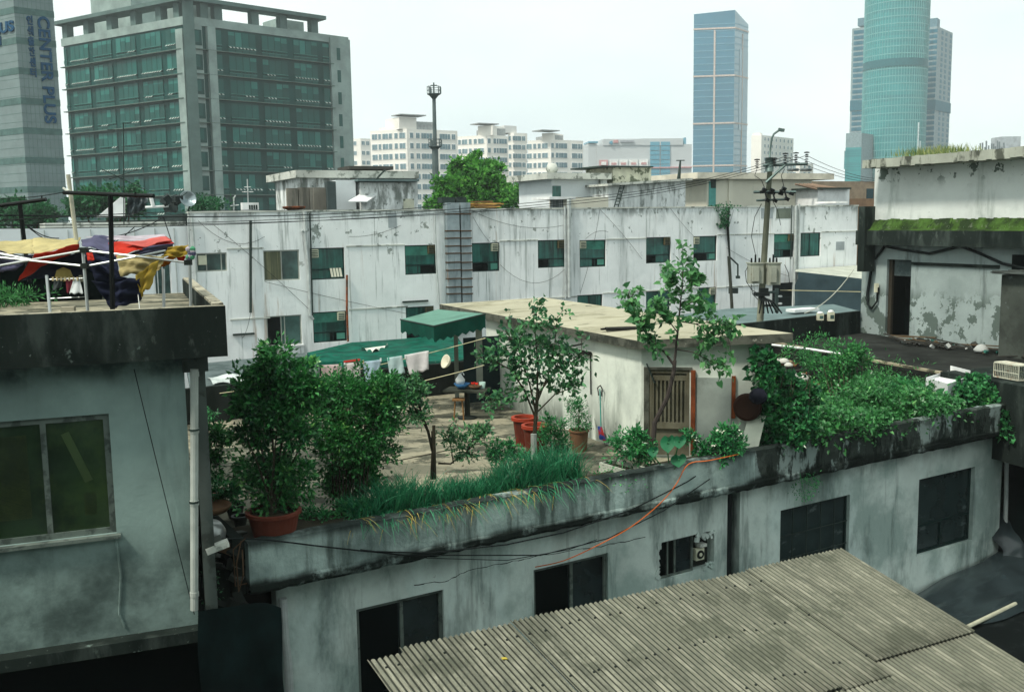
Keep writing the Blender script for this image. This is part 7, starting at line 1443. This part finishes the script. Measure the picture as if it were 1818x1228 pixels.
# heart-leaved tree in front of the hut door
small_tree('heart_leaved_tree', 'slender heart-leaved tree with a bent dark trunk before the hut door', 18.0, [([(1158, 800), (1162, 750), (1185, 705), (1196, 660), (1198, 640)], .05, .035, 0), ([(1198, 650), (1180, 625), (1160, 608), (1140, 598)], .028, .01, 1), ([(1198, 640), (1203, 590), (1207, 550), (1212, 500), (1212, 440)], .026, .005, 1),
    ([(1140, 600), (1128, 570), (1122, 540), (1115, 520)], .014, .005, 1), ([(1203, 590), (1180, 560), (1165, 540)], .014, .005, 1), ([(1205, 570), (1235, 575), (1265, 590), (1295, 600)], .014, .005, 1), ([(1207, 550), (1230, 535), (1245, 530)], .012, .005, 1), ([(1200, 620), (1230, 625), (1260, 640), (1285, 645)], .013, .005, 1), ([(1160, 610), (1140, 580), (1120, 560)], .012, .005, 1), ([(1210, 520), (1195, 500), (1190, 480)], .01, .004, 1), ([(1210, 520), (1235, 500), (1240, 495)], .01, .004, 1), ([(1235, 575), (1270, 570), (1300, 575)], .01, .004, 1)],
    .125, .105, 22, L_heart, M('dark_branch', (.06, .05, .045), .8), per=11, sub=8, spread=.3, heart=True, droop=-.75, tail=.35, blobs=[(1212, 465, 16, 30), (1210, 520, 34, 30), (1215, 575, 52, 26), (1150, 560, 34, 26), (1260, 600, 34, 16)], n=34)
# plants along the hut
o = plant('feathery_plant', 'feathery green plant in the dark pot against the hut side wall', 'plant', pk + Vector((0, 0, .4))); m = MB(); crown(m, [(1028, 730, 24, 26), (1030, 755, 20, 16), (1015, 720, 12, 12)], pk.y, 1300, .07, .02, 9); m.build('foliage', L_small, o); m = MB(); m.tube([pk + Vector((0, 0, .4)), PY(1028, 720, pk.y)], .01, 5); m.build('stem', stemm, o)
o = plant('bushy_plant', 'bushy green plant just right of the orange-red tubs', 'plant', PZ(978, 822, 6)); m = MB(); Yb = PZ(978, 822, 6).y; crown(m, [(978, 765, 24, 26), (968, 750, 14, 14), (990, 785, 24, 24)], Yb, 1100, .08, .035, 12); m.build('foliage', L_small, o); m = MB(); m.tube([PZ(978, 822, 6), PY(978, 740, Yb)], .012, 5); m.build('stem', stemm, o)
o = plant('leafy_shrub', 'dark leafy shrub growing out of the trough at the hut corner', 'shrub', PZ(1120, 840, 6.1)); m = MB(); crown(m, [(1112, 795, 34, 30), (1145, 800, 26, 28), (1095, 785, 14, 14), (1130, 775, 20, 16)], 18.0, 1000, .085, .04, 13); m.build('foliage', L_small, o)
tr_ = plant('taro_plant', 'big-leaved taro plant below the brown hut door', 'plant', PZ(1190, 845, 6.1)); m = MB()
for k, (x, y, rx, ry, tz) in enumerate(((1186, 785, 17, 19, .5), (1206, 782, 16, 14, .2), (1205, 815, 18, 14, .3), (1160, 800, 12, 12, .4))):
    rx *= .82; ry *= .82; c = PY(x, y, 17.2); rng = random.Random(k); n = 14; R1_, R2_ = R(rx, 17.2), R(ry, 17.2); ax = Vector((1, 0, .1)); ay = Vector((.1, .35 + tz * .3, 1)).normalized()
    pts = [c + ax * R1_ * math.sin(2 * math.pi * i / n) * (1.0 if True else 1) + ay * R2_ * (math.cos(2 * math.pi * i / n) - (.25 if i == n // 2 else 0) + (-.35 if i == 0 else 0)) + Vector((0, -.03 * math.cos(4 * math.pi * i / n), 0)) for i in range(n)]
    mm_ = MB(); mm_.add([c + Vector((0, .05, -.01))] + pts, [(0, 1 + i, 1 + (i + 1) % n) for i in range(n)]); mm_.build('leaf', leafmat('taro_leaf', (.006, .08, .035), (.03, .22, .09), .35, .4), tr_, smooth=True)
    m.tube([PZ(1190, 845, 6.1), c + Vector((0, .1, -.1)), c], .012, 5)
m.build('stalks', L_small, tr_)
o = plant('leafy_shrub', 'green shrub with small pale flowers between the rust posts and the board', 'shrub', PZ(1285, 825, 6.2)); m = MB(); crown(m, [(1270, 795, 28, 22), (1300, 785, 28, 26), (1285, 770, 22, 16), (1245, 800, 16, 18), (1225, 780, 14, 18)], 18.2, 900, .085, .05, 16); m.build('foliage', L_small, o)
m = MB(); rng2 = np.random.default_rng(4)
for x, y in ((1275, 762), (1281, 765), (1312, 768), (1268, 790), (1236, 782)): P = np.array([tuple(PY(x + rng2.normal(0, 2), y + rng2.normal(0, 2), 17.9)) for _ in range(6)]); leaves(m, P, rng2.normal(0, 1, (6, 3)), .05, .04, rng2)
m.build('flowers', M('pale_petal', (.7, .75, .6), .6), o)
# ivy climbing the hut corner and spilling over
o = plant('ivy_mound', 'glossy ivy climbing the hut corner and spilling over the fascia', 'ivy', PZ(1400, 790, 6.2)); m = MB()
Yi = HF.hit(1366, 700, .1).y
crown(m, [(1348, 640, 20, 26, .0), (1362, 655, 18, 34, -.1), (1355, 680, 24, 28, -.1), (1356, 720, 20, 34, .02), (1362, 765, 16, 40, .02)], Yi - .05, 260, .12, .11, 61, heart=True, shell=.6, up=.3, flat=.35)
crown(m, [(1385, 700, 40, 32), (1412, 715, 36, 34, .2), (1395, 745, 46, 34, -.2), (1425, 755, 26, 34), (1375, 730, 34, 30), (1400, 775, 36, 18, -.3), (1385, 675, 28, 22, .2)], Yi + .4, 900, .09, .085, 62, heart=True, shell=.75, cr=.2, up=.4)
m.build('leaves', L_ivy, o); m = MB(); rr = random.Random(7)
for i in range(26): a = PY(rr.uniform(1365, 1430), 800 + rr.uniform(-6, 6), Yi + .1); e = PY(rr.uniform(1365, 1440), rr.uniform(660, 770), Yi + .2 + rr.uniform(0, .3)); m.tube([a, a.lerp(e, .5) + Vector((rr.uniform(-.15, .15), -.1, 0)), e], .008, 4)
m.build('vines', stemm, o)
# ------------------------------------------------------------------ weed field
def inpoly(x, y, P):
    c = False; j = len(P) - 1
    for i in range(len(P)):
        if (P[i][1] > y) != (P[j][1] > y) and x < (P[j][0] - P[i][0]) * (y - P[i][1]) / (P[j][1] - P[i][1]) + P[i][0]: c = not c
        j = i
    return c
def field(m, poly, n, z0, hs, L, W, seed, kz=5, up=.8, heart=False, maxh=.35):
    rng = np.random.default_rng(seed); xs = [p[0] for p in poly]; ys = [p[1] for p in poly]; P = []
    while len(P) < kz:
        x, y = rng.uniform(min(xs), max(xs)), rng.uniform(min(ys), max(ys))
        if inpoly(x, y, poly):
            h = hs * (.5 + .5 * math.sin(x * .045 + 1) * math.cos(y * .09 + x * .021)) + rng.uniform(0, maxh) * rng.random() ; P.append(tuple(PZ(x, y, z0 + h)))
    K = np.array(P); idx = rng.integers(0, kz, n); rs = rng.uniform(.5, 1.4, kz)[idx][:, None]; off = rng.normal(size=(n, 3)) * np.array([.15, .15, .085]) * rs; PP = K[idx] + off; D = off * 2 + rng.normal(0, .5, (n, 3)); D[:, 2] += .15; leaves(m, PP, D, L, W, rng, heart, up=up)
m = MB(); field(m, [(1440, 705), (1560, 665), (1645, 690), (1700, 715), (1640, 738), (1560, 752), (1455, 776), (1430, 740)], 15000, 6.0, .5, .1, .07, 71, 240, heart=True, maxh=.5)
field(m, [(1455, 770), (1560, 752), (1640, 735), (1700, 720), (1718, 735), (1600, 757), (1500, 776)], 3600, 6.2, .06, .075, .06, 72, 110, heart=True, maxh=.1)
field(m, [(1540, 640), (1640, 655), (1650, 700), (1560, 720), (1500, 700)], 6500, 6.05, .5, .11, .035, 73, 150, maxh=.6)
L_lime = leafmat('lime_weed_leaves', (.008, .075, .018), (.055, .22, .06), .28, .35, tip=(.19, .42, .14))
tag(m.build('weed_cover', L_lime), 'carpet of creeping weeds over the far end of the terrace', 'weeds', kind='stuff')
o = plant('wild_shrub', 'tall wild bush standing up from the weeds before the black terrace', 'bush', PZ(1490, 720, 6)); m = MB(); crown(m, [(1500, 635, 34, 32), (1480, 665, 38, 34), (1520, 655, 28, 34, .3), (1465, 690, 28, 26), (1510, 690, 44, 24), (1440, 640, 26, 18, .6)], 25.5, 1000, .11, .05, 81, cr=.3); m.build('foliage', L_weed, o); m = MB()
for i in range(9): a = PZ(1480 + i * 5, 722, 6); m.tube([a, PY(1460 + i * 9, 640 + 10 * math.sin(i), 25.5)], [.02, .006], 5)
m.build('stems', stemm, o)
o = plant('wild_shrub', 'thin flowering weeds in front of the black wall with the meter boxes', 'bush', PZ(1430, 640, 6)); m = MB(); crown(m, [(1430, 615, 34, 22), (1465, 612, 30, 16), (1400, 628, 20, 14)], 29.5, 500, .11, .05, 83, cr=.4); m.build('foliage', L_weed, o)
o = plant('creeper', 'creeper heaped over the parapet corner below the wire rack', 'creeper', PZ(1745, 735, 6.2)); m = MB(); crown(m, [(1740, 690, 32, 22), (1715, 705, 28, 22), (1760, 715, 44, 26), (1730, 730, 44, 22), (1775, 740, 34, 22, -.3), (1700, 725, 34, 18), (1790, 760, 20, 22, -.5), (1735, 675, 24, 12, .3)], 23.3, 760, .1, .085, 84, heart=True, shell=.6); m.build('leaves', L_ivy, o)
o = plant('creeper', 'creeper bushing up left of the white cabinet', 'creeper', PZ(1610, 735, 6.2)); m = MB(); crown(m, [(1620, 715, 46, 24), (1590, 730, 40, 18), (1650, 725, 34, 20), (1610, 695, 34, 18, .3)], 23.2, 700, .1, .08, 85, heart=True, shell=.6); m.build('leaves', L_ivy, o)
m = MB(); m.tube([FG.hit(1420, 840, .02), FG.hit(1430, 890, .02)], .006, 4); bush(m, FG.hit(1430, 865, .08), (.35, .1, .25), 360, .05, .025, 91, clumps=14); tag(m.build('wall_weed', L_small), 'small hanging weed on the black fascia above the barred window', 'weeds')
# ------------------------------------------------------------------ green onions
m, md = MB(), MB(); rng = np.random.default_rng(9)
def blade(mb, p, d, ln, w_, bend):
    d = d.normalized(); s = Vector((-d.y, d.x, 0)); s = s.normalized() if s.length > .05 else Vector((1, 0, 0)); s = (s + Vector((.4, 0, 0))).normalized(); pts = []
    for k in range(5):
        t = k / 4; q = p + d * ln * t + Vector((bend[0], bend[1], bend[2])) * ln * t * t; ww = w_ * (1 - t ** 2 * .9); pts += [q - s * ww, q + s * ww]
    n = len(mb.v); mb.v.extend(map(tuple, pts)); 
    for k in range(4): a = n + k * 2; mb.f.append((a, a + 1, a + 3, a + 2)); mb.m.append(0)
sO0, sO1 = FG.st(648, 925)[0], FG.st(1052, 862)[0]
for i in range(430):
    s = sO0 + (sO1 - sO0) * rng.random(); t = -.28 - .62 * rng.random(); dens = 1 if s < sO0 + (sO1 - sO0) * .62 else 1.25
    x = (s - sO0) / (sO1 - sO0); hgt = .5 + .12 * math.sin(x * 9) + (.12 if x > .6 else 0) - (.1 if .55 < x < .66 else 0) - (.16 if x < .06 else 0)
    b = FG.pt(s, t, 6.31); nb = rng.integers(6, 10)
    for k in range(nb):
        d = Vector((rng.normal(0, .3) - .05, rng.normal(0, .26) - .06, 1)); ln = hgt * rng.uniform(.75, 1.3)
        if rng.random() < .12: ln *= .9; blade(m, b, Vector((rng.normal(0, .6), -.7, .6)), ln, .009, (0, -.35, -.7))
        else: blade(m, b + Vector((rng.normal(0, .03), rng.normal(0, .03), 0)), d, ln, .009, (rng.normal(0, .28), rng.normal(-.1, .15), -.1 - .25 * rng.random()))
for i in range(620):
    s = sO0 + (sO1 - sO0) * min(1, max(0, rng.normal(.45, .26))); t = -.3 + .1 * rng.random(); b = FG.pt(s, t, 6.36); d = FG.n3 * rng.uniform(.4, 1.1) + FG.u3 * rng.normal(0, .6) + Vector((0, 0, rng.uniform(.0, .55)))
    blade(md if rng.random() < .3 else m, b, d, rng.uniform(.16, .42) if rng.random() < .8 else .6, .008, (0, 0, -.6))
on = plant('green_onions', 'thick row of blue-green onion leaves drooping over the pale fascia', 'onions', FG.pt((sO0 + sO1) / 2, -.6, 6.3)); on['kind'] = 'stuff'
m.build('green_blades', L_onion, on); md.build('dry_blades', L_dry, on)
m = MB(); field(m, [(1060, 850), (1110, 838), (1135, 848), (1080, 866)], 500, 6.2, .02, .05, .035, 95, 40, maxh=.04); tag(m.build('seedling_patch', L_small), 'patch of tiny seedlings between the onions and the white trough', 'seedlings', kind='stuff')
# ------------------------------------------------------------------ plants and pots at the left end of the terrace
for i, (x, y, Y, blobs, r_, lb, lm) in enumerate([(372, 865, 15.6, [(378, 790, 28, 40), (372, 830, 26, 34), (392, 770, 20, 18)], .2, 'upright shrub half hidden by the downpipe of the left house', L_shrub), (396, 905, 14.6, [(395, 868, 26, 16), (412, 880, 24, 14), (380, 880, 16, 12)], .16, 'low leafy plants in pots just left of the big brown tub', L_small), (372, 752, 22.5, [(368, 738, 16, 16)], .2, 'small plant in an orange saucer against the back parapet', L_small)]):
    b = PY(x, y, Y); o = plant('pot_plant', lb, 'plant', b); m = MB(); crown(m, blobs, Y, 900, .08, .04, 101 + i); m.build('foliage', lm, o)
    m = MB(); m.tube([b, PY(x, y - 60, Y)] if i == 0 else [b, b + Vector((0, 0, .2))], .012, 5); m.build('stem', stemm, o)
for x, y, lb, mt_, r_ in ((418, 912, 'dark plant pot nearest the big brown tub', tub_dk, .15), (427, 928, 'dark open pot on the pale ground beside the big brown tub', tub_dk, .12), (383, 890, 'brown pot behind the flat basin beside the downpipe', terracotta, .17)): q = PZ(x, y + 6, 6.05); pot('plant_pot', lb, q, r_ * .7, r_, r_ * 1.5, mt_)
